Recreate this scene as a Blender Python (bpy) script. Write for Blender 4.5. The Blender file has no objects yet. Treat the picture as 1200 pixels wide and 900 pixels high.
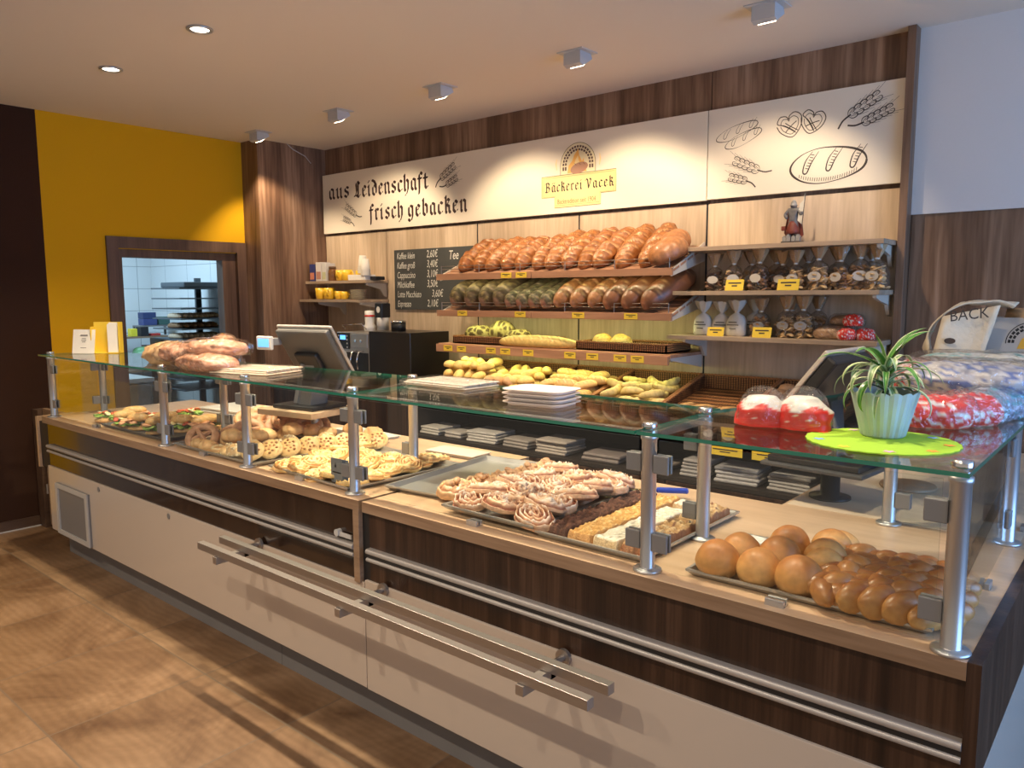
import bpy, bmesh, math, random
from mathutils import Vector, Matrix, noise
from math import sin, cos, pi, sqrt

random.seed(7)
scene = bpy.context.scene
col = scene.collection

# ------------------------------------------------------------------ camera
F_PX, YAW, PITCH, ROLL, EYE = 902.67, -0.703979, 0.115085, -0.0034275, 1.665
_fw = Vector((sin(YAW)*cos(PITCH), cos(YAW)*cos(PITCH), -sin(PITCH)))
_rt = Vector((cos(YAW), -sin(YAW), 0)); _up = _rt.cross(_fw)
_r = cos(ROLL)*_rt + sin(ROLL)*_up; _u = -sin(ROLL)*_rt + cos(ROLL)*_up
cam_d = bpy.data.cameras.new('camera'); cam = bpy.data.objects.new('camera', cam_d); col.objects.link(cam)
cam_d.sensor_width = 36; cam_d.lens = F_PX/1200*36; cam_d.clip_start = 0.05
M = Matrix((( _r.x, _u.x, -_fw.x, 0), (_r.y, _u.y, -_fw.y, 0), (_r.z, _u.z, -_fw.z, EYE), (0,0,0,1)))
cam.matrix_world = M
scene.camera = cam

# ------------------------------------------------------------------ world, exposure
vs = scene.view_settings
vs.view_transform = 'Standard'; vs.look = 'None'; vs.gamma = 1.0; vs.use_curve_mapping = False
vs.exposure = 0.0
scene.cycles.transparent_max_bounces = 32
scene.cycles.max_bounces = 8
scene.cycles.sample_clamp_indirect = 4
w = bpy.data.worlds.new('world'); scene.world = w; w.use_nodes = True
w.node_tree.nodes['Background'].inputs[0].default_value = (1.0, 0.84, 0.68, 1)
w.node_tree.nodes['Background'].inputs[1].default_value = 0.40

WARM = (1.0, 0.76, 0.50)
CEIL = 2.977
def add_light(name, kind, loc, energy, color, target=None, **kw):
    d = bpy.data.lights.new(name, kind); d.energy = energy; d.color = color
    for k, v in kw.items(): setattr(d, k, v)
    o = bpy.data.objects.new(name, d); col.objects.link(o); o.location = loc
    if target is not None:
        o.rotation_euler = (Vector(target)-Vector(loc)).to_track_quat('-Z', 'Y').to_euler()
    return o
# spots under the ceiling washing the back wall
WALL_SPOTS = [(-5.706,3.568), (-4.637,3.548), (-3.62,3.57), (-2.561,3.575), (-1.50,3.585)]
WALL_AIM = [(-5.9,3.95,1.5), (-5.0,4.37,1.5), (-3.5,4.37,1.5), (-2.7,4.37,1.5), (-1.9,4.37,1.4)]
WALL_POW = [50, 62, 66, 66, 46]
for (x, y), t, e in zip(WALL_SPOTS, WALL_AIM, WALL_POW):
    add_light('wall_spot_lamp', 'SPOT', (x, y, CEIL-0.16), e, (1.0, 0.78, 0.52), t, spot_size=1.75, spot_blend=0.55, shadow_soft_size=0.03)
# recessed downlights over the counter and in front of it
COUNTER_DOWN = [(-4.774,2.04), (-3.747,2.04), (-2.72,2.04), (-1.70,2.04), (-0.68,2.04)]
FRONT_DOWN = [(-4.8,0.0), (-3.4,-0.1), (-1.95,-0.1), (-0.6,-0.1)]
for (x, y), e in zip(COUNTER_DOWN, (110, 240, 215, 130, 85)):
    add_light('counter_downlight_lamp', 'SPOT', (x, y, CEIL-0.03), e, (1.0, 0.82, 0.58), (x, y+0.12, 0), spot_size=1.9, spot_blend=0.7, shadow_soft_size=0.035)
for (x, y), e in zip(FRONT_DOWN, (75, 95, 95, 60)):
    add_light('front_downlight_lamp', 'SPOT', (x, y, CEIL-0.03), e, (1.0, 0.80, 0.58), (x, y+0.3, 0), spot_size=2.1, spot_blend=0.6, shadow_soft_size=0.025)
# daylight from the shop window to the right of the camera
add_light('window_daylight', 'AREA', (2.75, 2.3, 1.5), 150, (0.22, 0.50, 1.0), (0, 2.3, 1.3), shape='RECTANGLE', size=3.0, size_y=2.3)
# cool lamp of the back kitchen
add_light('kitchen_lamp', 'AREA', (-7.6, 2.9, 2.72), 60, (0.55, 0.80, 1.0), (-7.6, 2.9, 0), shape='RECTANGLE', size=1.4, size_y=0.8)

# ------------------------------------------------------------------ helpers
def ordinal(i):
    return ['first','second','third','fourth','fifth','sixth','seventh','eighth','ninth','tenth','eleventh','twelfth','thirteenth','fourteenth','fifteenth','sixteenth','seventeenth','eighteenth','nineteenth','twentieth'][i]
def tag(o, label=None, cat=None, group=None, kind=None):
    if label: o['label'] = label
    if cat: o['category'] = cat
    if group: o['group'] = group
    if kind: o['kind'] = kind
    return o
def thing(name, label, cat, loc=(0,0,0), rotz=0, group=None):
    o = bpy.data.objects.new(name, None); col.objects.link(o); o.empty_display_size = 0.05
    o.location = loc; o.rotation_euler = (0,0,rotz)
    return tag(o, label, cat, group)
def link_mesh(name, me, mats=(), parent=None, loc=(0,0,0), rot=(0,0,0), smooth=False):
    if not isinstance(mats, (list, tuple)): mats = [mats]
    for m in mats: me.materials.append(m)
    if smooth:
        for p in me.polygons: p.use_smooth = True
    o = bpy.data.objects.new(name, me); col.objects.link(o)
    o.location = loc; o.rotation_euler = rot
    if parent: o.parent = parent
    return o
def copy_tree(src, loc=None, rot=None, scale=None, label=None, group=None):
    c = src.copy(); col.objects.link(c)
    if loc is not None: c.location = loc
    if rot is not None: c.rotation_euler = rot
    if scale is not None: c.scale = scale if isinstance(scale, (tuple, list)) else (scale,)*3
    if label: c['label'] = label
    if group: c['group'] = group
    for ch in src.children:
        d = ch.copy(); col.objects.link(d); d.parent = c; d.matrix_parent_inverse = ch.matrix_parent_inverse
        for g in ch.children:
            e = g.copy(); col.objects.link(e); e.parent = d; e.matrix_parent_inverse = g.matrix_parent_inverse
    return c
class MB:
    """collects shapes into one mesh"""
    def __init__(s): s.v=[]; s.f=[]; s.m=[]; s.sm=[]
    def add(s, vs_, fs, mi=0, smooth=False, mat=None):
        n = len(s.v)
        if mat is not None: vs_ = [mat @ Vector(p) for p in vs_]
        s.v += [tuple(p) for p in vs_]
        for f in fs: s.f.append([i+n for i in f]); s.m.append(mi); s.sm.append(smooth)
        return s
    def box(s, x0,x1,y0,y1,z0,z1, mi=0, bev=0.0, mat=None):
        if bev <= 0:
            P=[(x0,y0,z0),(x1,y0,z0),(x1,y1,z0),(x0,y1,z0),(x0,y0,z1),(x1,y0,z1),(x1,y1,z1),(x0,y1,z1)]
            return s.add(P,[(0,3,2,1),(4,5,6,7),(0,1,5,4),(1,2,6,5),(2,3,7,6),(3,0,4,7)],mi,mat=mat)
        b = bmesh.new(); bmesh.ops.create_cube(b, size=1)
        for v in b.verts:
            v.co = Vector(((x0+x1)/2+v.co.x*(x1-x0), (y0+y1)/2+v.co.y*(y1-y0), (z0+z1)/2+v.co.z*(z1-z0)))
        bmesh.ops.bevel(b, geom=list(b.edges), offset=bev, segments=2, affect='EDGES', profile=0.5)
        b.verts.index_update()
        s.add([v.co.copy() for v in b.verts], [[v.index for v in f.verts] for f in b.faces], mi, mat=mat)
        b.free(); return s
    def cyl(s, p0, p1, r0, r1=None, seg=16, mi=0, smooth=True, caps=True):
        r1 = r0 if r1 is None else r1
        p0=Vector(p0); p1=Vector(p1); d=(p1-p0).normalized()
        a = d.orthogonal().normalized(); b = d.cross(a)
        V=[];Fc=[]
        for k,(p,r) in enumerate(((p0,r0),(p1,r1))):
            for i in range(seg):
                t=2*pi*i/seg; V.append(p+a*(r*cos(t))+b*(r*sin(t)))
        for i in range(seg):
            j=(i+1)%seg; Fc.append((i,j,seg+j,seg+i))
        s.add(V,Fc,mi,smooth)
        if caps:
            s.add(V[:seg],[list(range(seg))[::-1]],mi); s.add(V[seg:],[list(range(seg))],mi)
        return s
    def lathe(s, prof, c=(0,0,0), seg=24, mi=0, smooth=True):
        V=[];Fc=[];n=len(prof)
        for (r,z) in prof:
            for i in range(seg):
                t=2*pi*i/seg; V.append((c[0]+r*cos(t), c[1]+r*sin(t), c[2]+z))
        for k in range(n-1):
            for i in range(seg):
                j=(i+1)%seg; Fc.append((k*seg+i,k*seg+j,(k+1)*seg+j,(k+1)*seg+i))
        if prof[0][0] > 1e-5: Fc.append(list(range(seg))[::-1])
        if prof[-1][0] > 1e-5: Fc.append(list(range((n-1)*seg,n*seg)))
        return s.add(V,Fc,mi,smooth)
    def tube(s, pts, r, seg=8, mi=0, closed=False):
        pts=[Vector(p) for p in pts]; n=len(pts); V=[];Fc=[]
        up=Vector((0,0,1))
        for k,p in enumerate(pts):
            if closed: d=(pts[(k+1)%n]-pts[k-1])
            else: d=(pts[min(k+1,n-1)]-pts[max(k-1,0)])
            d.normalize()
            a=d.cross(up)
            if a.length<1e-3: a=d.orthogonal()
            a.normalize(); b=a.cross(d)
            rr=r[k] if isinstance(r,(list,tuple)) else r
            for i in range(seg):
                t=2*pi*i/seg; V.append(p+a*(rr*cos(t))+b*(rr*sin(t)))
        for k in range(n if closed else n-1):
            k2=(k+1)%n
            for i in range(seg):
                j=(i+1)%seg; Fc.append((k*seg+i,k*seg+j,k2*seg+j,k2*seg+i))
        if not closed: Fc.append(list(range(seg))[::-1]); Fc.append(list(range((n-1)*seg,n*seg)))
        return s.add(V,Fc,mi,True)
    def prism(s, poly, axis, a0, a1, mi=0):
        """poly = 2D outline; axis 'x','y','z' = extrusion axis"""
        def P(u,v,a): return {'x':(a,u,v),'y':(u,a,v),'z':(u,v,a)}[axis]
        n=len(poly); V=[P(u,v,a0) for u,v in poly]+[P(u,v,a1) for u,v in poly]
        Fc=[list(range(n))[::-1], list(range(n,2*n))]+[(i,(i+1)%n,n+(i+1)%n,n+i) for i in range(n)]
        return s.add(V,Fc,mi)
    def build(s, name, mats, parent=None, loc=(0,0,0), rot=(0,0,0), fix=True):
        me=bpy.data.meshes.new(name); me.from_pydata(s.v,[],s.f)
        for p,mi,sm in zip(me.polygons,s.m,s.sm): p.material_index=mi; p.use_smooth=sm
        if fix:
            b=bmesh.new(); b.from_mesh(me); bmesh.ops.recalc_face_normals(b,faces=b.faces); b.to_mesh(me); b.free()
        return link_mesh(name, me, mats, parent, loc, rot)
def struct(name, mb, mats, label=None, loc=(0,0,0)):
    o = mb.build(name, mats, loc=loc); o['kind']='structure'
    if label: o['label']=label
    return o

# ------------------------------------------------------------------ materials
def newmat(name):
    m=bpy.data.materials.new(name); m.use_nodes=True
    nt=m.node_tree; return m, nt, nt.nodes['Principled BSDF']
def simple(name, c, rough=0.5, metal=0.0, coat=0.0, spec=0.5, noise_s=0, noise_a=0.0, bump=0.0):
    m,nt,b=newmat(name); b.inputs['Base Color'].default_value=(*c,1); b.inputs['Roughness'].default_value=rough
    b.inputs['Metallic'].default_value=metal; b.inputs['Coat Weight'].default_value=coat
    b.inputs['Specular IOR Level'].default_value=spec
    if noise_s:
        tc=nt.nodes.new('ShaderNodeTexCoord'); n=nt.nodes.new('ShaderNodeTexNoise'); n.inputs['Scale'].default_value=noise_s; n.inputs['Detail'].default_value=4
        nt.links.new(tc.outputs['Object'], n.inputs['Vector'])
        if noise_a:
            mx=nt.nodes.new('ShaderNodeMix'); mx.data_type='RGBA'
            mx.inputs['A'].default_value=(*[x*(1-noise_a) for x in c],1); mx.inputs['B'].default_value=(*[min(1,x*(1+noise_a)) for x in c],1)
            nt.links.new(n.outputs['Fac'], mx.inputs['Factor']); nt.links.new(mx.outputs['Result'], b.inputs['Base Color'])
        if bump:
            bp=nt.nodes.new('ShaderNodeBump'); bp.inputs['Strength'].default_value=bump; bp.inputs['Distance'].default_value=0.01
            nt.links.new(n.outputs['Fac'], bp.inputs['Height']); nt.links.new(bp.outputs['Normal'], b.inputs['Normal'])
    return m
def wood(name, c1, c2, c3, scale=(14,14,0.9), rough=0.45, coat=0.0, line=60, line_amt=0.35):
    """grain runs along the axis with the small scale number"""
    m,nt,b=newmat(name); N=nt.nodes; L=nt.links
    tc=N.new('ShaderNodeTexCoord'); mp=N.new('ShaderNodeMapping'); mp.inputs['Scale'].default_value=scale
    L.new(tc.outputs['Object'], mp.inputs['Vector'])
    n1=N.new('ShaderNodeTexNoise'); n1.inputs['Scale'].default_value=1.0; n1.inputs['Detail'].default_value=6; n1.inputs['Distortion'].default_value=0.6
    L.new(mp.outputs['Vector'], n1.inputs['Vector'])
    mp2=N.new('ShaderNodeMapping'); mp2.inputs['Scale'].default_value=[s*line/14 for s in scale]
    L.new(tc.outputs['Object'], mp2.inputs['Vector'])
    n2=N.new('ShaderNodeTexNoise'); n2.inputs['Scale'].default_value=1.0; n2.inputs['Detail'].default_value=3
    L.new(mp2.outputs['Vector'], n2.inputs['Vector'])
    cr=N.new('ShaderNodeValToRGB'); e=cr.color_ramp.elements
    e[0].position=0.32; e[0].color=(*c1,1); e[1].position=0.68; e[1].color=(*c3,1)
    x=e.new(0.5); x.color=(*c2,1)
    L.new(n1.outputs['Fac'], cr.inputs['Fac'])
    mx=N.new('ShaderNodeMix'); mx.data_type='RGBA'; mx.blend_type='MULTIPLY'
    mr=N.new('ShaderNodeMapRange'); mr.inputs['From Min'].default_value=0.35; mr.inputs['From Max'].default_value=0.62
    mr.inputs['To Min'].default_value=line_amt; mr.inputs['To Max'].default_value=0.0
    L.new(n2.outputs['Fac'], mr.inputs['Value']); L.new(mr.outputs['Result'], mx.inputs['Factor'])
    L.new(cr.outputs['Color'], mx.inputs['A']); mx.inputs['B'].default_value=(*[q*0.35 for q in c1],1)
    if max(c1)>0: mx.inputs['B'].default_value=(0.45,0.38,0.32,1)
    L.new(mx.outputs['Result'], b.inputs['Base Color'])
    b.inputs['Roughness'].default_value=rough; b.inputs['Coat Weight'].default_value=coat; b.inputs['Coat Roughness'].default_value=0.08
    bp=N.new('ShaderNodeBump'); bp.inputs['Strength'].default_value=0.12; bp.inputs['Distance'].default_value=0.003
    L.new(n2.outputs['Fac'], bp.inputs['Height']); L.new(bp.outputs['Normal'], b.inputs['Normal'])
    return m
def food(name, rough=0.5, coat=0.0, bump=0.3, bscale=60, sub=0.08, var=0.12):
    """vertex colour 'Col' from the mesh builder with fine noise"""
    m,nt,b=newmat(name); N=nt.nodes; L=nt.links
    at=N.new('ShaderNodeAttribute'); at.attribute_name='Col'
    tc=N.new('ShaderNodeTexCoord'); n=N.new('ShaderNodeTexNoise'); n.inputs['Scale'].default_value=bscale; n.inputs['Detail'].default_value=5
    L.new(tc.outputs['Object'], n.inputs['Vector'])
    mr=N.new('ShaderNodeMapRange'); mr.inputs['From Min'].default_value=0.3; mr.inputs['From Max'].default_value=0.7
    mr.inputs['To Min'].default_value=1-var; mr.inputs['To Max'].default_value=1+var
    L.new(n.outputs['Fac'], mr.inputs['Value'])
    vm=N.new('ShaderNodeVectorMath'); vm.operation='SCALE'
    L.new(at.outputs['Color'], vm.inputs[0]); L.new(mr.outputs['Result'], vm.inputs['Scale'])
    L.new(vm.outputs['Vector'], b.inputs['Base Color'])
    b.inputs['Roughness'].default_value=rough; b.inputs['Coat Weight'].default_value=coat; b.inputs['Coat Roughness'].default_value=0.25
    bp=N.new('ShaderNodeBump'); bp.inputs['Strength'].default_value=bump; bp.inputs['Distance'].default_value=0.004
    L.new(n.outputs['Fac'], bp.inputs['Height']); L.new(bp.outputs['Normal'], b.inputs['Normal'])
    return m
def clear(name, tint=(1,1,1), f0=0.04, rough=0.0, gmax=1.0, bump=0, bscale=30, haze=0.0, hazec=(1,1,1)):
    m=bpy.data.materials.new(name); m.use_nodes=True; nt=m.node_tree; N=nt.nodes; L=nt.links; N.clear()
    out=N.new('ShaderNodeOutputMaterial'); tr=N.new('ShaderNodeBsdfTransparent'); tr.inputs[0].default_value=(*tint,1)
    gl=N.new('ShaderNodeBsdfGlossy'); gl.inputs['Roughness'].default_value=rough
    lw=N.new('ShaderNodeLayerWeight'); lw.inputs['Blend'].default_value=0.5
    p=N.new('ShaderNodeMath'); p.operation='POWER'; p.inputs[1].default_value=5; L.new(lw.outputs['Facing'], p.inputs[0])
    q=N.new('ShaderNodeMath'); q.operation='MULTIPLY_ADD'; q.inputs[1].default_value=gmax-f0; q.inputs[2].default_value=f0; L.new(p.outputs[0], q.inputs[0])
    mx=N.new('ShaderNodeMixShader'); L.new(q.outputs[0], mx.inputs[0]); L.new(tr.outputs[0], mx.inputs[1]); L.new(gl.outputs[0], mx.inputs[2])
    if bump:
        tc=N.new('ShaderNodeTexCoord'); n=N.new('ShaderNodeTexNoise'); n.inputs['Scale'].default_value=bscale; n.inputs['Detail'].default_value=3; n.inputs['Distortion'].default_value=1.0
        L.new(tc.outputs['Object'], n.inputs['Vector']); bp=N.new('ShaderNodeBump'); bp.inputs['Strength'].default_value=bump; bp.inputs['Distance'].default_value=0.02
        L.new(n.outputs['Fac'], bp.inputs['Height']); L.new(bp.outputs['Normal'], gl.inputs['Normal']); L.new(bp.outputs['Normal'], lw.inputs['Normal'])
    last=mx
    if haze:
        df=N.new('ShaderNodeBsdfDiffuse'); df.inputs[0].default_value=(*hazec,1)
        m2=N.new('ShaderNodeMixShader'); m2.inputs[0].default_value=haze; L.new(mx.outputs[0], m2.inputs[1]); L.new(df.outputs[0], m2.inputs[2]); last=m2
    L.new(last.outputs[0], out.inputs[0]); return m
def emit(name, c, s):
    m,nt,b=newmat(name); b.inputs['Base Color'].default_value=(*c,1); b.inputs['Emission Color'].default_value=(*c,1); b.inputs['Emission Strength'].default_value=s; return m

M_WALNUT = wood('walnut_wall', (0.125,0.064,0.037),(0.225,0.128,0.078),(0.37,0.235,0.158), scale=(8,8,0.5), line=80, line_amt=0.65)
M_OAK    = wood('oak_panel', (0.50,0.375,0.255),(0.60,0.465,0.33),(0.68,0.54,0.40), scale=(8,8,0.6), line=90, line_amt=0.25)
M_SHELF  = wood('oak_shelf', (0.36,0.26,0.18),(0.43,0.32,0.225),(0.50,0.38,0.27), scale=(0.8,9,9), line=60, line_amt=0.25)
M_TOP    = wood('worktop_wood', (0.50,0.33,0.21),(0.58,0.40,0.26),(0.66,0.47,0.32), scale=(0.9,7,7), line=70, line_amt=0.18, rough=0.35)
M_TOPEDGE= wood('worktop_edge', (0.26,0.165,0.10),(0.32,0.21,0.135),(0.38,0.26,0.175), scale=(0.9,9,14), line=70, line_amt=0.35)
M_DARKW  = wood('dark_walnut_front', (0.018,0.008,0.005),(0.042,0.020,0.012),(0.100,0.054,0.034), scale=(17,17,0.45), line=120, line_amt=0.5, rough=0.35)
M_DARKG  = wood('glossy_dark_walnut_front', (0.014,0.007,0.005),(0.022,0.011,0.007),(0.032,0.017,0.011), scale=(22,22,0.5), line=120, line_amt=0.5, rough=0.2, coat=0.45)
M_RACKW  = wood('rack_wood', (0.36,0.175,0.10),(0.44,0.23,0.135),(0.52,0.28,0.17), scale=(0.9,12,12), line=60, line_amt=0.2)
M_DARKIN = simple('dark_interior', (0.022,0.015,0.012), 0.6)
M_WHITEP = simple('cream_panel', (0.56,0.49,0.43), 0.22, coat=0.25)
M_KICK   = simple('grey_kick', (0.19,0.19,0.20), 0.45, noise_s=6, noise_a=0.12)
M_YELLOW = simple('yellow_wall', (0.68,0.37,0.010), 0.9, spec=0.15, noise_s=90, noise_a=0.03, bump=0.05)
M_BROWN  = simple('dark_brown_wall', (0.040,0.018,0.011), 0.85, spec=0.15, noise_s=120, noise_a=0.15, bump=0.1)
M_GREYW  = simple('grey_wall', (0.25,0.24,0.25), 0.9)
M_WHITEW = simple('white_wall', (0.68,0.65,0.63), 0.9, noise_s=120, noise_a=0.02, bump=0.04)
M_CEIL   = simple('ceiling_paint', (0.74,0.68,0.60), 0.95, spec=0.1)
M_SIGN   = simple('sign_board', (0.78,0.70,0.58), 0.45)
M_INK    = simple('dark_brown_ink', (0.035,0.012,0.010), 0.6)
M_INK2   = simple('sketch_ink', (0.05,0.035,0.03), 0.6)
M_ALU    = simple('brushed_aluminium', (0.55,0.56,0.58), 0.34, metal=0.85)
M_ALUD   = simple('brushed_steel_bar', (0.40,0.37,0.35), 0.38, metal=0.85)
M_CHROME = simple('chrome', (0.75,0.76,0.78), 0.15, metal=1.0)
M_TRAY   = simple('tray_aluminium', (0.50,0.50,0.50), 0.36, metal=0.8, noise_s=9, noise_a=0.12)
M_BLACK  = simple('black_plastic', (0.015,0.015,0.017), 0.4)
M_GREY   = simple('grey_plastic', (0.20,0.20,0.21), 0.4)
M_LGREY  = simple('light_grey_plastic', (0.50,0.50,0.50), 0.4)
M_WHITE  = simple('white_plastic', (0.80,0.78,0.75), 0.4)
M_PAPER  = simple('paper', (0.78,0.75,0.70), 0.7, noise_s=20, noise_a=0.06)
M_TAG    = simple('yellow_tag', (0.80,0.56,0.05), 0.6)
M_MUG    = simple('yellow_mug', (0.80,0.50,0.03), 0.3, coat=0.4)
M_GLASS  = clear('pane_glass', (0.965,0.985,0.975), f0=0.035)
M_GEDGE  = simple('green_glass_edge', (0.02,0.20,0.13), 0.15, coat=0.5)
M_FILM   = clear('clear_film', (0.985,0.985,0.985), f0=0.12, rough=0.06, gmax=0.9, bump=1.0, bscale=28)
M_CELLO  = clear('cellophane', (0.97,0.94,0.90), f0=0.10, rough=0.08, gmax=0.9, bump=1.0, bscale=45)
M_ACRYL  = clear('acrylic', (0.96,0.96,0.95), f0=0.04)
M_BOARD  = simple('blackboard', (0.055,0.058,0.058), 0.7, noise_s=12, noise_a=0.15)
M_CHALK  = simple('chalk', (0.70,0.70,0.66), 0.9)
M_RED    = simple('red_foil', (0.70,0.03,0.015), 0.25, coat=0.5)

# ================================================================== the room
LX, BY, ZF = -6.2, 4.39, CEIL
# floor with grouted stone tiles
def floor_mat():
    m,nt,b=newmat('stone_tile_floor'); N=nt.nodes; L=nt.links
    tc=N.new('ShaderNodeTexCoord'); mp=N.new('ShaderNodeMapping'); mp.inputs['Location'].default_value=(3.14,-0.96,0)
    L.new(tc.outputs['Object'], mp.inputs['Vector'])
    br=N.new('ShaderNodeTexBrick'); br.offset=0; br.squash=1
    br.inputs['Scale'].default_value=1; br.inputs['Brick Width'].default_value=0.63; br.inputs['Row Height'].default_value=0.63
    br.inputs['Mortar Size'].default_value=0.004; br.inputs['Mortar Smooth'].default_value=0.1; br.inputs['Bias'].default_value=0
    br.inputs['Color1'].default_value=(0,0,0,1); br.inputs['Color2'].default_value=(1,1,1,1)
    L.new(mp.outputs['Vector'], br.inputs['Vector'])
    # tile id offsets the swirl pattern
    ad=N.new('ShaderNodeVectorMath'); ad.operation='MULTIPLY_ADD'; ad.inputs[1].default_value=(7,5,3)
    L.new(br.outputs['Color'], ad.inputs[0]); L.new(tc.outputs['Object'], ad.inputs[2])
    n1=N.new('ShaderNodeTexNoise'); n1.inputs['Scale'].default_value=1.7; n1.inputs['Detail'].default_value=12; n1.inputs['Roughness'].default_value=0.62; n1.inputs['Distortion'].default_value=1.1
    L.new(ad.outputs[0], n1.inputs['Vector'])
    wv=N.new('ShaderNodeTexWave'); wv.wave_type='RINGS'; wv.inputs['Scale'].default_value=9; wv.inputs['Distortion'].default_value=5; wv.inputs['Detail'].default_value=4; wv.inputs['Detail Scale'].default_value=0.8
    L.new(ad.outputs[0], wv.inputs['Vector'])
    cr=N.new('ShaderNodeValToRGB'); e=cr.color_ramp.elements
    e[0].position=0.3; e[0].color=(0.085,0.042,0.020,1); e[1].position=0.72; e[1].color=(0.285,0.180,0.105,1)
    x=e.new(0.5); x.color=(0.175,0.103,0.055,1)
    L.new(n1.outputs['Fac'], cr.inputs['Fac'])
    mx=N.new('ShaderNodeMix'); mx.data_type='RGBA'; mx.blend_type='MULTIPLY'; 
    mr=N.new('ShaderNodeMapRange'); mr.inputs['To Min'].default_value=0.28; mr.inputs['To Max'].default_value=0.0
    L.new(wv.outputs['Fac'], mr.inputs['Value']); L.new(mr.outputs['Result'], mx.inputs['Factor'])
    L.new(cr.outputs['Color'], mx.inputs['A']); mx.inputs['B'].default_value=(0.55,0.5,0.45,1)
    m2=N.new('ShaderNodeMix'); m2.data_type='RGBA'; L.new(br.outputs['Fac'], m2.inputs['Factor'])
    L.new(mx.outputs['Result'], m2.inputs['A']); m2.inputs['B'].default_value=(0.13,0.09,0.06,1)
    L.new(m2.outputs['Result'], b.inputs['Base Color']); b.inputs['Roughness'].default_value=0.38
    bp=N.new('ShaderNodeBump'); bp.inputs['Strength'].default_value=0.15; bp.inputs['Distance'].default_value=0.004
    L.new(n1.outputs['Fac'], bp.inputs['Height']); L.new(bp.outputs['Normal'], b.inputs['Normal'])
    return m
struct('floor', MB().box(-6.3,2.6,-1.6,4.5,-0.05,0.0), floor_mat(), 'brown stone tile floor of the shop')
struct('ceiling', MB().box(-6.3,2.6,-1.6,4.5,CEIL,CEIL+0.05), M_CEIL, 'cream painted ceiling')
# left wall, in its painted fields
def lw(y0,y1,z0,z1,mat,label): return struct('wall_left', MB().box(LX-0.12,LX,y0,y1,z0,z1), mat, label)
lw(-1.6,1.36,0,ZF,M_GREYW,'grey field of the left wall')
lw(1.36,1.62,0,ZF,M_YELLOW,'yellow strip of the left wall before the dark field')
lw(1.62,2.11,0,ZF,M_BROWN,'dark brown field of the left wall')
lw(2.11,2.60,0,ZF,M_YELLOW,'yellow field of the left wall beside the doorway')
lw(2.60,3.62,2.03,ZF,M_YELLOW,'yellow field of the left wall above the doorway')
lw(3.62,3.70,0,ZF,M_YELLOW,'yellow edge of the left wall beside the pillar')
M_BASE = wood('baseboard_wood',(0.07,0.04,0.03),(0.10,0.06,0.04),(0.13,0.08,0.055),scale=(9,0.9,9))
b=MB().box(LX,LX+0.014,-1.6,2.52,0.0,0.075).box(LX,LX+0.02,-1.6,2.52,0.0,0.008,1)
struct('baseboard_left', b, [M_BASE, M_LGREY], 'dark wooden baseboard with pale sealant line')
# doorway to the kitchen
M_FRAME = wood('door_frame_wood',(0.085,0.045,0.028),(0.125,0.068,0.042),(0.165,0.095,0.06),scale=(12,12,0.6),line=90)
d=MB()
d.prism([(2.53,0),(2.615,0),(2.615,2.035),(3.61,2.035),(3.61,0),(3.695,0),(3.695,2.122),(2.53,2.122)],'x',LX-0.02,LX+0.022)
fr=struct('door_1', d, M_FRAME, 'dark walnut casing around the kitchen doorway')
d=MB(); d.box(LX-0.12,LX-0.02,2.60,2.655,0,1.968).box(LX-0.12,LX-0.02,3.49,3.63,0,1.968).box(LX-0.12,LX-0.02,2.60,3.63,1.968,2.06)
j=d.build('inner_frame', M_FRAME, fr)
# pillar at the left end of the back wall
struct('pillar', MB().box(LX,-5.95,3.70,4.5,0,ZF), M_WALNUT, 'walnut clad pillar in the far left corner')
# back wall: walnut carrier, oak panels
struct('wall_back', MB().box(-5.95,-2.163,BY,4.5,0,ZF).box(-2.157,-1.04,BY,4.5,0,ZF).box(-2.163,-2.157,BY+0.01,4.5,0,ZF), M_WALNUT, 'walnut clad back wall')
seams=[-5.95,-5.105,-4.05,-3.105,-2.162,-1.078]
for i in range(5):
    struct('wall_back_panel', MB().box(seams[i]+0.006,seams[i+1]-0.006,BY-0.02,BY,0.5,2.205,bev=0.0015), M_OAK, 'light oak wall panel, %s from the left'%ordinal(i))
struct('trim_1', MB().box(-1.078,-1.04,4.30,4.5,0,ZF,bev=0.001), M_WALNUT, 'walnut edge board at the right end of the panelling')
struct('wall_back_right', MB().box(-1.04,2.6,4.40,4.5,0,2.066), M_WALNUT, 'walnut clad wall right of the shelves')
struct('wall_back_upper', MB().box(-1.04,2.6,4.385,4.5,2.066,ZF), M_WHITEW, 'white painted upper wall at the right')
struct('wall_right', MB().box(2.6,2.7,3.9,4.5,0,ZF), M_WHITEW)
# kitchen behind the doorway
def tile_mat():
    m,nt,b=newmat('white_wall_tile'); N=nt.nodes; L=nt.links
    tc=N.new('ShaderNodeTexCoord'); sp=N.new('ShaderNodeSeparateXYZ'); L.new(tc.outputs['Object'], sp.inputs[0])
    ad=N.new('ShaderNodeMath'); ad.operation='ADD'; L.new(sp.outputs[0], ad.inputs[0]); L.new(sp.outputs[1], ad.inputs[1])
    cb=N.new('ShaderNodeCombineXYZ'); L.new(ad.outputs[0], cb.inputs[0]); L.new(sp.outputs[2], cb.inputs[1])
    br=N.new('ShaderNodeTexBrick'); br.offset=0; br.inputs['Scale'].default_value=1; br.inputs['Brick Width'].default_value=0.5; br.inputs['Row Height'].default_value=0.25
    br.inputs['Mortar Size'].default_value=0.003; br.inputs['Color1'].default_value=(0.72,0.76,0.78,1); br.inputs['Color2'].default_value=(0.68,0.72,0.75,1); br.inputs['Mortar'].default_value=(0.28,0.32,0.35,1)
    L.new(cb.outputs[0], br.inputs['Vector']); L.new(br.outputs['Color'], b.inputs['Base Color']); b.inputs['Roughness'].default_value=0.3
    return m
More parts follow.
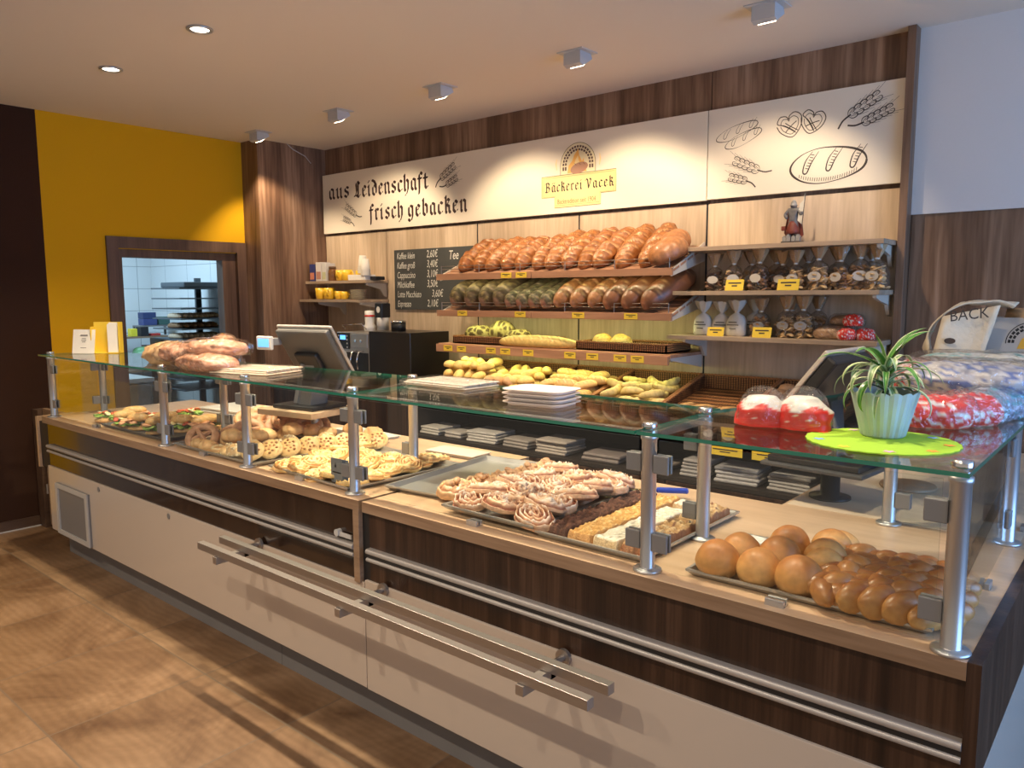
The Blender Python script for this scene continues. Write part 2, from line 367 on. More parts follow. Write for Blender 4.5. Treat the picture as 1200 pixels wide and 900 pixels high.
M_TILE=tile_mat()
struct('kitchen_wall_far', MB().box(-9.1,-9.0,0.8,4.6,0,2.8), M_TILE, 'pale tiled far wall of the kitchen')
struct('kitchen_wall_side', MB().box(-9.0,-6.32,4.16,4.26,0,2.8), M_TILE, 'pale tiled side wall of the kitchen')
struct('kitchen_wall_near', MB().box(-9.0,-6.32,0.8,0.9,0,2.8), M_TILE)
struct('kitchen_floor', MB().box(-9.0,-6.3,0.9,4.16,-0.05,0), simple('kitchen_floor_tile',(0.16,0.10,0.07),0.5), 'dark kitchen floor')
struct('kitchen_ceiling', MB().box(-9.0,-6.32,0.9,4.16,2.8,2.85), M_WHITEW)

# ceiling lamps
def ring_light(x,y,label):
    t=thing('recessed_downlight', label, 'ceiling light', (x,y,CEIL), group='recessed downlights in the ceiling')
    b=MB(); b.lathe([(0.045,-0.001),(0.062,-0.001),(0.064,-0.008),(0.058,-0.012),(0.047,-0.010),(0.043,-0.002)],seg=32)
    b.build('trim_ring', M_ALU, t)
    MB().lathe([(0.0,-0.004),(0.044,-0.004)],seg=32).build('lens', emit('lamp_glow',(1.0,0.93,0.80),14), t)
    return t
r0=ring_light(*COUNTER_DOWN[0],'round recessed downlight above the far left of the counter')
for i,(x,y) in enumerate(COUNTER_DOWN[1:]):
    copy_tree(r0,(x,y,CEIL),label='round recessed downlight, nearer and larger of the two in the picture' if i==0 else '%s recessed downlight of the counter row from the left'%ordinal(i+1))
for i,(x,y) in enumerate(FRONT_DOWN): copy_tree(r0,(x,y,CEIL),label='%s recessed downlight of the front row from the left'%ordinal(i))
def box_spot(x,y,aim,label):
    t=thing('wall_washer_spot', label, 'spotlight', (x,y,CEIL), group='box spotlights under the ceiling')
    MB().box(-0.085,0.085,-0.075,0.075,-0.006,0.0,bev=0.002).build('ceiling_plate', M_LGREY, t)
    b=MB(); b.prism([(-0.05,-0.006),(0.05,-0.006),(0.065,-0.030),(-0.02,-0.080),(-0.05,-0.070)],'x',-0.055,0.055)
    b.build('lamp_box', M_LGREY, t)
    dr=(Vector(aim)-Vector((x,y,CEIL-0.1))).normalized()
    g=MB(); g.box(-0.042,0.042,-0.001,0.001,-0.035,0.035)
    ln=g.build('lens', emit('spot_glow',(1.0,0.86,0.62),8), t, loc=(0,0.026,-0.0665)); ln.rotation_euler=(math.radians(-35)+pi/2-pi/2,0,0)
    ln.rotation_euler=(math.radians(-53),0,0); ln.location=(0,0.0235,-0.0565)
    return t
names=['leftmost of the five box spotlights, above the walnut pillar','second box spotlight from the left, above the start of the sign','third of the five box spotlights, middle of the row','fourth box spotlight from the left, above the oven emblem','rightmost and largest looking of the five box spotlights']
for (x,y),a,n in zip(WALL_SPOTS,WALL_AIM,names): box_spot(x,y,a,n)
cb=MB().tube([(-5.93,3.98,CEIL-0.004),(-5.90,4.02,CEIL-0.05),(-5.91,4.15,CEIL-0.09),(-5.93,4.22,CEIL-0.14)],0.004,6).build('cable',M_LGREY)
tag(cb,'thin loose cable hanging from the ceiling at the pillar','cable')

# ================================================================== the counter
ZT=0.898
def slab(name, outline, label):
    b=MB(); b.prism(outline,'z',0.858,ZT,0)
    o=b.build(name,[M_TOP,M_TOPEDGE])
    for p in o.data.polygons:
        if abs(p.normal.z)<0.5: p.material_index=1
    return o
M_RAIL=simple('satin_rail',(0.50,0.48,0.47),0.5,metal=0.55)
counter=thing('sales_counter','long bakery sales counter with walnut band, cream lower panels and grey kick','counter',(0,0,0))
def part(name, mb, mats, label=None, parent=None):
    o=mb.build(name,mats,parent or counter)
    if label: o['label']=label
    return o
w1=slab('worktop',[(-5.49,1.78),(-2.272,1.78),(-2.272,2.80),(-5.49,2.80)],''); w1.parent=counter; w1['label']='light wooden worktop of the left half'
w2=slab('worktop',[(-2.252,1.78),(-0.268,1.78),(-0.268,4.38),(-1.03,4.38),(-1.03,2.74),(-2.252,2.74)],''); w2.parent=counter; w2['label']='light wooden worktop of the right half, turning the corner'
M_TOPLITE=wood('pale_worktop_wood',(0.60,0.47,0.35),(0.66,0.53,0.40),(0.72,0.58,0.45),scale=(0.9,7,7),line=70,line_amt=0.12)
part('pale_section', MB().prism([(-1.02,2.76),(-0.30,2.76),(-0.30,4.36),(-1.02,4.36)],'z',ZT-0.001,ZT+0.0015), M_TOPLITE, 'paler section of worktop on the return leg')  # thin sheet of paler wood over the return leg
part('front_band', MB().box(-5.46,-2.315,1.80,1.82,0.578,0.858), M_DARKG, 'glossy dark walnut band of the left half')
part('front_band', MB().box(-2.235,-0.268,1.80,1.82,0.590,0.858), M_DARKW, 'dark walnut band of the right half')
part('end_post', MB().box(-2.31,-2.275,1.781,1.84,0.575,0.858,bev=0.001), M_TOPEDGE, 'walnut post where the two counter halves meet')
part('joint_gap', MB().box(-2.275,-2.235,1.80,2.7,0.5,0.858).box(-2.272,-2.252,1.80,2.7,0.858,0.89), M_BLACK)
part('lower_panel', MB().box(-5.475,-2.262,1.79,1.81,0.155,0.578,bev=0.002), M_WHITEP, 'cream panel of the left half')
part('lower_panel', MB().box(-2.258,-0.242,1.79,1.81,0.152,0.590,bev=0.002), M_WHITEP, 'cream panel of the right half')
part('kick_board', MB().box(-5.40,-2.955,1.86,1.88,0,0.16), M_KICK)
part('kick_board', MB().box(-2.952,-0.30,1.86,1.88,0,0.16), M_KICK)
part('light_block_carcass', MB().box(-5.46,-2.28,1.83,2.72,0.16,0.855).box(-2.23,-0.27,1.83,2.68,0.16,0.855).box(-0.99,-0.27,2.68,4.36,0.0,0.855).box(-5.40,-0.32,1.89,2.70,0,0.16), M_DARKIN)  # unseen inner body, added to block light inside the counter
M_SIDEW=M_DARKW
part('end_panel', MB().box(-0.268,-0.240,1.781,4.38,0.62,0.900,bev=0.001), M_SIDEW, 'dark walnut band on the right end')
part('end_lower_panel', MB().box(-0.266,-0.244,1.812,4.38,0.10,0.618), M_WHITEP, 'white lower panel on the right end')
# double aluminium rail on the band
def rail(x0,x1):
    b=MB()
    for zc,rr in ((0.7100,0.0100),(0.6785,0.0078)):
        b.prism([(1.80,zc+rr)]+[(1.783-rr*0.9*sin(pi*k/10),zc+rr*cos(pi*k/10)) for k in range(11)]+[(1.80,zc-rr)],'x',x0,x1,0)
    b.box(x0,x1,1.783,1.80,0.6863,0.700,1)
    return b
part('bumper_rail', rail(-5.44,-2.312), [M_RAIL,M_BLACK], 'aluminium double rail of the left half')
part('bumper_rail', rail(-2.232,-0.268), [M_RAIL,M_BLACK], 'aluminium double rail of the right half')
# vent, lock holes, key
vn=part('vent_grille', MB().prism([(-5.32,0.155),(-4.83,0.165),(-4.83,0.49),(-5.32,0.49)],'y',1.778,1.791), M_GREY, 'grey ventilation grille')
MB().box(-5.32,-5.285,1.770,1.779,0.165,0.49).box(-4.865,-4.83,1.770,1.779,0.165,0.49).box(-5.285,-4.865,1.770,1.779,0.462,0.49).box(-5.285,-4.865,1.770,1.779,0.165,0.192).build('frame',M_LGREY,vn)
for x in (-4.69,-3.83): part('lock_hole', MB().cyl((x,1.792,0.545),(x,1.787,0.545),0.015,seg=18), M_GREY)
k=part('lock', MB().cyl((-2.415,1.80,0.745),(-2.415,1.780,0.745),0.014,seg=16).box(-2.412,-2.33,1.785,1.793,0.733,0.750,bev=0.002), M_LGREY, 'small metal latch on the band')
# bag bar
hb=thing('bag_shelf_rail','long double steel bag bar on the front of the counter','rail',(-2.115,1.79,0.575))
MB().box(-1.025,1.025,-0.205,-0.175,0.0,0.030,bev=0.001).build('outer_bar',M_ALUD,hb)
MB().box(-1.025,1.025,-0.105,-0.075,0.0,0.030,bev=0.001).build('inner_bar',M_ALUD,hb)
for x in (-0.865,-0.03,0.80):
    br=MB(); br.cyl((x,0,0.005),(x,-0.012,0.005),0.026,seg=20).cyl((x,-0.01,0.005),(x,-0.075,0.005),0.010,seg=12)
    br.box(x-0.014,x+0.014,-0.215,-0.065,-0.030,-0.0005); br.box(x-0.014,x+0.014,-0.085,-0.060,-0.030,0.018)
    br.build('bracket',M_ALUD,hb)
# swing gate and end cap left of the counter
g=thing('swing_gate','walnut swing gate between the counter end and the dark wall','gate',(-5.62,1.98,0))
MB().box(-0.46,0.0,0.0,0.03,0.02,0.872,bev=0.002).build('gate_panel',M_TOPEDGE,g)
for z in (0.25,0.75): MB().cyl((-0.462,-0.004,z),(-0.462,-0.004,z+0.07),0.008,seg=10).build('hinge',M_ALU,g)
e=part('end_cap', MB().box(-5.625,-5.60,1.785,2.02,0.55,0.885), M_TOP, 'pale edged cap board at the left end')
part('end_cap_inside', MB().box(-5.60,-5.462,1.80,2.70,0.555,0.855), M_DARKIN)
struct('gate_post', MB().box(-6.199,-6.09,1.95,2.03,0,0.86), M_BASE, 'dark wall post carrying the swing gate')

# ------------------------------------------------------------------ glass guard on the counter
ZG=1.290
def post(name_label, x, y, ztop=1.318, r=0.021, first=[None]):
    if first[0] is not None:
        o=copy_tree(first[0],(x,y,ZT),label=name_label); return o
    t=thing('glass_guard_post', name_label, 'post', (x,y,ZT), group='aluminium posts of the glass guard')
    MB().lathe([(0.0,0.0),(0.040,0.0),(0.040,0.006),(0.036,0.009),(0.022,0.010),(r,0.012),(r,0.372),(0.024,0.374),(0.024,0.386),(0.012,0.388),(0.012,0.3905),(0.0,0.3905)],seg=28).build('tube',M_ALU,t)
    MB().lathe([(0.0,0.4035),(0.021,0.4035),(0.022,0.406),(0.022,0.418),(0.018,0.421),(0,0.421)],seg=28).build('cap',M_CHROME,t)
    first[0]=t; return t
FP=[(-5.40,1.825),(-3.90,1.83),(-3.12,1.832),(-2.366,1.84),(-1.061,1.832),(-0.306,1.818)]
BP=[(-5.36,2.115),(-3.97,2.20),(-2.52,2.29),(-1.07,2.185),(-0.665,2.73),(-0.33,2.745)]
fn=['front post at the far left end of the glass guard','second front post from the left, beside the open sandwiches','third front post from the left, between the two roll trays','front post at the joint of the two counter halves','front post between the crumble cake tray and the round buns','nearest front corner post, right of the braided loaves']
bn=['rear post at the far left end, behind the sandwiches','rear post behind the ring rolls','rear post behind the empty end of the tray','rear post behind the crumble cake tray','rear post under the green doily','rightmost post on the return leg of the counter']
for (x,y),n in zip(FP,fn): post(n+', silver aluminium',x,y)
for (x,y),n in zip(BP,bn): post(n+', silver aluminium',x,y)
# clamps that hold the vertical panes
cl=None
M_CLAMP=simple('clamp_grey',(0.24,0.24,0.25),0.4,metal=0.3)
def clamp(x,y,z,rz,label,side=1):
    global cl
    lab=label
    if cl is None:
        cl=thing('glass_clamp',lab,'clamp',(x,y,z),rz,'glass clamps on the posts')
        MB().box(0.019,0.066,-0.014,-0.0045,-0.026,0.026,bev=0.003).build('front_plate',M_CLAMP,cl)
        MB().box(0.019,0.066,0.0045,0.014,-0.026,0.026,bev=0.003).build('rear_plate',M_CLAMP,cl)
        return cl
    return copy_tree(cl,(x,y,z),(0,0,rz),label=lab)
def clamp_set(p, dirs, who):
    for (dn,ang) in dirs:
        for z,zn in ((1.205,'upper'),(0.985,'lower')):
            clamp(p[0],p[1],z,ang,'%s glass clamp on the %s side of the %s'%(zn,dn,who))
sw=['far left front post','second front post','third front post','counter joint post','post beside the cake tray','nearest corner post']
clamp_set(FP[0],[('right',0)],sw[0])
for i in (1,2,3,4): clamp_set(FP[i],[('left',pi),('right',0)],sw[i])
clamp_set(FP[5],[('left',pi),('rear',math.radians(92))],sw[5])
sb=['rear left end post','rear post behind the ring rolls','rear post behind the joint','rear post behind the cakes','rear post under the doily','rightmost post']
clamp_set(BP[0],[('left',math.radians(-98)),('right',0)],sb[0])
clamp_set(BP[1],[('left',pi),('right',0)],sb[1])
clamp_set(BP[2],[('left',pi)],sb[2])
clamp_set(BP[3],[('left',pi)],sb[3])
clamp_set(BP[4],[('right',0)],sb[4])
clamp_set(BP[5],[('left',pi),('front',math.radians(-92))],sb[5])
# vertical panes
def pane(name,x0,x1,y,z0,z1,label,group=None,rot=None):
    b=MB(); b.box(0,x1-x0,-0.003,0.003,0,z1-z0)
    o=b.build(name,[M_GLASS,M_GEDGE],loc=(x0,y,z0))
    for p in o.data.polygons:
        if abs(p.normal.y)<0.5: p.material_index=0
    if rot: o.rotation_euler=(0,0,rot)
    return tag(o,label,'glass pane',group)
pl=['tall clear front pane before the sandwiches','clear front pane before the ring rolls','clear front pane before the cheese pastries','clear front pane before the pink pastries','clear front pane before the round buns']
for i in range(5):
    pane('front_glass_pane',FP[i][0]+0.035,FP[i+1][0]-0.035,(FP[i][1]+FP[i+1][1])/2,ZT+0.013,1.272,pl[i],'front panes of the glass guard')
import math as _m
def pane2(a,b_,label,z0=ZT+0.013,z1=1.272):
    d=Vector((b_[0]-a[0],b_[1]-a[1],0)); l=d.length
    return pane('side_glass_pane',a[0],a[0]+l,a[1],z0,z1,label,'side and rear panes of the glass guard',rot=_m.atan2(d.y,d.x))
def inset(a,b_,m=0.035):
    d=(Vector((b_[0]-a[0],b_[1]-a[1]))).normalized()*m
    return (a[0]+d.x,a[1]+d.y),(b_[0]-d.x,b_[1]-d.y)
pane2(*inset(FP[0],BP[0]),'narrow clear pane closing the left end of the guard')
pane2(*inset(BP[0],(-4.60,2.16)),'clear rear pane behind the sandwiches',z1=1.12)
pane2(*inset(FP[5],BP[5]),'clear side pane at the right end beside the corner post')
pane2(*inset(BP[4],BP[5]),'short clear rear pane behind the braided loaves')
# floor clips of the panes
clipo=None
def clip(x,y,label,rz=0):
    global clipo
    if clipo is None:
        clipo=thing('glass_foot_clip',label,'clip',(x,y,ZT),rz,'metal clips at the foot of the panes')
        MB().box(-0.024,0.024,-0.016,-0.0035,0.0,0.018,bev=0.002).build('clip_jaw',M_ALU,clipo)
        MB().box(-0.024,0.024,0.0035,0.016,0.0,0.018,bev=0.002).build('clip_jaw',M_ALU,clipo)
        MB().box(-0.024,0.024,-0.016,0.016,0.0,0.004).build('clip_base',M_ALU,clipo); return
    copy_tree(clipo,(x,y,ZT),(0,0,rz),label=label)
for (x,i,l) in ((-4.763,0,'before the sandwich tray'),(-3.513,1,'before the ring roll tray'),(-2.72,2,'before the cheese pastries'),(-1.727,3,'before the pink pastries'),(-0.691,4,'before the round buns')):
    clip(x,(FP[i][1]+FP[i+1][1])/2,'small metal foot clip of the glass %s'%l)
clip(-0.318,2.289,'small metal foot clip at the right side pane',pi/2)
clip(-0.30,2.93,'small metal foot clip behind the rightmost post',pi/2)
# horizontal top panes
def top_pane(outline,label):
    b=MB(); b.prism(outline,'z',ZG,ZG+0.010)
    o=b.build('top_glass_shelf',[M_GLASS,M_GEDGE])
    for p in o.data.polygons:
        if abs(p.normal.z)<0.5: p.material_index=1
    return tag(o,label,'glass shelf','glass shelves on top of the guard')
top_pane([(-5.46,1.775),(-2.345,1.775),(-2.345,2.36),(-2.9,2.36),(-5.46,2.18)],'clear top glass shelf over the left half of the counter')
top_pane([(-2.339,1.775),(-1.075,1.775),(-1.075,2.30),(-2.339,2.36)],'clear top glass shelf over the pink pastries')
top_pane([(-1.069,1.775),(-0.285,1.775),(-0.285,4.30),(-0.90,4.30),(-0.90,2.9),(-1.069,2.26)],'clear top glass shelf carrying the plant, turning the corner')
# arms under the glass from front to rear posts
arm=None
for i,(f,r,l) in enumerate(((FP[0],BP[0],'left end'),(FP[3],BP[2],'counter joint'),(FP[4],BP[3],'cake tray'),(FP[1],BP[1],'ring rolls'))):
    f2=Vector((f[0],f[1],1.2795)); r2=Vector((r[0],r[1],1.2795)); d=(r2-f2); L_=d.length
    b=MB().box(0.024,L_-0.024,-0.009,0.009,-0.010,0.010,bev=0.001)
    o=b.build('glass_support_arm',M_ALU,loc=tuple(f2),rot=(0,0,_m.atan2(d.y,d.x)))
    tag(o,'aluminium arm under the top glass at the %s'%l,'arm','arms under the top glass')
# light bar under the front edge of the glass
led=MB().box(-2.30,-1.11,1.86,1.885,1.272,1.2885,bev=0.002).build('under_glass_rail',M_ALU)
tag(led,'slim aluminium rail under the glass above the pink pastries','rail')
led=MB().box(-5.33,-2.44,1.86,1.885,1.272,1.2885,bev=0.002).build('under_glass_rail',M_ALU)
tag(led,'slim aluminium rail under the glass above the sandwiches and rolls','rail')

# ================================================================== writing and drawings
def ribbon(mb, pts, wd, mi=0, taper=False, z=0.0):
    """flat line of width wd in the u,v plane"""
    n=len(pts)
    if n<2: return
    V=[];Fc=[]
    for k in range(n):
        a=Vector(pts[max(k-1,0)]); b=Vector(pts[min(k+1,n-1)]); d=b-a
        if d.length<1e-9: d=Vector((1,0))
        d.normalize(); nn=Vector((-d.y,d.x))
        ww=wd[k] if isinstance(wd,(list,tuple)) else wd
        if taper: ww*= 0.25+0.75*sin(pi*min(1,max(0,(k+0.4)/(n-0.2))))
        p=Vector(pts[k]); V.append((p.x+nn.x*ww/2,z,p.y+nn.y*ww/2)); V.append((p.x-nn.x*ww/2,z,p.y-nn.y*ww/2))
    for k in range(n-1): Fc.append((2*k,2*k+1,2*k+3,2*k+2))
    mb.add(V,Fc,mi)
def poly(mb, pts, mi=0, z=0.0): mb.add([(u,z,v) for u,v in pts],[list(range(len(pts)))],mi)
def smoothline(pts, sub=6, closed=False):
    P=[Vector(p) for p in pts]; n=len(P); out=[]
    rng=range(n if closed else n-1)
    for i in rng:
        p0=P[(i-1)%n] if (closed or i>0) else P[i]; p1=P[i]; p2=P[(i+1)%n]; p3=P[(i+2)%n] if (closed or i+2<n) else p2
        for k in range(sub):
            t=k/sub; out.append(tuple(0.5*((2*p1)+(-p0+p2)*t+(2*p0-5*p1+4*p2-p3)*t*t+(-p0+3*p1-3*p2+p3)*t**3)))
    out.append(tuple(P[0] if closed else P[-1])); return out
FRAK={
'a':([[(0.9,4.9),(0,4),(0,1.1),(.8,.1),(1.9,1.1)],[(0.9,4.9),(2,4.3),(2,.8),(2.6,.1)]],2.9),
'u':([[(-.4,4.3),(0.1,4.8),(0.1,.9),(.7,.1),(2,1.2)],[(1.7,4.3),(2.1,4.8),(2.1,.8),(2.6,.1)]],3.0),
'n':([[(-.4,4.2),(0.1,4.8),(0.1,.8),(.5,.1)],[(0.1,3.6),(1.3,4.9),(2.1,4.2),(2.1,.8),(2.6,.1)]],3.0),
'i':([[(-.4,4.2),(0.1,4.8),(0.1,.8),(.6,.1)],[(-.1,6.2),(.4,6.7)]],1.5),
'e':([[(1.0,4.9),(0,3.9),(0,1.1),(.9,.1),(2.0,1.0)],[(1.0,4.9),(1.9,4.0),(1.1,3.0),(0.1,2.5)]],2.5),
'c':([[(2.0,4.2),(1.1,4.9),(0,3.9),(0,1.1),(.9,.1),(2.0,.9)]],2.4),
's':([[(2,4.3),(1.1,4.9),(0.1,4.0),(0.3,3.1),(1.8,2.1),(1.9,1.0),(1.0,.1),(-.1,.9)]],2.6),
'h':([[(-.3,6.6),(0.1,7.1),(0.1,.8),(.5,.1)],[(0.1,3.7),(1.3,4.9),(2.1,4.0),(2.0,.6),(1.3,-1.0),(.5,-1.7)]],2.9),
'b':([[(-.3,6.6),(0.1,7.1),(0.1,1),(1,.1),(2.1,1.1),(2.1,3.9),(1.2,4.9),(0.1,3.8)]],2.8),
'k':([[(-.3,6.6),(0.1,7.1),(0.1,.8),(.5,.1)],[(0.1,4.6),(1.1,5.9),(1.9,5.2),(1.2,4.2),(.2,3.3)],[(0.4,3.6),(1.8,2.8),(1.8,.9),(2.4,.1)]],2.7),
'd':([[(-.3,6.9),(1.0,6.2),(2.1,4.4),(2.1,1.1),(1,.1),(0,1.0),(0,3.6),(1,4.6),(2,3.6)]],2.8),
'r':([[(-.4,4.2),(0.1,4.8),(0.1,.8),(.6,.1)],[(0.1,3.7),(1.0,4.9),(1.6,4.3)]],2.1),
't':([[(0.3,6.2),(0.3,1),(.9,.1),(1.7,.8)],[(-.6,4.6),(1.5,4.6)]],2.1),
'f':([[(1.8,6.3),(1.1,7.1),(.3,6.1),(.3,.2),(.1,-1.8)],[(-.5,4.6),(1.5,4.6)]],2.1),
'g':([[(2.1,4.6),(2.1,0.2),(1.6,-1.2),(.6,-1.8),(-.2,-1.0)],[(2.1,4.2),(1.0,4.9),(0,4),(0,1.3),(.9,.3),(2.1,1.3)]],2.9),
'L':([[(2.9,6.2),(1.8,7.2),(.7,6.3),(0.9,4.6),(1.0,2.8),(.4,1.4),(-.5,.7)],[(-.5,.7),(1,1.1),(2.4,.1),(3.2,1.0)],[(2.0,6.9),(2.0,1.0)]],3.9),
'B':([[(0.7,6.7),(0.7,.5)],[(-.5,6.0),(.3,6.9),(1.7,7.0),(2.8,6.1),(2.4,4.7),(0.8,3.9)],[(0.9,3.9),(2.7,3.6),(3.2,2.2),(2.6,.7),(1.3,.1),(-.3,.4)]],4.0),
'V':([[(-.9,5.8),(-.1,6.9),(0.8,6.0),(1.5,.3)],[(1.5,.3),(2.9,4.6),(3.3,6.1),(2.5,7.0)]],3.9),
}
def fraktur(mb, text, u0, v0, h, mi=0, slant=0.0, tilt=0.0, width=0.82, pen=0.52, z=0.0, extra=0.0):
    """broad-nib letters; h = x-height; returns the end of the line"""
    s=h/5.0; x=u0; n=Vector((cos(math.radians(38)),sin(math.radians(38))))*pen*s
    for ch in text:
        if ch==' ': x+=2.6*s*width; continue
        um = ch=='ä'
        st,adv=FRAK['a' if um else ch]
        st=list(st)+([[(0.2,6.2),(0.6,6.6)],[(1.6,6.2),(2.0,6.6)]] if um else [])
        for line in st:
            pts=[Vector((x+p[0]*s*width, v0+p[1]*s)) for p in line]
            for a,b in zip(pts,pts[1:]):
                q=[a-n,a+n,b+n,b-n]
                if (q[1]-q[0]).x*(q[2]-q[1]).y-(q[1]-q[0]).y*(q[2]-q[1]).x < 0: q=q[::-1]
                poly(mb,[tuple(k) for k in q],mi,z)
            for p in pts:
                m=Vector((-n.y,n.x))*0.45
                poly(mb,[tuple(p-n-m*0),tuple(p+m),tuple(p+n),tuple(p-m)],mi,z-0.0001)
        x+=adv*s*width+0.25*s+extra
    return x
def fraktur_fit(mb, text, u0, u1, v0, h, mi=0, pen=0.70, g=1.14):
    s=h/5.0; tot=sum(FRAK['a' if c=='ä' else c][1] for c in text)-0.9
    w_=((u1-u0)-0.25*s*len(text))/(tot*s); extra=0.0
    if w_>g: extra=(w_-g)*tot*s/max(1,len(text)-1); w_=g
    fraktur(mb,text,u0+0.4*s*w_,v0,h,mi,width=w_,pen=pen,extra=extra)
def text_obj(name, s, size, mat, loc, parent=None, rot=(pi/2,0,0), shear=0.0, space=1.0, align='LEFT', extr=0.0, sx=1.0):
    cu=bpy.data.curves.new(name,'FONT'); cu.body=s; cu.size=size; cu.shear=shear; cu.space_character=space; cu.align_x=align; cu.extrude=extr; cu.resolution_u=3
    o=bpy.data.objects.new('tmp',cu); col.objects.link(o); bpy.context.view_layer.update()
    me=bpy.data.meshes.new_from_object(o.evaluated_get(bpy.context.evaluated_depsgraph_get())); me.name=name
    bpy.data.objects.remove(o)
    t=link_mesh(name,me,mat,parent,loc,rot); t.scale=(sx,1,1); return t
# ---- sketches (local u,v around 0,0, size ~1)
def ear(mb, cx, cy, L, ang, wd, n=6, mi=0, flip=1):
    """an ear of wheat, stalk at the lower end"""
    c,s_=cos(ang),sin(ang)
    def T(u,v): return (cx+u*c-v*s_*flip, cy+u*s_+v*c*flip)
    ribbon(mb,[T(*p) for p in smoothline([(-0.02*L,-0.10*L),(0.12*L,-0.02*L),(0.30*L,0.0)],5)],wd*1.7,mi)
    for k in range(n):
        u=0.24*L+k*0.125*L; r=0.150*L
        for sd in (1,-1):
            a=0.55*sd
            p=[(u,0.0),(u+r*0.35,sd*r*0.55),(u+r*0.95,sd*r*0.62),(u+r*1.15,sd*r*0.25),(u+r*0.55,0.02*L*sd)]
            ribbon(mb,[T(*q) for q in smoothline(p,4)],wd,mi,taper=True)
            ribbon(mb,[T(*q) for q in smoothline([(u+r*0.3,sd*r*0.2),(u+r*0.9,sd*r*0.42)],4)],wd*0.5,mi)
        ribbon(mb,[T(u+r,0.6*r),T(u+r*2.3,1.0*r)],wd*0.3,mi); ribbon(mb,[T(u+r,-0.6*r),T(u+r*2.3,-1.0*r)],wd*0.3,mi)
def loaf_sketch(mb, cx, cy, L, H, ang, wd, cuts=3, mi=0, hatch=True):
    c,s_=cos(ang),sin(ang)
    def T(u,v): return (cx+u*c-v*s_, cy+u*s_+v*c)
    P=[(L/2*cos(t),H/2*sin(t)*(1+0.05*cos(3*t))) for t in [2*pi*k/14 for k in range(14)]]
    line=[T(*q) for q in smoothline(P,5,True)]
    ribbon(mb,line,[wd*(0.9+0.5*sin(k*0.21)) for k in range(len(line))],mi)
    for k in range(cuts):
        u=-L*0.30+k*L*0.62/max(1,cuts-1); w=L*0.045
        pp=[(u+w*2.4,H*0.44),(u+w*0.2,H*0.18),(u-w*0.6,-H*0.12),(u+w*0.5,-H*0.16),(u+w*2.0,H*0.12),(u+w*4.2,H*0.42)]
        ribbon(mb,[T(*q) for q in smoothline(pp,5)],wd*0.9,mi,taper=True)
        if hatch:
            for j in range(6):
                v=H*0.36-j*H*0.075; ribbon(mb,[T(u+w*(1.9-j*0.35),v),T(u+w*(2.9-j*0.35),v-H*0.03)],wd*0.45,mi)
    if hatch:
        for j in range(26):
            u=-L*0.38+j*L*0.03; v=-H*0.5*sqrt(max(0,1-(2*u/L)**2))+H*0.05
            ribbon(mb,[T(u,v),T(u+L*0.008,v+H*0.10)],wd*0.4,mi)
def pretzel(mb, cx, cy, R, ang, wd, mi=0):
    def T(u,v): c,s_=cos(ang),sin(ang); return (cx+u*c-v*s_, cy+u*s_+v*c)
    base=[(-0.25,-0.85),(0.15,-0.25),(0.75,0.10),(0.95,0.55),(0.55,0.85),(0.08,0.62),(-0.08,0.62),(-0.55,0.85),(-0.95,0.55),(-0.75,-0.05),(0,-0.75)]
    loop=[(0.32,-0.62),(-0.15,-0.1),(-0.55,0.25),(-0.9,0.5),(-0.6,0.9),(-0.15,0.8),(0,0.55),(0.15,0.8),(0.6,0.9),(0.98,0.45),(0.75,-0.3),(0,-0.85),(-0.75,-0.3),(-0.98,0.3)]
    for k in (1.0,0.72):
        ribbon(mb,[T(R*u*k,R*v*k) for u,v in smoothline(loop,5)],wd*(1 if k==1 else .7),mi,taper=False)
    ribbon(mb,[T(R*u,R*v) for u,v in smoothline([(-0.45,-0.35),(0.1,0.0),(0.55,0.2)],5)],wd,mi)
    ribbon(mb,[T(R*u,R*v) for u,v in smoothline([(0.5,-0.5),(0.0,0.0),(-0.3,0.35)],5)],wd,mi)

YS=4.340   # face of the sign boards
s1=MB().box(-5.93,-2.158,YS,YS+0.022,2.222,2.742,bev=0.001).build('sign_board',M_SIGN)
tag(s1,'long cream sign board with blackletter writing and oven emblem','sign')
s2=MB().box(-2.152,-1.080,YS,YS+0.022,2.226,2.742,bev=0.001).build('sign_board',M_SIGN)
tag(s2,'shorter cream sign board with bread, pretzel and wheat drawings','sign')
zf=YS-0.0012
# text line 1 : world X of the letters measured on the board
t=MB(); fraktur_fit(t,'aus',-5.835,-5.572,2.524,0.090,g=1.4); t.build('lettering',M_INK,s1,loc=(0,zf,0),fix=False)
t=MB(); fraktur_fit(t,'Leidenschaft',-5.475,-4.568,2.510,0.092); t.build('lettering',M_INK,s1,loc=(0,zf,0),fix=False)
t=MB(); fraktur_fit(t,'frisch',-5.275,-4.87,2.305,0.092); t.build('lettering',M_INK,s1,loc=(0,zf,0),fix=False)
t=MB(); fraktur_fit(t,'gebacken',-4.79,-4.15,2.300,0.092); t.build('lettering',M_INK,s1,loc=(0,zf,0),fix=False)
t=MB(); ear(t,-4.475,2.535,0.28,0.50,0.0056,n=5); ear(t,-4.41,2.490,0.25,0.38,0.0056,n=4,flip=-1); t.build('wheat_drawing',M_INK2,s1,loc=(0,zf,0),fix=False)
t=MB(); ear(t,-5.40,2.325,0.26,pi-0.55,0.0050,n=5); ear(t,-5.485,2.288,0.21,pi-0.35,0.0050,n=4,flip=-1); t.build('wheat_drawing',M_INK2,s1,loc=(0,zf,0),fix=False)
t=MB(); loaf_sketch(t,-1.975,2.598,0.26,0.070,0.28,0.0035,3,hatch=False); loaf_sketch(t,-1.935,2.553,0.23,0.065,0.34,0.0035,3,hatch=False); t.build('baguette_drawing',M_INK2,s2,loc=(0,zf,0),fix=False)
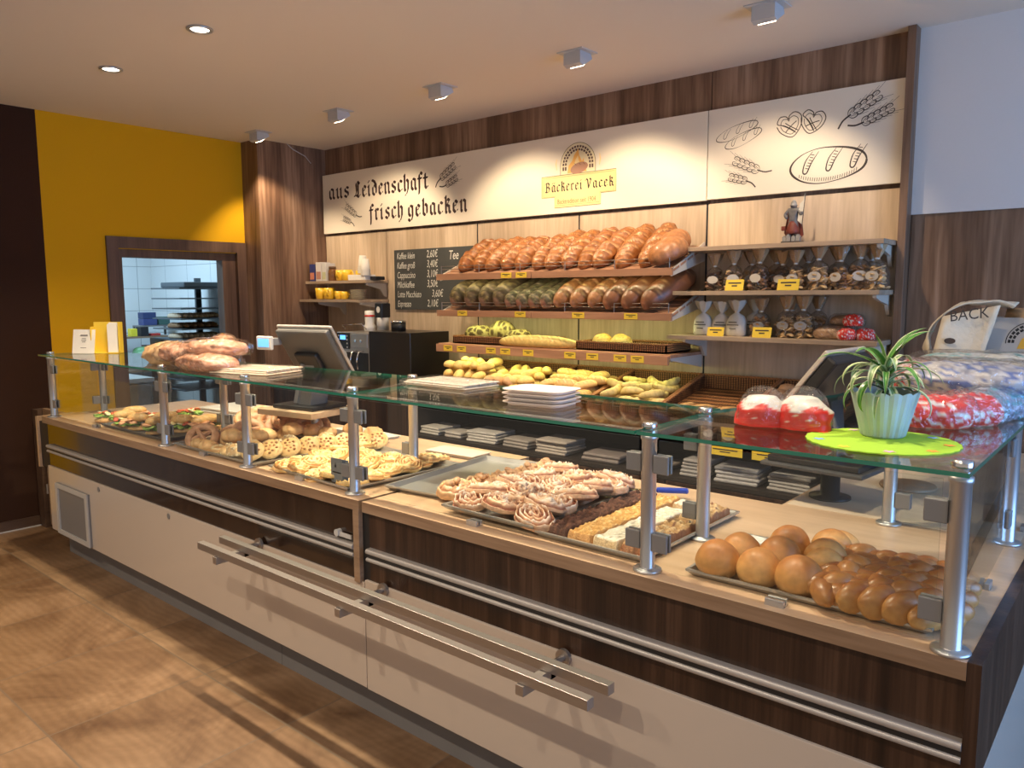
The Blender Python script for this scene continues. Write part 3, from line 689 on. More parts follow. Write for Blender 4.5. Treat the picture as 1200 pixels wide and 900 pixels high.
t=MB(); pretzel(t,-1.665,2.585,0.072,0.25,0.005); pretzel(t,-1.545,2.588,0.068,-0.25,0.005); t.build('pretzel_drawing',M_INK2,s2,loc=(0,zf,0),fix=False)
t=MB(); ear(t,-1.415,2.560,0.27,0.52,0.005,n=5); ear(t,-1.345,2.525,0.245,0.38,0.005,n=5,flip=-1); t.build('wheat_drawing',M_INK2,s2,loc=(0,zf,0),fix=False)
t=MB(); ear(t,-1.775,2.335,0.26,pi-0.45,0.0042,n=5); ear(t,-1.85,2.295,0.22,pi-0.30,0.0042,n=4,flip=-1); t.build('wheat_drawing',M_INK2,s2,loc=(0,zf,0),fix=False)
t=MB(); loaf_sketch(t,-1.455,2.355,0.40,0.185,0.04,0.0085,3); t.build('bread_drawing',M_INK2,s2,loc=(0,zf,0),fix=False)
# emblem: arch of bricks, flame, loaf, cross shaped plate
ex,ez=-3.098,2.534
M_EMB=simple('emblem_cream',(0.76,0.62,0.28),0.5); M_EMBL=simple('emblem_pale',(0.78,0.69,0.45),0.5)
M_BRICK=simple('emblem_brick',(0.11,0.06,0.045),0.6); M_FLAME=simple('emblem_flame',(0.85,0.46,0.10),0.5)
M_FLAME2=simple('emblem_flame_pale',(0.88,0.66,0.30),0.5); M_EBREAD=simple('emblem_bread',(0.42,0.21,0.13),0.5); M_LINE=simple('emblem_line',(0.16,0.13,0.05),0.6)
em=MB()
def arch(R,Hh,n=20): return [(ex+R,ez-Hh)]+[(ex+R*cos(t),ez+R*sin(t)) for t in [pi*k/n for k in range(n+1)]]+[(ex-R,ez-Hh)]
k1=[(-0.306,-0.057),(-0.306,-0.200),(-0.194,-0.200),(-0.194,-0.273),(0.188,-0.273),(0.188,-0.200),(0.306,-0.200),(0.306,-0.057)]
plate=[(ex+a,ez+b_) for a,b_ in k1]
poly(em,arch(0.142,0.06),1,0.0); poly(em,plate,0,-0.0002)
ribbon(em,arch(0.144,0.057),0.004,2,z=-0.0004)
ribbon(em,plate+[plate[0]],0.004,2,z=-0.0004)
inner=[(ex+a*0.95,ez-0.15+(b_+0.15)*0.88) for a,b_ in k1]; ribbon(em,inner+[inner[0]],0.0018,2,z=-0.0004)
for rr,nn in ((0.120,17),(0.100,14)):
    for k in range(nn):
        t0=pi*(k+0.14)/nn; t1=pi*(k+0.86)/nn
        poly(em,[(ex+r_*cos(tt),ez+r_*sin(tt)) for r_,tt in ((rr-0.007,t0),(rr+0.007,t0),(rr+0.007,t1),(rr-0.007,t1))],3,-0.0004)
    for sd in (-1,1):
        poly(em,[(ex+sd*(rr-0.007),ez-0.03),(ex+sd*(rr+0.007),ez-0.03),(ex+sd*(rr+0.007),ez-0.006),(ex+sd*(rr-0.007),ez-0.006)],3,-0.0004)
fl=[(-0.085,-0.05),(-0.075,0.0),(-0.045,0.03),(-0.03,0.065),(0.005,0.105),(0.012,0.06),(0.035,0.02),(0.05,0.04),(0.052,0.0),(0.075,-0.05)]
poly(em,[(ex+a,ez+b_) for a,b_ in fl],4,-0.0005)
poly(em,[(ex+a*0.6,ez-0.012+b_*0.7) for a,b_ in fl],5,-0.0006)
lo=[(0.012+0.072*cos(t),-0.022+0.036*sin(t)+0.010*cos(t)) for t in [2*pi*k/24 for k in range(24)]]
poly(em,[(ex+a,ez+b_) for a,b_ in lo],6,-0.0008)
for q in (-0.025,0.01,0.045): ribbon(em,[(ex+q,ez+0.010),(ex+q+0.014,ez-0.003)],0.003,3,z=-0.0009)
for sd in (-1,1): ribbon(em,[(ex+sd*0.175,ez-0.02),(ex+sd*0.182,ez+0.02),(ex+sd*0.176,ez+0.055)],0.010,5,taper=True,z=-0.0004)
emo=em.build('emblem',[M_EMB,M_EMBL,M_LINE,M_BRICK,M_FLAME,M_FLAME2,M_EBREAD],s1,loc=(0,zf,0),fix=False); emo['label']='oven emblem with flames and loaf'
t=MB(); fraktur_fit(t,'Bäckerei',-3.372,-3.068,2.370,0.046,pen=0.58); t.build('emblem_lettering',M_INK,s1,loc=(0,zf-0.0011,0),fix=False)
t=MB(); fraktur_fit(t,'Vacek',-3.028,-2.822,2.370,0.046,pen=0.58); t.build('emblem_lettering',M_INK,s1,loc=(0,zf-0.0011,0),fix=False)
text_obj('emblem_small_print','Backtradition seit 1904',0.046,M_LINE,(-3.268,zf-0.0011,2.285),s1,sx=0.74)

# blackboard
bb=MB().box(-4.99,-3.86,4.353,4.368,1.548,2.040,bev=0.001).build('blackboard',M_BOARD); tag(bb,'dark slate menu board with chalk drink prices','board')
rows=[('Kaffee klein','2,60€'),('Kaffee groß','3,40€'),('Cappuccino','3,10€'),('Milchkaffee','3,50€'),('Latte Macchiato','3,60€'),('Espresso','2,10€')]
for i,(a,p) in enumerate(rows):
    zz=1.965-i*0.079
    text_obj('chalk_line',a,0.075,M_CHALK,(-4.955,4.3515,zz),bb,shear=0.18,sx=0.62 if len(a)<14 else 0.60)
    text_obj('chalk_price',p,0.082,M_CHALK,(-4.595 if i!=4 else -4.54,4.3515,zz+0.004),bb,shear=0.15,sx=0.66)
text_obj('chalk_line','Tee',0.10,M_CHALK,(-4.345,4.3515,1.945),bb,shear=0.18,sx=0.7)
text_obj('chalk_price','1,80€',0.082,M_CHALK,(-4.13,4.3515,1.955),bb,shear=0.15,sx=0.66)

# ================================================================== racks on the back wall
def under_led(x0,x1,y,z,pw,label):
    b=MB().box(x0,x1,y-0.009,y+0.009,z-0.006,z,bev=0.001); o=b.build('led_strip',[simple('led_housing',(0.5,0.5,0.45),0.4)])
    tag(o,label,'lamp','led strips under the rack shelves')
    add_light('led_lamp','AREA',((x0+x1)/2,y,z-0.008),pw,((1.0,0.90,0.50) if z>1.7 else (0.97,1.0,0.42)),((x0+x1)/2,y+0.10,z-0.5),shape='RECTANGLE',size=x1-x0-0.02,size_y=0.015)
under_led(-4.02,-2.19,4.06,1.545,3.8,'slim lamp strip under the middle bread rack shelf')
under_led(-4.02,-2.19,4.02,1.278,3.6,'slim lamp strip under the lowest bread rack shelf')
under_led(-4.02,-2.19,3.985,1.797,1.6,'slim lamp strip under the top bread rack shelf')
M_BRACK=simple('white_bracket',(0.62,0.55,0.46),0.5)
M_WIRE=simple('rail_wire',(0.30,0.26,0.23),0.35,metal=0.7)
YF=3.95
def yellow_tag(x,z,y,wd,ht,label,group,lean=0.0,parent=None):
    b=MB().box(-wd/2,wd/2,-0.001,0.001,0,ht); o=b.build('price_tag',M_TAG,loc=(x,y,z),rot=(lean,0,0))
    m=MB()
    for (zz,ww) in ((0.62,0.72),(0.36,0.3)):
        m.box(-wd/2*ww,wd/2*ww,-0.0016,-0.0011,ht*zz,ht*(zz+0.13))
    m.build('print',M_INK2,o); tag(o,label,'price tag',group); return o
def tilted_rack(zfront, zback, label, tags, nm):
    t=thing('bread_rack_shelf',label,'shelf',(0,0,0),0,'bread rack shelves on the back wall')
    x0,x1=-4.05,-2.165
    for k in range(5):
        ya=YF+0.03+k*0.083; yb=ya+0.062; za=zfront-0.02+(zback-zfront)*(ya-YF)/(4.36-YF); zb=zfront-0.02+(zback-zfront)*(yb-YF)/(4.36-YF)
        MB().prism([(ya,za-0.012),(yb,zb-0.012),(yb,zb),(ya,za)],'x',x0,x1).build('slat',M_RACKW,t)
    m=(x0+x1)/2-0.07
    for a,b_ in ((x0-0.01,m-0.002),(m+0.002,x1+0.01)):
        MB().box(a,b_,YF-0.012,YF+0.004,zfront-0.045,zfront-0.002,bev=0.001).build('front_board',M_RACKW,t)
    for x in (x0+0.008,x1-0.008):
        MB().prism([(YF+0.01,zfront-0.05),(4.365,zback-0.11),(4.365,zback+0.005),(YF+0.01,zfront-0.012)],'x',x-0.004,x+0.004).build('side_bracket',M_BRACK,t)
    r=MB()
    for z in (0.030,0.052):
        r.cyl((x0+0.02,YF+0.012,zfront+z),(x1-0.02,YF+0.012,zfront+z),0.0022,seg=6)
    n=6
    for k in range(n):
        x=x0+0.02+(x1-x0-0.04)*k/(n-1); r.cyl((x,YF+0.012,zfront-0.01),(x,YF+0.012,zfront+0.055),0.003,seg=6)
    r.build('wire_rail',M_WIRE,t)
    for i,x in enumerate(tags): yellow_tag(x,zfront-0.040,YF-0.0145,0.092,0.036,'small yellow price tag, %s from the left on the %s bread rack shelf'%(ordinal(i),nm),'price tags on the bread racks')
tilted_rack(1.818,1.975,'top tilted rack shelf holding the crusty slashed loaves',[-3.39,-3.26],'top')
tilted_rack(1.560,1.700,'middle tilted rack shelf holding dark seeded and striped loaves',[-3.80,-3.27,-2.80,-2.42],'middle')
t=thing('bread_rack_shelf','lowest flat rack shelf with two wicker trays and one long loaf','shelf',(0,0,0),0,'bread rack shelves on the back wall')
MB().box(-4.06,-2.16,YF,4.36,1.300,1.318,bev=0.001).build('board',M_RACKW,t)
MB().box(-4.07,-2.17,YF-0.014,YF+0.002,1.258,1.312,bev=0.001).build('front_board',M_RACKW,t)
for x in (-4.045,-3.11,-2.175): MB().prism([(YF+0.02,1.298),(YF+0.02,1.285),(4.365,1.22),(4.365,1.298)],'x',x-0.004,x+0.004).build('side_bracket',M_BRACK,t)
for i,x in enumerate([-3.945,-3.81,-3.53,-3.40,-3.20,-2.86,-2.69,-2.49,-2.37]):
    yellow_tag(x,1.266,YF-0.0165,0.088,0.040,'small yellow price tag, %s from the left on the lowest bread rack shelf'%ordinal(i),'price tags on the bread racks')
rl=MB()
for x in (-4.05,-3.105,-2.162): rl.box(x-0.006,x+0.006,4.372,4.378,1.05,2.205)
tag(rl.build('slotted_wall_rails',M_BLACK),'dark slotted uprights between the oak panels behind the bread racks','shelf rail')

# right hand shelves
def flat_shelf(name,x0,x1,z,y0,label,braces):
    t=thing(name,label,'shelf',(0,0,0),0,'oak shelves beside the bread racks' if x0>-3 else 'oak shelves over the coffee machine')
    MB().box(x0,x1,y0,4.37,z-0.024,z,bev=0.0015).build('board',M_SHELF,t)
    for x in braces:
        MB().prism([(y0+0.03,z-0.0245),(y0+0.03,z-0.04),(y0+0.10,z-0.055),(4.30,z-0.075),(4.34,z-0.13),(4.369,z-0.14),(4.369,z-0.0245)],'x',x-0.009,x+0.009).build('bracket',M_BRACK,t)
flat_shelf('wall_shelf',-2.20,-1.085,1.935,4.09,'top right oak shelf carrying the painted figurine',[-1.115])
flat_shelf('wall_shelf',-2.24,-1.085,1.684,4.06,'middle right oak shelf full of cellophane cookie bags',[-1.115])
flat_shelf('wall_shelf',-2.25,-1.085,1.428,4.06,'lower right oak shelf with flour bags and packed bread',[-1.115,-2.15])
flat_shelf('wall_shelf',-5.93,-5.085,1.792,4.12,'upper small oak shelf with yellow mugs and paper cups',[-5.12])
flat_shelf('wall_shelf',-5.93,-5.085,1.632,4.05,'lower small oak shelf with mugs and stacked saucers',[-5.12,-5.68])

# ================================================================== back counter and wicker trays
bc=thing('back_counter','dark back counter under the wicker roll baskets','counter',(0,0,0))
MB().box(-4.15,-1.04,3.74,4.37,0.955,0.975).box(-4.15,-1.04,3.98,4.36,0.975,1.02).build('basket_deck',M_DARKW,bc)
MB().box(-4.15,-1.04,3.76,4.37,0.640,0.662).build('lower_shelf',M_DARKIN,bc)
MB().box(-4.15,-1.04,4.34,4.37,0.0,0.955).box(-4.15,-4.13,3.76,4.34,0,0.955).box(-1.06,-1.04,3.76,4.34,0,0.955).build('cabinet_body',M_DARKIN,bc)
for i,x in enumerate((-4.15,-3.11,-2.07)): MB().box(x+0.003,x+1.03,3.755,3.775,0.03,0.635,bev=0.001).build('cabinet_door',M_DARKW,bc)
MB().box(-4.10,-1.60,3.735,3.7385,0.96,1.045).build('acrylic_rail',M_ACRYL,bc)
cc=thing('coffee_counter','dark walnut counter under the coffee machine','counter',(0,0,0))
MB().box(-5.94,-4.18,3.72,4.37,0.935,0.965,bev=0.002).build('counter_top',M_DARKW,cc)
MB().box(-5.94,-4.18,3.76,4.37,0.0,0.935).build('cabinet_body',M_DARKW,cc)
for i,x in enumerate((-5.90,-5.33,-4.76)): MB().box(x+0.003,x+0.565,3.742,3.76,0.06,0.925,bev=0.001).build('cabinet_door',M_DARKW,cc)

def wicker_mat():
    m,nt,b=newmat('wicker'); N=nt.nodes; L=nt.links
    at=N.new('ShaderNodeAttribute'); at.attribute_name='Col'
    tc=N.new('ShaderNodeTexCoord'); w1=N.new('ShaderNodeTexWave'); w1.bands_direction='X'; w1.inputs['Scale'].default_value=20; w1.inputs['Distortion'].default_value=1.0
    w2=N.new('ShaderNodeTexWave'); w2.bands_direction='Z'; w2.inputs['Scale'].default_value=30; w2.inputs['Distortion'].default_value=1.0
    L.new(tc.outputs['Object'], w1.inputs['Vector']); L.new(tc.outputs['Object'], w2.inputs['Vector'])
    mu=N.new('ShaderNodeMath'); mu.operation='MULTIPLY'; L.new(w1.outputs['Fac'], mu.inputs[0]); L.new(w2.outputs['Fac'], mu.inputs[1])
    cr=N.new('ShaderNodeValToRGB'); e=cr.color_ramp.elements; e[0].color=(0.045,0.016,0.006,1); e[1].color=(0.42,0.19,0.07,1); e[0].position=0.05; e[1].position=0.45
    L.new(mu.outputs[0], cr.inputs[0]); L.new(cr.outputs[0], b.inputs['Base Color'])
    bp=N.new('ShaderNodeBump'); bp.inputs['Strength'].default_value=0.8; bp.inputs['Distance'].default_value=0.006
    L.new(mu.outputs[0], bp.inputs['Height']); L.new(bp.outputs['Normal'], b.inputs['Normal']); b.inputs['Roughness'].default_value=0.5
    return m
M_WICKER=wicker_mat(); M_WICKR=simple('wicker_rim',(0.34,0.15,0.055),0.5,noise_s=90,noise_a=0.4,bump=0.5)
def wicker_basket(x0,x1,yf,yb,zf_,zb_,lip_f,lip_b,label,group,wallh=0.0):
    """sloped open tray; zf_/zb_ floor heights at front/back; lip heights"""
    t=thing('wicker_basket',label,'basket',((x0+x1)/2,(yf+yb)/2,0),0,group)
    cx,cy=(x0+x1)/2,(yf+yb)/2; X0,X1,Y0,Y1=x0-cx,x1-cx,yf-cy,yb-cy; th=0.008
    b=MB()
    def quad(P): 
        n=len(b.v); b.v+=P; b.f.append([n,n+1,n+2,n+3]); b.m.append(0); b.sm.append(False)
    prof=[(Y0,zf_),(Y1,zb_)]
    b.prism([(Y0,zf_),(Y1,zb_),(Y1,zb_+0.008),(Y0,zf_+0.008)],'x',X0,X1)
    b.box(X0,X1,Y0,Y0+th,zf_,zf_+lip_f); b.box(X0,X1,Y1-th,Y1,zb_,zb_+lip_b)
    for xx in (X0,X1-th): b.prism([(Y0,zf_),(Y1,zb_),(Y1,zb_+lip_b),(Y0,zf_+lip_f)],'x',xx,xx+th)
    b.build('basket_body',M_WICKER,t)
    r=MB(); rr=0.007; 
    c=[(X0+.004,Y0+.004,zf_+lip_f),(X1-.004,Y0+.004,zf_+lip_f),(X1-.004,Y1-.004,zb_+lip_b),(X0+.004,Y1-.004,zb_+lip_b)]
    for k in range(4):
        A=Vector(c[k]); B=Vector(c[(k+1)%4]); n=max(8,int((B-A).length/0.012)); d=(B-A).normalized(); a=d.orthogonal().normalized(); bb_=d.cross(a)
        for ph in (0,2*pi/3,4*pi/3):
            r.tube([A+(B-A)*(i/n)+a*(0.0045*cos(ph+i*1.15))+bb_*(0.0045*sin(ph+i*1.15)) for i in range(n+1)],0.0042,5)
    r.build('braided_rim',M_WICKR,t)
    return t
BX=[-4.00,-3.545,-3.09,-2.63,-2.14,-1.65,-1.19]
bl=['leftmost wicker basket with yellow oval rolls','second wicker basket from the left with mixed small rolls','third wicker basket from the left with longer pale rolls','fourth wicker basket from the left with seeded crescent rolls','nearly empty fifth wicker basket with thin bread sticks','rightmost wicker basket with dark rolls, behind the red bags']
for i in range(6):
    wicker_basket(BX[i]+0.004,BX[i+1]-0.004,3.76,4.33,0.990,1.095,0.045,0.085,bl[i],'wicker roll baskets on the back counter')
wicker_basket(-3.96,-3.16,4.00,4.30,1.320,1.320,0.050,0.050,'flat wicker tray with giraffe patterned loaves on the lowest rack shelf','flat wicker trays on the lowest rack shelf')
wicker_basket(-2.86,-2.215,4.00,4.30,1.320,1.320,0.050,0.050,'flat wicker tray with two round crusty rolls on the lowest rack shelf','flat wicker trays on the lowest rack shelf')

# ================================================================== baked goods: mesh functions
def mixc(a,b,t): t=max(0,min(1,t)); return tuple(a[i]+(b[i]-a[i])*t for i in range(3))
def nz(x,y,z,s=1.0): return noise.noise(Vector((x*s,y*s,z*s)))
def smst(a,b,x):
    t=max(0.0,min(1.0,(x-a)/(b-a))); return t*t*(3-2*t)
def closed_mesh(name, nu, nv, fn):
    """fn(phi, t) -> (x,y,z),(r,g,b);  phi 0..2pi around, t -1..1 pole to pole"""
    V=[];C=[];Fc=[]
    for k in range(nv+1):
        t=-cos(pi*k/nv)
        if k in (0,nv):
            p,c=fn(0.0,t); V.append(p); C.append(c)
        else:
            for i in range(nu):
                p,c=fn(2*pi*i/nu,t); V.append(p); C.append(c)
    def ix(k,i): return 0 if k==0 else (len(V)-1 if k==nv else 1+(k-1)*nu+i%nu)
    for k in range(nv):
        for i in range(nu):
            if k==0: Fc.append((0,ix(1,i+1),ix(1,i)))
            elif k==nv-1: Fc.append((ix(k,i),ix(k,i+1),len(V)-1))
            else: Fc.append((ix(k,i),ix(k,i+1),ix(k+1,i+1),ix(k+1,i)))
    return V,C,Fc
def food_mesh(name, parts):
    V=[];C=[];Fc=[]
    for v,c,f in parts:
        n=len(V); V+=[tuple(p) for p in v]; C+=c; Fc+=[[i+n for i in q] for q in f]
    me=bpy.data.meshes.new(name); me.from_pydata(V,[],Fc)
    a=me.color_attributes.new('Col','FLOAT_COLOR','POINT')
    fl=[]
    for c in C: fl+= [c[0],c[1],c[2],1.0]
    a.data.foreach_set('color',fl)
    b=bmesh.new(); b.from_mesh(me); bmesh.ops.recalc_face_normals(b,faces=b.faces); b.to_mesh(me); b.free()
    for p in me.polygons: p.use_smooth=True
    return me
def loaf(L,W,H,base,slash,bottom,cuts=6,slant=0.8,depth=0.09,cw=0.28,pw=2.6,seed=0,lump=0.04,tip=None,mode='slash',nu=26,nv=40,flat=0.32,mot=0.25):
    """loaf along x, lying on z=0"""
    def fn(phi,t):
        R=(1-abs(t)**pw)**(1/2.0) if abs(t)<1 else 0.0
        cy,sz=cos(phi),sin(phi)
        r=1.0+lump*nz(t*2.2*L/W+seed*7,cy*1.3,sz*1.3+seed,1.0)
        col_=base; g=0
        top=smst(0.0,0.5,sz)
        if mode=='slash':
            q=(t*0.5+0.5)*cuts+slant*cy*0.55; fr=abs((q%1.0)-0.5)*2
            g=smst(1-cw,1.0,fr) if abs(t)<0.86 else 0
            r+= -depth*g*top + depth*0.5*smst(0.25,0.7,fr)*(1-g)*top
            col_=mixc(base,slash,g*top*0.9); col_=mixc(col_,bottom,smst(0.35,0.6,fr)*(1-smst(0.62,0.80,fr))*top*0.75*(1 if abs(t)<0.86 else 0))
        elif mode=='giraffe':
            v=noise.voronoi(Vector((t*L*11+seed*3,cy*W*10,sz*H*10)))[0]
            e=v[1]-v[0]; g=1-smst(0.10,0.20,e); col_=mixc(base,slash,g); r+=-0.03*g
        elif mode=='seed':
            s_=nz(t*L*120,cy*W*110,sz*H*110+seed,1); g=smst(0.0,0.35,s_); col_=mixc(base,slash,g); r+=0.035*g
        elif mode=='crescent':
            q=(t*0.5+0.5)*cuts; fr=abs((q%1.0)-0.5)*2; g=smst(0.7,1.0,fr); r-=depth*g; col_=mixc(base,slash,g*0.6)
        n1=nz(t*3*L/W,cy*2,sz*2+seed*3,1.3); col_=mixc(col_,bottom,max(0,n1)*mot*2)
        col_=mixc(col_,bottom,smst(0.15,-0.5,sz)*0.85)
        if tip is not None: col_=mixc(col_,tip,smst(0.93,0.975,-t))
        x=t*L/2; y=W/2*R*cy*r; z=H*(1-flat)*R*sz*r*0.9
        z=max(z,-flat*H*R**0.4) + flat*H
        if mode=='crescent': y+=0.22*L*(t*t-0.3)
        return (x,y,max(0.0,z)),col_
    return closed_mesh('l',nu,nv,fn)
def bun(R,H,base,dark,seed=0,nu=32,nv=22,lump=0.03,crack=None):
    def fn(phi,t):
        rr=sqrt(max(0,1-t*t)); x,y=rr*cos(phi),rr*sin(phi)
        z=t
        f=1+lump*nz(x*1.6+seed,y*1.6,z*1.6,1)
        zz= H*0.62*z if z>0 else H*0.38*max(z,-0.72)/0.72
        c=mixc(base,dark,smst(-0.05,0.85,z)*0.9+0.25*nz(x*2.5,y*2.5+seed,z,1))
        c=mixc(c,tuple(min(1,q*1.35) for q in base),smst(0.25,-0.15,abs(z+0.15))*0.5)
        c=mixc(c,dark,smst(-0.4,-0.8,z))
        if crack:
            g=smst(0.06,0.0,abs(nz(x*3+seed*5,y*3,z*3,1)))*smst(0.1,0.4,z); c=mixc(c,crack,g); f-=0.05*g
        return (R*x*f*(1+0.06*(1-abs(z))),R*y*f*(1+0.06*(1-abs(z))),(zz*f+H*0.38)),c
    return closed_mesh('b',nu,nv,fn)
def blob(c,r,base,dark,seed=0,rot=0.0,tilt=0.0,nu=16,nv=12,lump=0.08,side_tone=None):  # last argument: crust colour change from browned top to golden sides
    cr,sr=cos(rot),sin(rot); ct,st=cos(tilt),sin(tilt)
    def fn(phi,t):
        rr=sqrt(max(0,1-t*t)); x,y,z=t,rr*cos(phi),rr*sin(phi)
        f=1+lump*nz(x*2+seed,y*2+seed*2,z*2,1)
        cc=mixc(base,dark,smst(-0.1,0.9,z)*0.6+0.4*nz(x*3+seed,y*3,z*3,1)) if side_tone is None else mixc(base,dark,side_tone*(1-z)/2+0.3*nz(x*3+seed,y*3,z*3,1))
        x,y,z=x*r[0]*f,y*r[1]*f,z*r[2]*f
        x,z=x*ct-z*st,x*st+z*ct
        x,y=x*cr-y*sr,x*sr+y*cr
        return (c[0]+x,c[1]+y,max(0.0005,c[2]+z)),cc
    return closed_mesh('o',nu,nv,fn)
def swirl(R,H,base,groove,icing,turns=3.0,seed=0,ell=1.0,nu=44,nv=34,ridge=0.16,icev=0.35):
    """flat spiral pastry"""
    def fn(phi,t):
        rr=sqrt(max(0,1-t*t)) if t>0 else max(sqrt(max(0,1-t*t)),0.0)
        ph=2*pi*turns*(rr**1.1)-phi+0.8*nz(rr*2*cos(phi)+seed,rr*2*sin(phi),seed,1)
        wv=1-2*abs(sin(ph/2))**0.6; top=smst(-0.05,0.35,t)
        h=H*(0.30+0.62*sqrt(max(0,t))) if t>0 else H*0.30*(1+t)
        wob=1+0.07*nz(cos(phi)*1.5+seed,sin(phi)*1.5,0,1)+0.03*cos(9*phi+seed)
        z=h*(1+ridge*wv*top)
        c=mixc(base,groove,smst(0.05,-0.72,wv)*top)
        n=nz(rr*3*cos(phi)+seed*3,rr*3*sin(phi),2,1.2)
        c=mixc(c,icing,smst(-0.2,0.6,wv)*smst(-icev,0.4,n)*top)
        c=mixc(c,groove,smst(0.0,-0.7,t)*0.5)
        return (R*ell*rr*cos(phi)*wob,R*rr*sin(phi)*wob,max(0.0,z)),c
    return closed_mesh('s',nu,nv,fn)
def ring(R,r,base,dark,seed=0,nu=36,nv=12,zs=0.85,twist=0,holeamt=1.0,lump=0.12):
    V=[];C=[];Fc=[]
    for i in range(nu):
        a=2*pi*i/nu
        for k in range(nv):
            b=2*pi*k/nv; f=1+lump*nz(cos(a)*2+seed,sin(a)*2,sin(b),1.2)+twist*0.18*cos(2*b+3*a)
            q=R+r*f*cos(b); z=r*zs*(sin(b)*f)+r*zs
            V.append((q*cos(a),q*sin(a),max(0,z)))
            C.append(mixc(base,dark,0.5*smst(-0.2,1,sin(b))+0.6*nz(cos(a)*3+seed,sin(a)*3,b,1)))
    for i in range(nu):
        for k in range(nv): 
            i2=(i+1)%nu;k2=(k+1)%nv; Fc.append((i*nv+k,i2*nv+k,i2*nv+k2,i*nv+k2))
    return V,C,Fc
def crumbcake(L,W,H,base,dark,speck,seed=0,nx=90,ny=34,rough=0.35,cell=55,side=None):
    """sheet cake slab with a crumbly top, along y"""
    V=[];C=[];Fc=[]
    for j in range(nx+1):
        for i in range(ny+1):
            u=i/ny*2-1; v=j/nx*2-1
            e=min(1,(1-abs(u))*ny/2.6)*1.0; e2=min(1,(1-abs(v))*nx/2.6)
            x=u*W/2; y=v*L/2
            v1=noise.voronoi(Vector((x*cell+seed,y*cell,seed)))[0][0]
            n=nz(x,y,seed,26); f=(0.5-v1)*rough+0.18*n+0.25*rough*nz(x,y,seed+4,150)
            z=H*(1+f)*(e**0.4)*(e2**0.4)
            x2=x*(1+0.02*nz(y,seed,0,18)); 
            V.append((x2,y+0.003*nz(x,seed,3,30),max(0.0,z)))
            c=mixc(dark,base,smst(0.62,0.18,v1)); s_=nz(x,y,seed+9,70); c=mixc(c,speck,smst(0.22,0.45,s_))
            if side is not None and (e<0.9 or e2<0.9): c=mixc(c,side,0.8)
            C.append(c)
    for j in range(nx):
        for i in range(ny):
            a=j*(ny+1)+i; Fc.append((a,a+1,a+ny+2,a+ny+1))
    return V,C,Fc
def clusters(n,spread,rad,base,dark,seed=0,zmax=0.03,nu=10,nv=7):
    rnd=random.Random(seed); out=[]
    for k in range(n):
        a=rnd.random()*2*pi; q=sqrt(rnd.random()); x=spread[0]*q*cos(a); y=spread[1]*q*sin(a)
        z=zmax*(1-q*q*0.7)*(0.7+0.3*rnd.random()); r=rad*(0.7+0.6*rnd.random())
        out.append(blob((x,y,z),(r,r*0.8,r*0.65),base,dark,seed=k+seed,rot=rnd.random()*6,nu=nu,nv=nv,lump=0.3))
    return out
F_CRUST=food('bread_crust',rough=0.42,coat=0.15,bump=0.6,bscale=45,var=0.22)
F_MATTE=food('bread_matte',rough=0.65,bump=0.45,bscale=70)
F_GLOSS=food('egg_washed_crust',rough=0.38,coat=0.22,bump=0.12,bscale=90,var=0.06)
F_ROLL=food('soft_roll',rough=0.5,coat=0.08,bump=0.2,bscale=60)
F_FLAKY=food('flaky_pastry',rough=0.5,coat=0.2,bump=0.7,bscale=90,var=0.18)
F_CRUMB=food('crumb_cake',rough=0.8,bump=0.8,bscale=220,var=0.25)
F_SALAD=food('filled_roll',rough=0.5,coat=0.1,bump=0.5,bscale=80)
def place(me_list, mat, name, cat, group, spots):
    """spots: (mesh index, loc, rot, scale, label)"""
    for k,me in enumerate(me_list):
        if not me.materials: me.materials.append(mat)
    protos={}
    for (mi,loc,rot,sc,lab) in spots:
        mi%=len(me_list)
        if mi in protos: o=protos[mi].copy()
        else: o=bpy.data.objects.new(name,me_list[mi]); protos[mi]=o; o['category']=cat
        if name: o.name=name
        col.objects.link(o); o.location=loc; o.rotation_euler=rot; o.scale=sc if isinstance(sc,tuple) else (sc,)*3
        o['label']=lab; o['category']=cat
        if group: o['group']=group
        elif 'group' in o: del o['group']

# ---- top rack: big crusty loaves leaning back
cru=(0.40,0.150,0.042); crl=(0.74,0.45,0.20); crd=(0.16,0.045,0.014)
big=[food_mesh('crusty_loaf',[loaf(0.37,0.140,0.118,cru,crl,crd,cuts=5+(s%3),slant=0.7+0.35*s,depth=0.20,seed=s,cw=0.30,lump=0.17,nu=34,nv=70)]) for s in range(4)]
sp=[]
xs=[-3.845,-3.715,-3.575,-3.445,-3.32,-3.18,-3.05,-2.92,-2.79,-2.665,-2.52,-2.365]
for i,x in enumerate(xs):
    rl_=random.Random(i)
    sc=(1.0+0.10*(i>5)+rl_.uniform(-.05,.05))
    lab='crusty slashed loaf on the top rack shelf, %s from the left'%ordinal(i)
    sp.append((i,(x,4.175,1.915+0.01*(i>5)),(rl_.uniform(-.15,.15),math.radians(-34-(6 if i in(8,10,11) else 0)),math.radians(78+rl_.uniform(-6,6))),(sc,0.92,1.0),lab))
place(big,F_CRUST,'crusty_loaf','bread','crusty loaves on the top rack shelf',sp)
rb=[food_mesh('smooth_loaf',[loaf(0.26,0.155,0.135,(0.45,0.19,0.07),(0.55,0.27,0.11),crd,mode='plain',seed=9,lump=0.06)])]
place(rb,F_CRUST,'smooth_loaf','bread',None,[(0,(-2.225,4.05,1.865),(0,math.radians(-22),math.radians(60)),1.0,'smooth uncut oval loaf at the right end of the top rack shelf'),
  (0,(-2.29,4.22,1.93),(0,math.radians(-18),math.radians(75)),0.95,'smooth loaf half hidden behind the last loaves of the top rack shelf')])
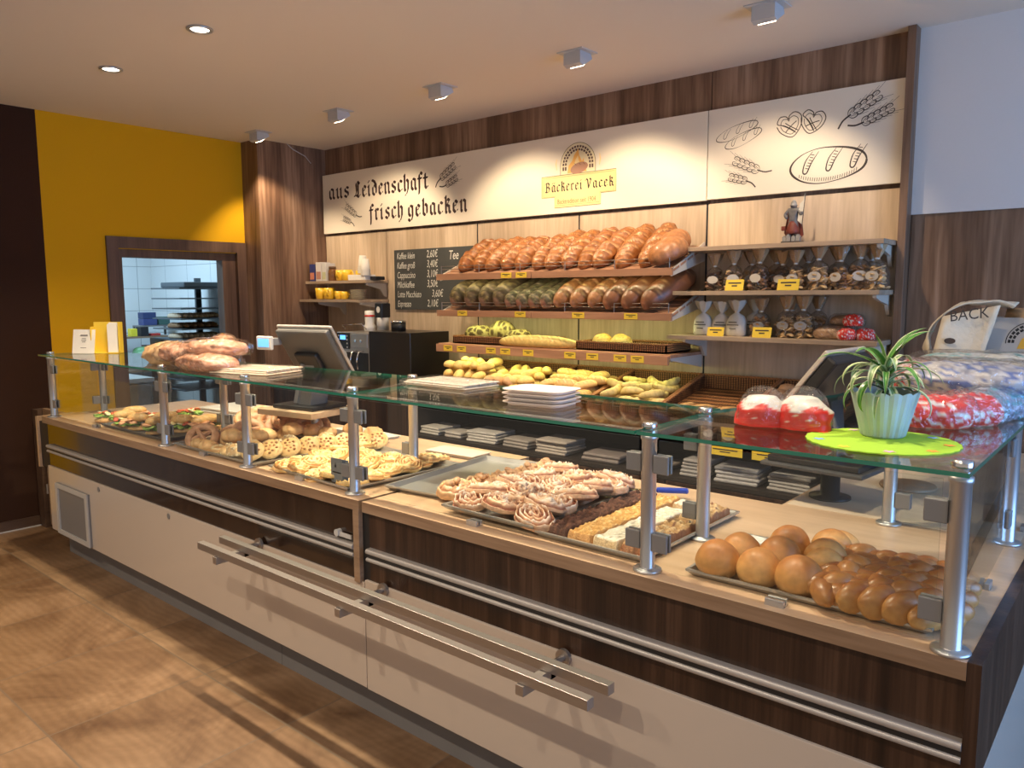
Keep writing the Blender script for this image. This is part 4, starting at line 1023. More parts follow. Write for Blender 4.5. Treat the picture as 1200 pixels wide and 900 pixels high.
# ---- middle rack
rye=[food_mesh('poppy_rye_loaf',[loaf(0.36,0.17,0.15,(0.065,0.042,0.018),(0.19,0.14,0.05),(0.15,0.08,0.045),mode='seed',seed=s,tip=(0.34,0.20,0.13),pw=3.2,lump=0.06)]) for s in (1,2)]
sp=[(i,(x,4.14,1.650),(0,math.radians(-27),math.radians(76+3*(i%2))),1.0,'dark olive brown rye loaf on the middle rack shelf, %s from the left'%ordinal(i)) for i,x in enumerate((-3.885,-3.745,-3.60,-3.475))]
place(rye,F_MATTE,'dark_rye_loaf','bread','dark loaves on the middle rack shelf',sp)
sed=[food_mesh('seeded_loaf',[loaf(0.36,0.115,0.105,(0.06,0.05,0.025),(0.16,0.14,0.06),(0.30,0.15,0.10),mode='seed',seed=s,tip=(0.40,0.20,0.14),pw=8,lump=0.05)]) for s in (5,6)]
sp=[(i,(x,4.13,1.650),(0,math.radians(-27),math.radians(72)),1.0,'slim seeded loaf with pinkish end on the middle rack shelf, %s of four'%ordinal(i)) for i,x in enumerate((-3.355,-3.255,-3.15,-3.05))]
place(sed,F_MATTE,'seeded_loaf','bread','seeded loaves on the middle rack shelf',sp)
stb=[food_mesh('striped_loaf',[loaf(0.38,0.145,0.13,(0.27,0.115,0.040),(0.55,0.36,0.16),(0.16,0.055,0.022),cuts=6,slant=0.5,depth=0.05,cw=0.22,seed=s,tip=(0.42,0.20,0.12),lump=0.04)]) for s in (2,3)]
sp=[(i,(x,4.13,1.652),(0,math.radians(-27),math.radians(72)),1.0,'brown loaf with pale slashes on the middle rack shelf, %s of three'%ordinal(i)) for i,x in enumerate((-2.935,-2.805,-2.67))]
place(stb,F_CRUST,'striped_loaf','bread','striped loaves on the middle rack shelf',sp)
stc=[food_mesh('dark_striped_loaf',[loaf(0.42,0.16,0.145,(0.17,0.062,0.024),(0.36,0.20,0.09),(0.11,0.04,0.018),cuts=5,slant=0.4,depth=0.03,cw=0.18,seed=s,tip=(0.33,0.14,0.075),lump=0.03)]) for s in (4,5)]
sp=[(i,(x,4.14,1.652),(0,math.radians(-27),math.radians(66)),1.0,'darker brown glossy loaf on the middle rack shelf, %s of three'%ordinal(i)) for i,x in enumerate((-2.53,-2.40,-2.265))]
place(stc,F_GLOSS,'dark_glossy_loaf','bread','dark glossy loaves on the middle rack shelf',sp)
# ---- lowest rack shelf
gir=[food_mesh('giraffe_loaf',[loaf(0.24,0.14,0.12,(0.10,0.060,0.016),(0.50,0.40,0.15),(0.09,0.05,0.02),mode='giraffe',seed=s,nu=44,nv=60)]) for s in (1,2)]
place(gir,F_MATTE,'giraffe_patterned_loaf','bread','patterned loaves in the flat wicker tray',[(0,(-3.83,4.15,1.336),(0,0,0.3),1.0,'left giraffe patterned dark loaf in the flat wicker tray'),(1,(-3.63,4.17,1.336),(0,0,-0.2),(1,1.1,1.35),'tallest middle giraffe patterned loaf in the flat wicker tray'),(0,(-3.45,4.14,1.336),(0,0,0.2),0.85,'right smaller giraffe patterned loaf in the flat wicker tray')])
bag=[food_mesh('long_loaf',[loaf(0.66,0.115,0.085,(0.66,0.46,0.14),(0.78,0.62,0.26),(0.48,0.27,0.08),cuts=8,slant=1.8,depth=0.08,seed=3,nv=64)])]
place(bag,F_ROLL,'long_white_loaf','bread',None,[(0,(-3.185,4.015,1.319),(0,0,0.02),1.0,'long pale slashed loaf lying in front of the wicker trays on the lowest rack shelf')])
cr_=[food_mesh('crusty_roll',[bun(0.066,0.085,(0.70,0.50,0.16),(0.62,0.36,0.08),seed=s,crack=(0.30,0.15,0.03),lump=0.10)]) for s in (3,4)]
place(cr_,F_ROLL,'crusty_round_roll','bread roll','crusty rolls in the flat wicker tray',[(0,(-2.74,4.12,1.335),(0,0,0),1.0,'left crusty round roll in the right flat wicker tray'),(1,(-2.60,4.12,1.335),(0,0,1),1.0,'right crusty round roll in the right flat wicker tray')])
# ---- wicker baskets: heaped rolls
def deck(y): return 0.998+0.105*(y-3.76)/0.57
def heap(x0,x1,rows,n_per,zoff,meshes,mat,name,group,wh,szx=1.0,ang=90,jit=0.022,layers=1,seed=0,y0=3.83,y1=4.25,flat=0):
    rnd=random.Random(seed); sp=[]; 
    for l in range(layers):
        rws=rows-l
        for r in range(rws):
            y=y0+(y1-y0)*(r+0.5*l+0.3)/(rows)
            m=n_per-(l+r)%2
            for k in range(m):
                x=x0+0.045+(x1-x0-0.09)*(k+0.5)/m+rnd.uniform(-jit,jit)
                place_name='%s in the %s, layer %d, row %d, %s from left'%(name.replace('_',' '),wh,l+1,r+1,ordinal(k))
                sp.append((rnd.randrange(len(meshes)),(x,y+rnd.uniform(-jit,jit),deck(y)+0.006+l*zoff+rnd.uniform(0,0.006)),(rnd.uniform(-.3,.3),rnd.uniform(-.45,.25),math.radians(ang+rnd.uniform(-60,60))),szx*rnd.uniform(0.9,1.08),place_name))
    place(meshes,mat,name,'bread roll',group,sp)
yel=[food_mesh('oval_roll',[loaf(0.125,0.072,0.062,(0.72,0.52,0.17),(0.80,0.64,0.28),(0.58,0.33,0.10),mode='plain',seed=s,nu=18,nv=18,pw=2.2,mot=0.12)]) for s in (1,2)]
heap(BX[0],BX[1],4,5,0.048,yel,F_ROLL,'yellow_oval_roll','rolls in the first basket','first basket',layers=3,seed=1)
pnk=[food_mesh('brown_roll',[loaf(0.12,0.078,0.070,(0.55,0.30,0.13),(0.62,0.36,0.18),(0.42,0.20,0.08),mode='plain',seed=s,nu=18,nv=18,pw=2.2)]) for s in (1,2)]
sp=[(k,(BX[1]+0.08+k*0.082,3.85,deck(3.85)+0.045),(0,0.5,math.radians(70)),1.0,'brown roll leaning in front in the second basket, %s from left'%ordinal(k)) for k in range(3)]
place(pnk,F_ROLL,'brown_roll','bread roll','brown rolls in the second basket',sp)
heap(BX[1],BX[2],4,5,0.048,yel,F_ROLL,'pale_oval_roll','pale rolls in the second basket','second basket',layers=2,seed=2,y0=3.83)
lng=[food_mesh('long_roll',[loaf(0.165,0.070,0.062,(0.68,0.43,0.15),(0.80,0.60,0.30),(0.50,0.26,0.09),cuts=3,slant=1.2,seed=s,nu=18,nv=22,mot=0.12)]) for s in (1,2)]
heap(BX[2],BX[3],4,4,0.045,lng,F_ROLL,'long_pale_roll','rolls in the third basket','third basket',layers=2,seed=3,ang=30)
cre=[food_mesh('seeded_crescent',[loaf(0.17,0.052,0.050,(0.60,0.46,0.17),(0.34,0.25,0.08),(0.45,0.30,0.10),mode='crescent',cuts=6,depth=0.10,seed=s,nu=16,nv=26)]) for s in (1,2)]
heap(BX[3],BX[4],4,4,0.040,cre,F_ROLL,'seeded_crescent_roll','rolls in the fourth basket','fourth basket',layers=2,seed=4,ang=20,jit=0.025)
stk=[food_mesh('bread_stick',[loaf(0.20,0.038,0.034,(0.50,0.30,0.12),(0.6,0.4,0.2),(0.36,0.18,0.07),mode='plain',seed=1,nu=12,nv=16)])]
rnd=random.Random(4)
sp=[(0,(BX[4]+0.10+0.075*k,3.85+0.04*(k%2),deck(3.85)+0.01),(0,-0.10-0.1*(k==0),math.radians(90+rnd.uniform(-55,55))),1.0,'thin bread stick in the fifth basket, %s from the left'%ordinal(k)) for k in range(5)]
place(stk,F_ROLL,'bread_stick','bread roll','bread sticks in the fifth basket',sp)
drk=[food_mesh('dark_roll',[bun(0.052,0.062,(0.20,0.11,0.06),(0.14,0.07,0.035),seed=s,nu=18,nv=12,lump=0.15)]) for s in (1,2)]
heap(BX[5],BX[6],4,4,0.045,drk,F_MATTE,'dark_seeded_roll','rolls in the sixth basket','sixth basket',layers=2,seed=5)

# ================================================================== trays on the counter
M_DTRAY=simple('dark_tray',(0.12,0.12,0.125),0.4,metal=0.5)
def tray(cx,cy,lx,ly,z,rz,label,mat=None,lip=0.020,grp='baking trays on the worktop'):
    m=MB(); h=lip; o_=0.014
    X,Y=lx/2,ly/2; x,y=X-o_,Y-o_
    V=[(-x,-y,0.002),(x,-y,0.002),(x,y,0.002),(-x,y,0.002),(-X+.004,-Y+.004,h),(X-.004,-Y+.004,h),(X-.004,Y-.004,h),(-X+.004,Y-.004,h),
       (-X-.004,-Y-.004,h),(X+.004,-Y-.004,h),(X+.004,Y+.004,h),(-X-.004,Y+.004,h),(-X-.004,-Y-.004,h-.006),(X+.004,-Y-.004,h-.006),(X+.004,Y+.004,h-.006),(-X-.004,Y+.004,h-.006),
       (-x-.002,-y-.002,0),(x+.002,-y-.002,0),(x+.002,y+.002,0),(-x-.002,y+.002,0)]
    Fc=[(0,1,2,3)]
    for a,b_ in ((0,4),(4,8),(8,12),(12,16)):
        for k in range(4): Fc.append((a+k,a+(k+1)%4,b_+(k+1)%4,b_+k))
    Fc.append((16,19,18,17))
    m.add(V,Fc)
    o=m.build('baking_tray',mat or M_TRAY,loc=(cx,cy,z),rot=(0,0,rz))
    return tag(o,label,'tray',grp)
tray(-0.655,2.065,0.60,0.40,ZT+0.001,0.0,'metal tray holding the round buns and braided loaves')
tray(-1.285,2.175,0.395,0.62,ZT+0.002,-0.01,'metal tray full of crumble sheet cake strips')
tray(-2.135,2.315,0.44,0.68,ZT+0.001,0.11,'half empty metal tray behind the pink pastries')
tray(-1.700,2.165,0.41,0.60,ZT+0.014,-0.01,'metal tray under the pink glazed pastries')
tray(-2.68,2.145,0.60,0.60,ZT+0.001,-0.06,'metal tray of golden cheese pastries by the counter joint')
tray(-3.455,2.23,0.76,0.78,ZT+0.001,-0.02,'metal tray of ring rolls and seeded rolls')
tray(-4.375,2.08,0.78,0.44,ZT+0.001,0.0,'dark tray of open sandwiches at the left end',M_DTRAY)

# ---- right tray: buns, knots, braids
bb_=(0.50,0.235,0.075); bd_=(0.38,0.125,0.030)
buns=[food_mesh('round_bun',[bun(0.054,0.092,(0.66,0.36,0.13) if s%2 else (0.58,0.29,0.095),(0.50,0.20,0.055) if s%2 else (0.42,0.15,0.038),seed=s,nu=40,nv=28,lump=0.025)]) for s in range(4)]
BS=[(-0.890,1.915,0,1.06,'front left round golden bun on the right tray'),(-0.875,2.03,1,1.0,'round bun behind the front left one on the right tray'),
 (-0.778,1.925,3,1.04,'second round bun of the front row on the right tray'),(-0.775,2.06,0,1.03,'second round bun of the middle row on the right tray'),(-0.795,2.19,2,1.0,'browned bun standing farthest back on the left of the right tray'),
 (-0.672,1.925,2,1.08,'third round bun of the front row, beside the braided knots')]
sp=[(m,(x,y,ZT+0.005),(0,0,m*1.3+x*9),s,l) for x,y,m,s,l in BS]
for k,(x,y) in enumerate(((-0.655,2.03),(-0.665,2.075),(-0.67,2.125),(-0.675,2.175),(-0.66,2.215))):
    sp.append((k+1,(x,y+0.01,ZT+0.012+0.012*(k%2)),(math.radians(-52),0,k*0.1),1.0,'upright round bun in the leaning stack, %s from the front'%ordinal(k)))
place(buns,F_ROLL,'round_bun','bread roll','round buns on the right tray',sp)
def braid(L,n,w,base,dark,seed):
    out=[]
    for k in range(n):
        t=(k+0.5)/n*2-1; x=t*L/2*0.9; s_=w*(1-0.35*t*t)
        for side in (-1,1):
            out.append(blob((x+side*0.25*L/n,side*s_*0.42,s_*0.42),(L/n*1.02,s_*0.36,s_*0.44),base,dark,seed=seed+k*2+side,rot=side*-0.95,nu=18,nv=14,lump=0.06,side_tone=0.9))
        out.append(blob((x+0.5*L/n,0,s_*0.60),(L/n*0.75,s_*0.30,s_*0.36),base,dark,seed=seed+50+k,rot=0.6,nu=16,nv=12,lump=0.06,side_tone=0.8))
    return out
zb=(0.50,0.20,0.052); zd=(0.30,0.085,0.020)
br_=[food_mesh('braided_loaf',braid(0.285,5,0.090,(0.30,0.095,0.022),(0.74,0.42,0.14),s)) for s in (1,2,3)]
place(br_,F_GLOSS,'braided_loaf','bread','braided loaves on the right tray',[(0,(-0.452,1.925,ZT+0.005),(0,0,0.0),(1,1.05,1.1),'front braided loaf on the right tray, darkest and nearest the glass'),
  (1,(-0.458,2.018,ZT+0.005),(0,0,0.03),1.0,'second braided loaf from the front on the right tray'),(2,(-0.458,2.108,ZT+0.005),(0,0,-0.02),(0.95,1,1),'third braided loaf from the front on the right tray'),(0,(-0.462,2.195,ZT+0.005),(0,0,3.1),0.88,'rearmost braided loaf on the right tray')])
kn=[]
for s in (1,2):
    P=[]
    for k in range(5):
        a=2*pi*k/5; P.append(blob((0.030*cos(a),0.028*sin(a),0.030),(0.042,0.026,0.026),(0.32,0.11,0.03),(0.68,0.36,0.12),seed=s*9+k,rot=a+1.1,nu=16,nv=12,side_tone=0.8))
    P.append(blob((0.004,0,0.046),(0.034,0.024,0.022),(0.40,0.15,0.04),(0.72,0.40,0.15),seed=s,rot=0.5,nu=16,nv=12,side_tone=0.8))
    kn.append(food_mesh('braided_knot',P))
place(kn,F_GLOSS,'braided_knot','bread roll','braided knots on the right tray',[(0,(-0.578,1.915,ZT+0.006),(0.1,0,0.4),1.22,'front glossy braided knot beside the round buns'),(1,(-0.580,2.01,ZT+0.006),(0,0,1.4),1.2,'second braided knot from the front on the right tray'),
 (0,(-0.575,2.085,ZT+0.006),(0,0,2.4),1.12,'third braided knot from the front on the right tray'),(1,(-0.60,2.19,ZT+0.006),(0,0,0.2),1.15,'rearmost braided knot on the right tray')])

# ---- crumble cake strips
def strip(cx,W,L,base,dark,speck,label,seed,cy=2.175,H=0.034,rough=0.5,cell=60,side=None,z=ZT+0.005):
    me=food_mesh('sheet_cake_strip',[crumbcake(L,W,H,base,dark,speck,seed=seed,rough=rough,cell=cell,side=side,nx=int(L*170),ny=int(W*330))])
    me.materials.append(F_CRUMB); o=bpy.data.objects.new('sheet_cake_strip',me); col.objects.link(o); o.location=(cx,cy,z); tag(o,label,'cake')
strip(-1.430,0.092,0.58,(0.135,0.050,0.030),(0.060,0.020,0.013),(0.19,0.08,0.05),'dark chocolate crumble cake strip',1,rough=0.55)
strip(-1.335,0.090,0.58,(0.78,0.47,0.17),(0.55,0.28,0.08),(0.86,0.60,0.28),'golden crumble cake strip between the chocolate and white ones',2,rough=0.4,cell=70,side=(0.5,0.25,0.1))
strip(-1.240,0.090,0.46,(0.86,0.82,0.72),(0.74,0.66,0.52),(0.40,0.33,0.24),'white topped sheet cake strip with dark specks',3,cy=2.115,rough=0.14,cell=40,side=(0.55,0.36,0.18))
strip(-1.240,0.086,0.085,(0.86,0.82,0.72),(0.74,0.66,0.52),(0.40,0.33,0.24),'single white topped cake square at the back of the tray',4,cy=2.415,rough=0.14,cell=40,side=(0.55,0.36,0.18))
strip(-1.145,0.086,0.58,(0.66,0.48,0.27),(0.42,0.24,0.10),(0.22,0.10,0.06),'pale brown streusel cake strip at the right edge of the tray',5,rough=0.6,cell=48,side=(0.28,0.09,0.04))

# ---- pink glazed pastries
pb=(0.70,0.42,0.26); pg=(0.26,0.075,0.040); pi_=(0.93,0.78,0.69)
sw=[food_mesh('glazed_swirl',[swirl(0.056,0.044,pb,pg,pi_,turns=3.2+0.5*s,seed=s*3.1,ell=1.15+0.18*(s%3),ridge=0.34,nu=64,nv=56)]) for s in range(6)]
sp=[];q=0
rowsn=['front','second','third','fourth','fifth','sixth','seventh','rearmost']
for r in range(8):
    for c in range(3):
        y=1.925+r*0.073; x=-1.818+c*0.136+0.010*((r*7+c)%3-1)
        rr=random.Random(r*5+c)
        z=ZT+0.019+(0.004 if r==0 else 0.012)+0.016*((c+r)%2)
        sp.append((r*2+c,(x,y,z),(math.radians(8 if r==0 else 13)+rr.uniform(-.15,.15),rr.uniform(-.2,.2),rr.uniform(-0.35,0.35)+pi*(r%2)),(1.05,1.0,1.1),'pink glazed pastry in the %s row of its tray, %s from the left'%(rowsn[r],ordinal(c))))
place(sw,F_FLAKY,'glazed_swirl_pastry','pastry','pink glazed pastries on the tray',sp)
nt_=[food_mesh('nut_mound',[swirl(0.065,0.050,(0.66,0.40,0.21),(0.30,0.11,0.05),(0.80,0.56,0.38),turns=3,seed=s+20,ridge=0.25)]+clusters(26,(0.055,0.052),0.013,(0.74,0.47,0.27),(0.34,0.12,0.06),seed=s,zmax=0.062)) for s in (1,2,3)]
sp=[(k,(x,y,ZT+0.006),(0.1,0,k*1.1),1.2,'chunky nut crusted pastry on the half empty tray, %s from the front'%ordinal(k)) for k,(x,y) in enumerate(((-2.005,2.04),(-1.985,2.16),(-1.965,2.28),(-1.955,2.40),(-1.955,2.52)))]
place(nt_,F_FLAKY,'nut_pastry','pastry','nut pastries on the half empty tray',sp)

# ---- cheese pastries
ch=[food_mesh('cheese_pastry',[swirl(0.050,0.030,(0.84,0.55,0.22),(0.50,0.22,0.06),(0.93,0.76,0.42),turns=2.6+0.6*s,seed=s*5.7,ell=1.25,ridge=0.34,nu=54,nv=44)]) for s in range(5)]
sp=[]
for r in range(9):
    for c in range(5):
        if r>=6 and c in (1,2,3): continue
        rr=random.Random(r*11+c); x=-2.915+c*0.118+0.012*(r%2)-0.010*r; y=1.895+r*0.066
        sp.append((r+c,(x+rr.uniform(-.01,.01),y,ZT+0.008+0.014*(r%2)+0.010*(c%2)),(rr.uniform(-.1,.35),rr.uniform(-.25,.25),rr.uniform(0,6)),1.08,'golden cheese pastry, row %s from the front, %s from the left'%(ordinal(r),ordinal(c))))
place(ch,F_FLAKY,'cheese_pastry','pastry','cheese pastries by the counter joint',sp)

# ---- ring roll tray
rg=[food_mesh('ring_roll',[ring(0.050,0.019,(0.80,0.46,0.25),(0.55,0.24,0.10),seed=s,twist=s%2)]) for s in (1,2)]
sp=[]
for r in range(2):
    for c in range(6):
        rr=random.Random(r*9+c); sp.append((c+r,(-4.04+c*0.112+0.05*r,2.44-0.09*r+0.02*(c%2),ZT+0.040+0.022*(c%2)+0.02*r),(math.radians(38)+rr.uniform(-.15,.15),rr.uniform(-.2,.2),0.9+rr.uniform(-.3,.3)),1.05,'leaning ring roll in the %s row, %s from the left'%(('rear','nearer')[r],ordinal(c))))
place(rg,F_ROLL,'ring_roll','bread roll','ring rolls on the left counter',sp)
pz=[]
for s in (1,2):
    pz.append(food_mesh('twisted_pastry',[ring(0.062,0.020,(0.74,0.44,0.27),(0.48,0.22,0.11),seed=s,lump=0.2),blob((0.0,0.0,0.030),(0.054,0.014,0.016),(0.74,0.44,0.27),(0.45,0.2,0.1),seed=s,rot=0.5),blob((0.0,0.0,0.034),(0.052,0.013,0.015),(0.74,0.44,0.27),(0.45,0.2,0.1),seed=s+4,rot=-0.9)]))
place(pz,F_ROLL,'twisted_pretzel_roll','bread roll','twisted rolls beside the second post',[(0,(-3.78,1.97,ZT+0.028),(math.radians(48),0,0.75),1.05,'large twisted pretzel roll nearest the second front post'),(1,(-3.70,2.10,ZT+0.020),(math.radians(45),0,0.9),1.0,'twisted pretzel roll behind the large one'),
 (0,(-3.62,2.14,ZT+0.045),(math.radians(50),0.1,1.0),1.1,'speckled twisted roll behind the oval rolls'),(1,(-3.80,2.30,ZT+0.03),(math.radians(45),0,0.9),1.25,'broad twisted roll before the ring rolls'),(0,(-3.66,2.36,ZT+0.045),(math.radians(40),0,0.9),1.1,'twisted roll leaning on the ring rolls')])
ov=[food_mesh('oval_bun',[loaf(0.108,0.080,0.056,(0.80,0.50,0.24),(0.86,0.6,0.3),(0.60,0.30,0.12),mode='slash',cuts=1,depth=0.10,lump=0.12,seed=s,nu=20,nv=20,mot=0.15)]) for s in (1,2,3)]
sp=[(k,(x,y,ZT+0.006+z),(0.1,0.05*(k%3-1),0.15*(k%4)),sc,'plump oval bun %s'%l) for k,(x,y,z,sc,l) in enumerate([
 (-3.69,1.90,0,0.9,'at the front left of the ring roll tray'),(-3.585,1.895,0,1.0,'in the front row right of the first oval bun'),(-3.56,2.01,0.035,1.15,'with dark speckles on top of the front row'),(-3.50,2.12,0.03,1.0,'in the middle of the left group, upper'),(-3.66,2.05,0.0,1.0,'behind the front left one'),
 (-3.42,2.27,0.05,1.1,'leaning before the ring rolls'),(-3.30,2.40,0.03,1.0,'right of the leaning one'),(-3.38,2.36,0.04,1.0,'in the third row, left'),(-3.22,2.50,0.04,1.1,'in the third row, middle'),(-3.10,2.54,0.03,1.05,'in the third row, right end'),(-3.50,2.28,0.01,1.05,'pale, behind the crumb topped rolls'),(-3.54,2.19,0.02,1.05,'pale, left of the leaning one')])]
place(ov,F_ROLL,'oval_bun','bread roll','oval buns on the left counter',sp)
sdd=[food_mesh('crumb_roll',[bun(0.046,0.046,(0.80,0.58,0.32),(0.64,0.38,0.16),seed=s,nu=20,nv=14)]+clusters(60,(0.046,0.046),0.0085,(0.93,0.80,0.56),(0.58,0.38,0.18),seed=s+3,zmax=0.050)) for s in (1,2,3)]
sp=[]
for r in range(7):
    for c in range(2):
        rr=random.Random(r*3+c+40); x=-3.395+c*0.092+r*0.034; y=1.905+r*0.086-0.02*c
        sp.append((r+c,(x,y,ZT+0.014+0.014*((r+c)%2)),(math.radians(20)+rr.uniform(-.2,.2),rr.uniform(-.2,.2),rr.uniform(0,6)),1.0,'crumb topped roll, row %s from the front, %s from the left'%(ordinal(r),ordinal(c))))
place(sdd,F_ROLL,'crumb_topped_roll','bread roll','crumb topped rolls on the left counter',sp)
ck=[food_mesh('cracked_cookie',[bun(0.052,0.034,(0.84,0.60,0.30),(0.76,0.48,0.20),seed=s,nu=26,nv=16,lump=0.06,crack=(0.50,0.26,0.10))]+[blob((0.034*cos(k*2.4+s)*sqrt((k+1)/11),0.034*sin(k*2.4+s)*sqrt((k+1)/11),0.031),(0.007,0.006,0.005),(0.48,0.25,0.10),(0.36,0.16,0.06),seed=k,nu=8,nv=6) for k in range(11)]) for s in (1,2,3)]
sp=[]
for r in range(8):
    rr=random.Random(r+90); sp.append((r,(-3.215+r*0.034,1.915+r*0.078,ZT+0.040),(math.radians(48)+rr.uniform(-.1,.1),0,math.radians(42)),1.0,'large speckled cookie leaning in the diagonal row, %s from the front'%ordinal(r)))
place(ck,F_ROLL,'speckled_cookie','cookie','speckled cookies in a diagonal row',sp)
poc=[food_mesh('seeded_pocket',[swirl(0.058,0.035,(0.84,0.62,0.34),(0.55,0.30,0.12),(0.93,0.82,0.58),turns=1.3,seed=s,ell=1.25)]) for s in (1,2)]
sp=[(k,(x,y,ZT+0.008),(0.1,0,k),1.0,'pale seeded pocket roll %s'%l) for k,(x,y,l) in enumerate([(-3.485,1.90,'in front of the oval buns'),(-3.46,2.02,'left of the third front post'),(-3.77,2.13,'behind the first oval bun'),(-3.50,2.40,'in the pale rear group')])]
place(poc,F_ROLL,'seeded_pocket_roll','bread roll','seeded pocket rolls on the left counter',sp)

# ---- open sandwiches
def sandwich(seed,kind):
    rnd=random.Random(seed); P=[]
    P.append(loaf(0.17,0.085,0.030,(0.68,0.40,0.17),(0.8,0.6,0.3),(0.5,0.28,0.1),mode='plain',seed=seed,nu=18,nv=16))
    def put(n,base,dark,r,z,thin=0.3):
        for k in range(n):
            a=rnd.uniform(-0.07,0.07); b_=rnd.uniform(-0.035,0.035)
            P.append(blob((a,b_,z+rnd.uniform(0,0.012)),(r,r*0.8,r*thin),base,dark,seed=k+seed,rot=rnd.uniform(0,6),tilt=rnd.uniform(-.6,.6),nu=12,nv=8,lump=0.3))
    put(16,(0.20,0.40,0.06),(0.42,0.55,0.14),0.026,0.030,0.22)
    if kind==0: put(8,(0.80,0.18,0.07),(0.60,0.08,0.03),0.024,0.046); put(3,(0.90,0.85,0.65),(0.9,0.75,0.3),0.02,0.05)
    if kind==1: put(8,(0.90,0.50,0.28),(0.80,0.36,0.18),0.028,0.046)
    if kind==2: put(4,(0.88,0.80,0.60),(0.9,0.7,0.2),0.020,0.044); put(3,(0.75,0.16,0.07),(0.55,0.06,0.03),0.018,0.05)
    if kind!=0:
        v,c,f=loaf(0.135,0.075,0.045,(0.80,0.48,0.18),(0.85,0.62,0.35),(0.6,0.36,0.14),mode='slash',cuts=3,seed=seed+2,nu=18,nv=18)
        P.append(([(p[0],p[1]+0.014,p[2]+0.050) for p in v],c,f))
    return food_mesh('filled_roll',P)
sw_=[sandwich(k,k%3) for k in range(6)]
SP=[(-4.88,1.94,'with tomato at the far left end of the dark tray'),(-4.78,2.06,'second from the left, golden top'),(-4.66,1.95,'with egg and tomato, third from the left in front'),(-4.60,2.09,'with golden top in the middle of the dark tray'),(-4.47,1.94,'with red tomato in the front middle'),(-4.42,2.08,'heaped with lettuce in the middle'),(-4.42,2.22,'tallest of the sandwiches, lettuce spilling out'),(-4.27,1.95,'with onion rings at the front right'),(-4.22,2.08,'before the pale seeded baguette'),(-4.20,2.22,'with cheese at the rear right'),(-4.06,2.14,'long and seeded at the right end of the dark tray')]
sp=[(k,(x,y,ZT+0.006+0.028*(k in (6,))),(0.1*(k%3),0,0.5+0.6*(k%4)),1.0 if k<10 else (1.3,1.1,1.1),'filled roll '+l) for k,(x,y,l) in enumerate(SP)]
place(sw_,F_SALAD,'filled_roll','sandwich','open sandwiches on the dark tray',sp)

# ================================================================== cookie bags on the right shelves
M_KRAFT=clear('crinkled_cellophane',(0.70,0.52,0.34),f0=0.10,rough=0.15,bump=1.0,bscale=60,haze=0.62,hazec=(0.66,0.44,0.24))
def bag_outer(w,h,seed=0,nu=20,flare=1.0):
    V=[];C=[];Fc=[]
    prof=[(0.0,0.0),(0.86,0.0),(1.0,0.05),(1.02,0.25),(0.96,0.42),(0.70,0.56),(0.30,0.64),(0.17,0.665),(0.22,0.70),(0.42*flare,0.80),(0.60*flare,0.93),(0.66*flare,1.0)]
    for k,(r,z) in enumerate(prof):
        for i in range(nu):
            a=2*pi*i/nu; sq=1/max(abs(cos(a))**3+abs(sin(a))**3,1e-6)**(1/3.0)
            pl=1+((0.34*sin(7*a+seed)+0.18*sin(11*a+2*seed)) if k>=8 else (0.12*sin(9*a+seed) if 5<=k<8 else 0.03*sin(5*a+seed)))
            V.append((w/2*r*cos(a)*sq*pl, w*0.36*r*sin(a)*sq*pl*(0.6 if k>8 else 1), h*z+(0.02*h*sin(5*a+seed) if k==len(prof)-1 else 0)))
            C.append((1,1,1))
    n=len(prof)
    for k in range(n-1):
        for i in range(nu): j=(i+1)%nu; Fc.append((k*nu+i,k*nu+j,(k+1)*nu+j,(k+1)*nu+i))
    return V,C,Fc
def cookies(w,h,base,dark,seed):
    rnd=random.Random(seed); P=[]
    for k in range(48):
        z=rnd.uniform(0.02,0.50)*h; rr=1.0 if z<0.4*h else 0.75
        x=rnd.uniform(-.42,.42)*w*rr; y=rnd.uniform(-.33,.30)*w*rr
        P.append(blob((x,y,z),(0.16*w,0.13*w,0.05*w),base,dark,seed=k+seed,rot=rnd.uniform(0,6),tilt=rnd.uniform(-1,1),nu=10,nv=7,lump=0.15))
    return food_mesh('cookies',P)
def oval(mb,cx,y,cz,rx,rz,mi=0,n=20): mb.add([(cx+rx*cos(2*pi*k/n),y,cz+rz*sin(2*pi*k/n)) for k in range(n)],[list(range(n))],mi)
F_COOK=food('cookie',rough=0.6,bump=0.3,bscale=80)
M_LABEL=simple('paper_label',(0.50,0.47,0.43),0.6); M_TIE=simple('white_tie',(0.7,0.68,0.64),0.5)
def cookie_bag(label,w,h,base,dark,seed,group):
    t=thing('cookie_bag',label,'bag',(0,0,0),0,group)
    me=food_mesh('wrapper',[bag_outer(w,h,seed)]); me.materials.append(M_CELLO); o=link_mesh('wrapper',me,(),t)
    up=food_mesh('gathered_top',[bag_outer(w*0.97,h*0.995,seed+1)])
    b=bmesh.new(); b.from_mesh(up); bmesh.ops.delete(b,geom=[v for v in b.verts if v.co.z<h*0.60],context='VERTS'); b.to_mesh(up); b.free()
    link_mesh('gathered_top',up,M_KRAFT,t)
    c=cookies(w,h,base,dark,seed); link_mesh('cookies',c,F_COOK,t)
    m=MB(); oval(m,0,-w*0.375,h*0.30,w*0.30,w*0.21); m.build('label',M_LABEL,t,fix=False)
    MB().lathe([(w*0.095,-0.006),(w*0.105,0),(w*0.095,0.006)],(0,0,h*0.665),14).build('tie',M_TIE,t)
    return t
pals=[((0.50,0.30,0.13),(0.30,0.14,0.06)),((0.64,0.44,0.22),(0.46,0.26,0.10)),((0.14,0.07,0.04),(0.28,0.15,0.08)),((0.58,0.38,0.19),(0.20,0.09,0.05))]
protos=[cookie_bag('x',0.115,0.23,*pals[k],k*5+1,'cellophane cookie bags on the right shelves') for k in range(4)]
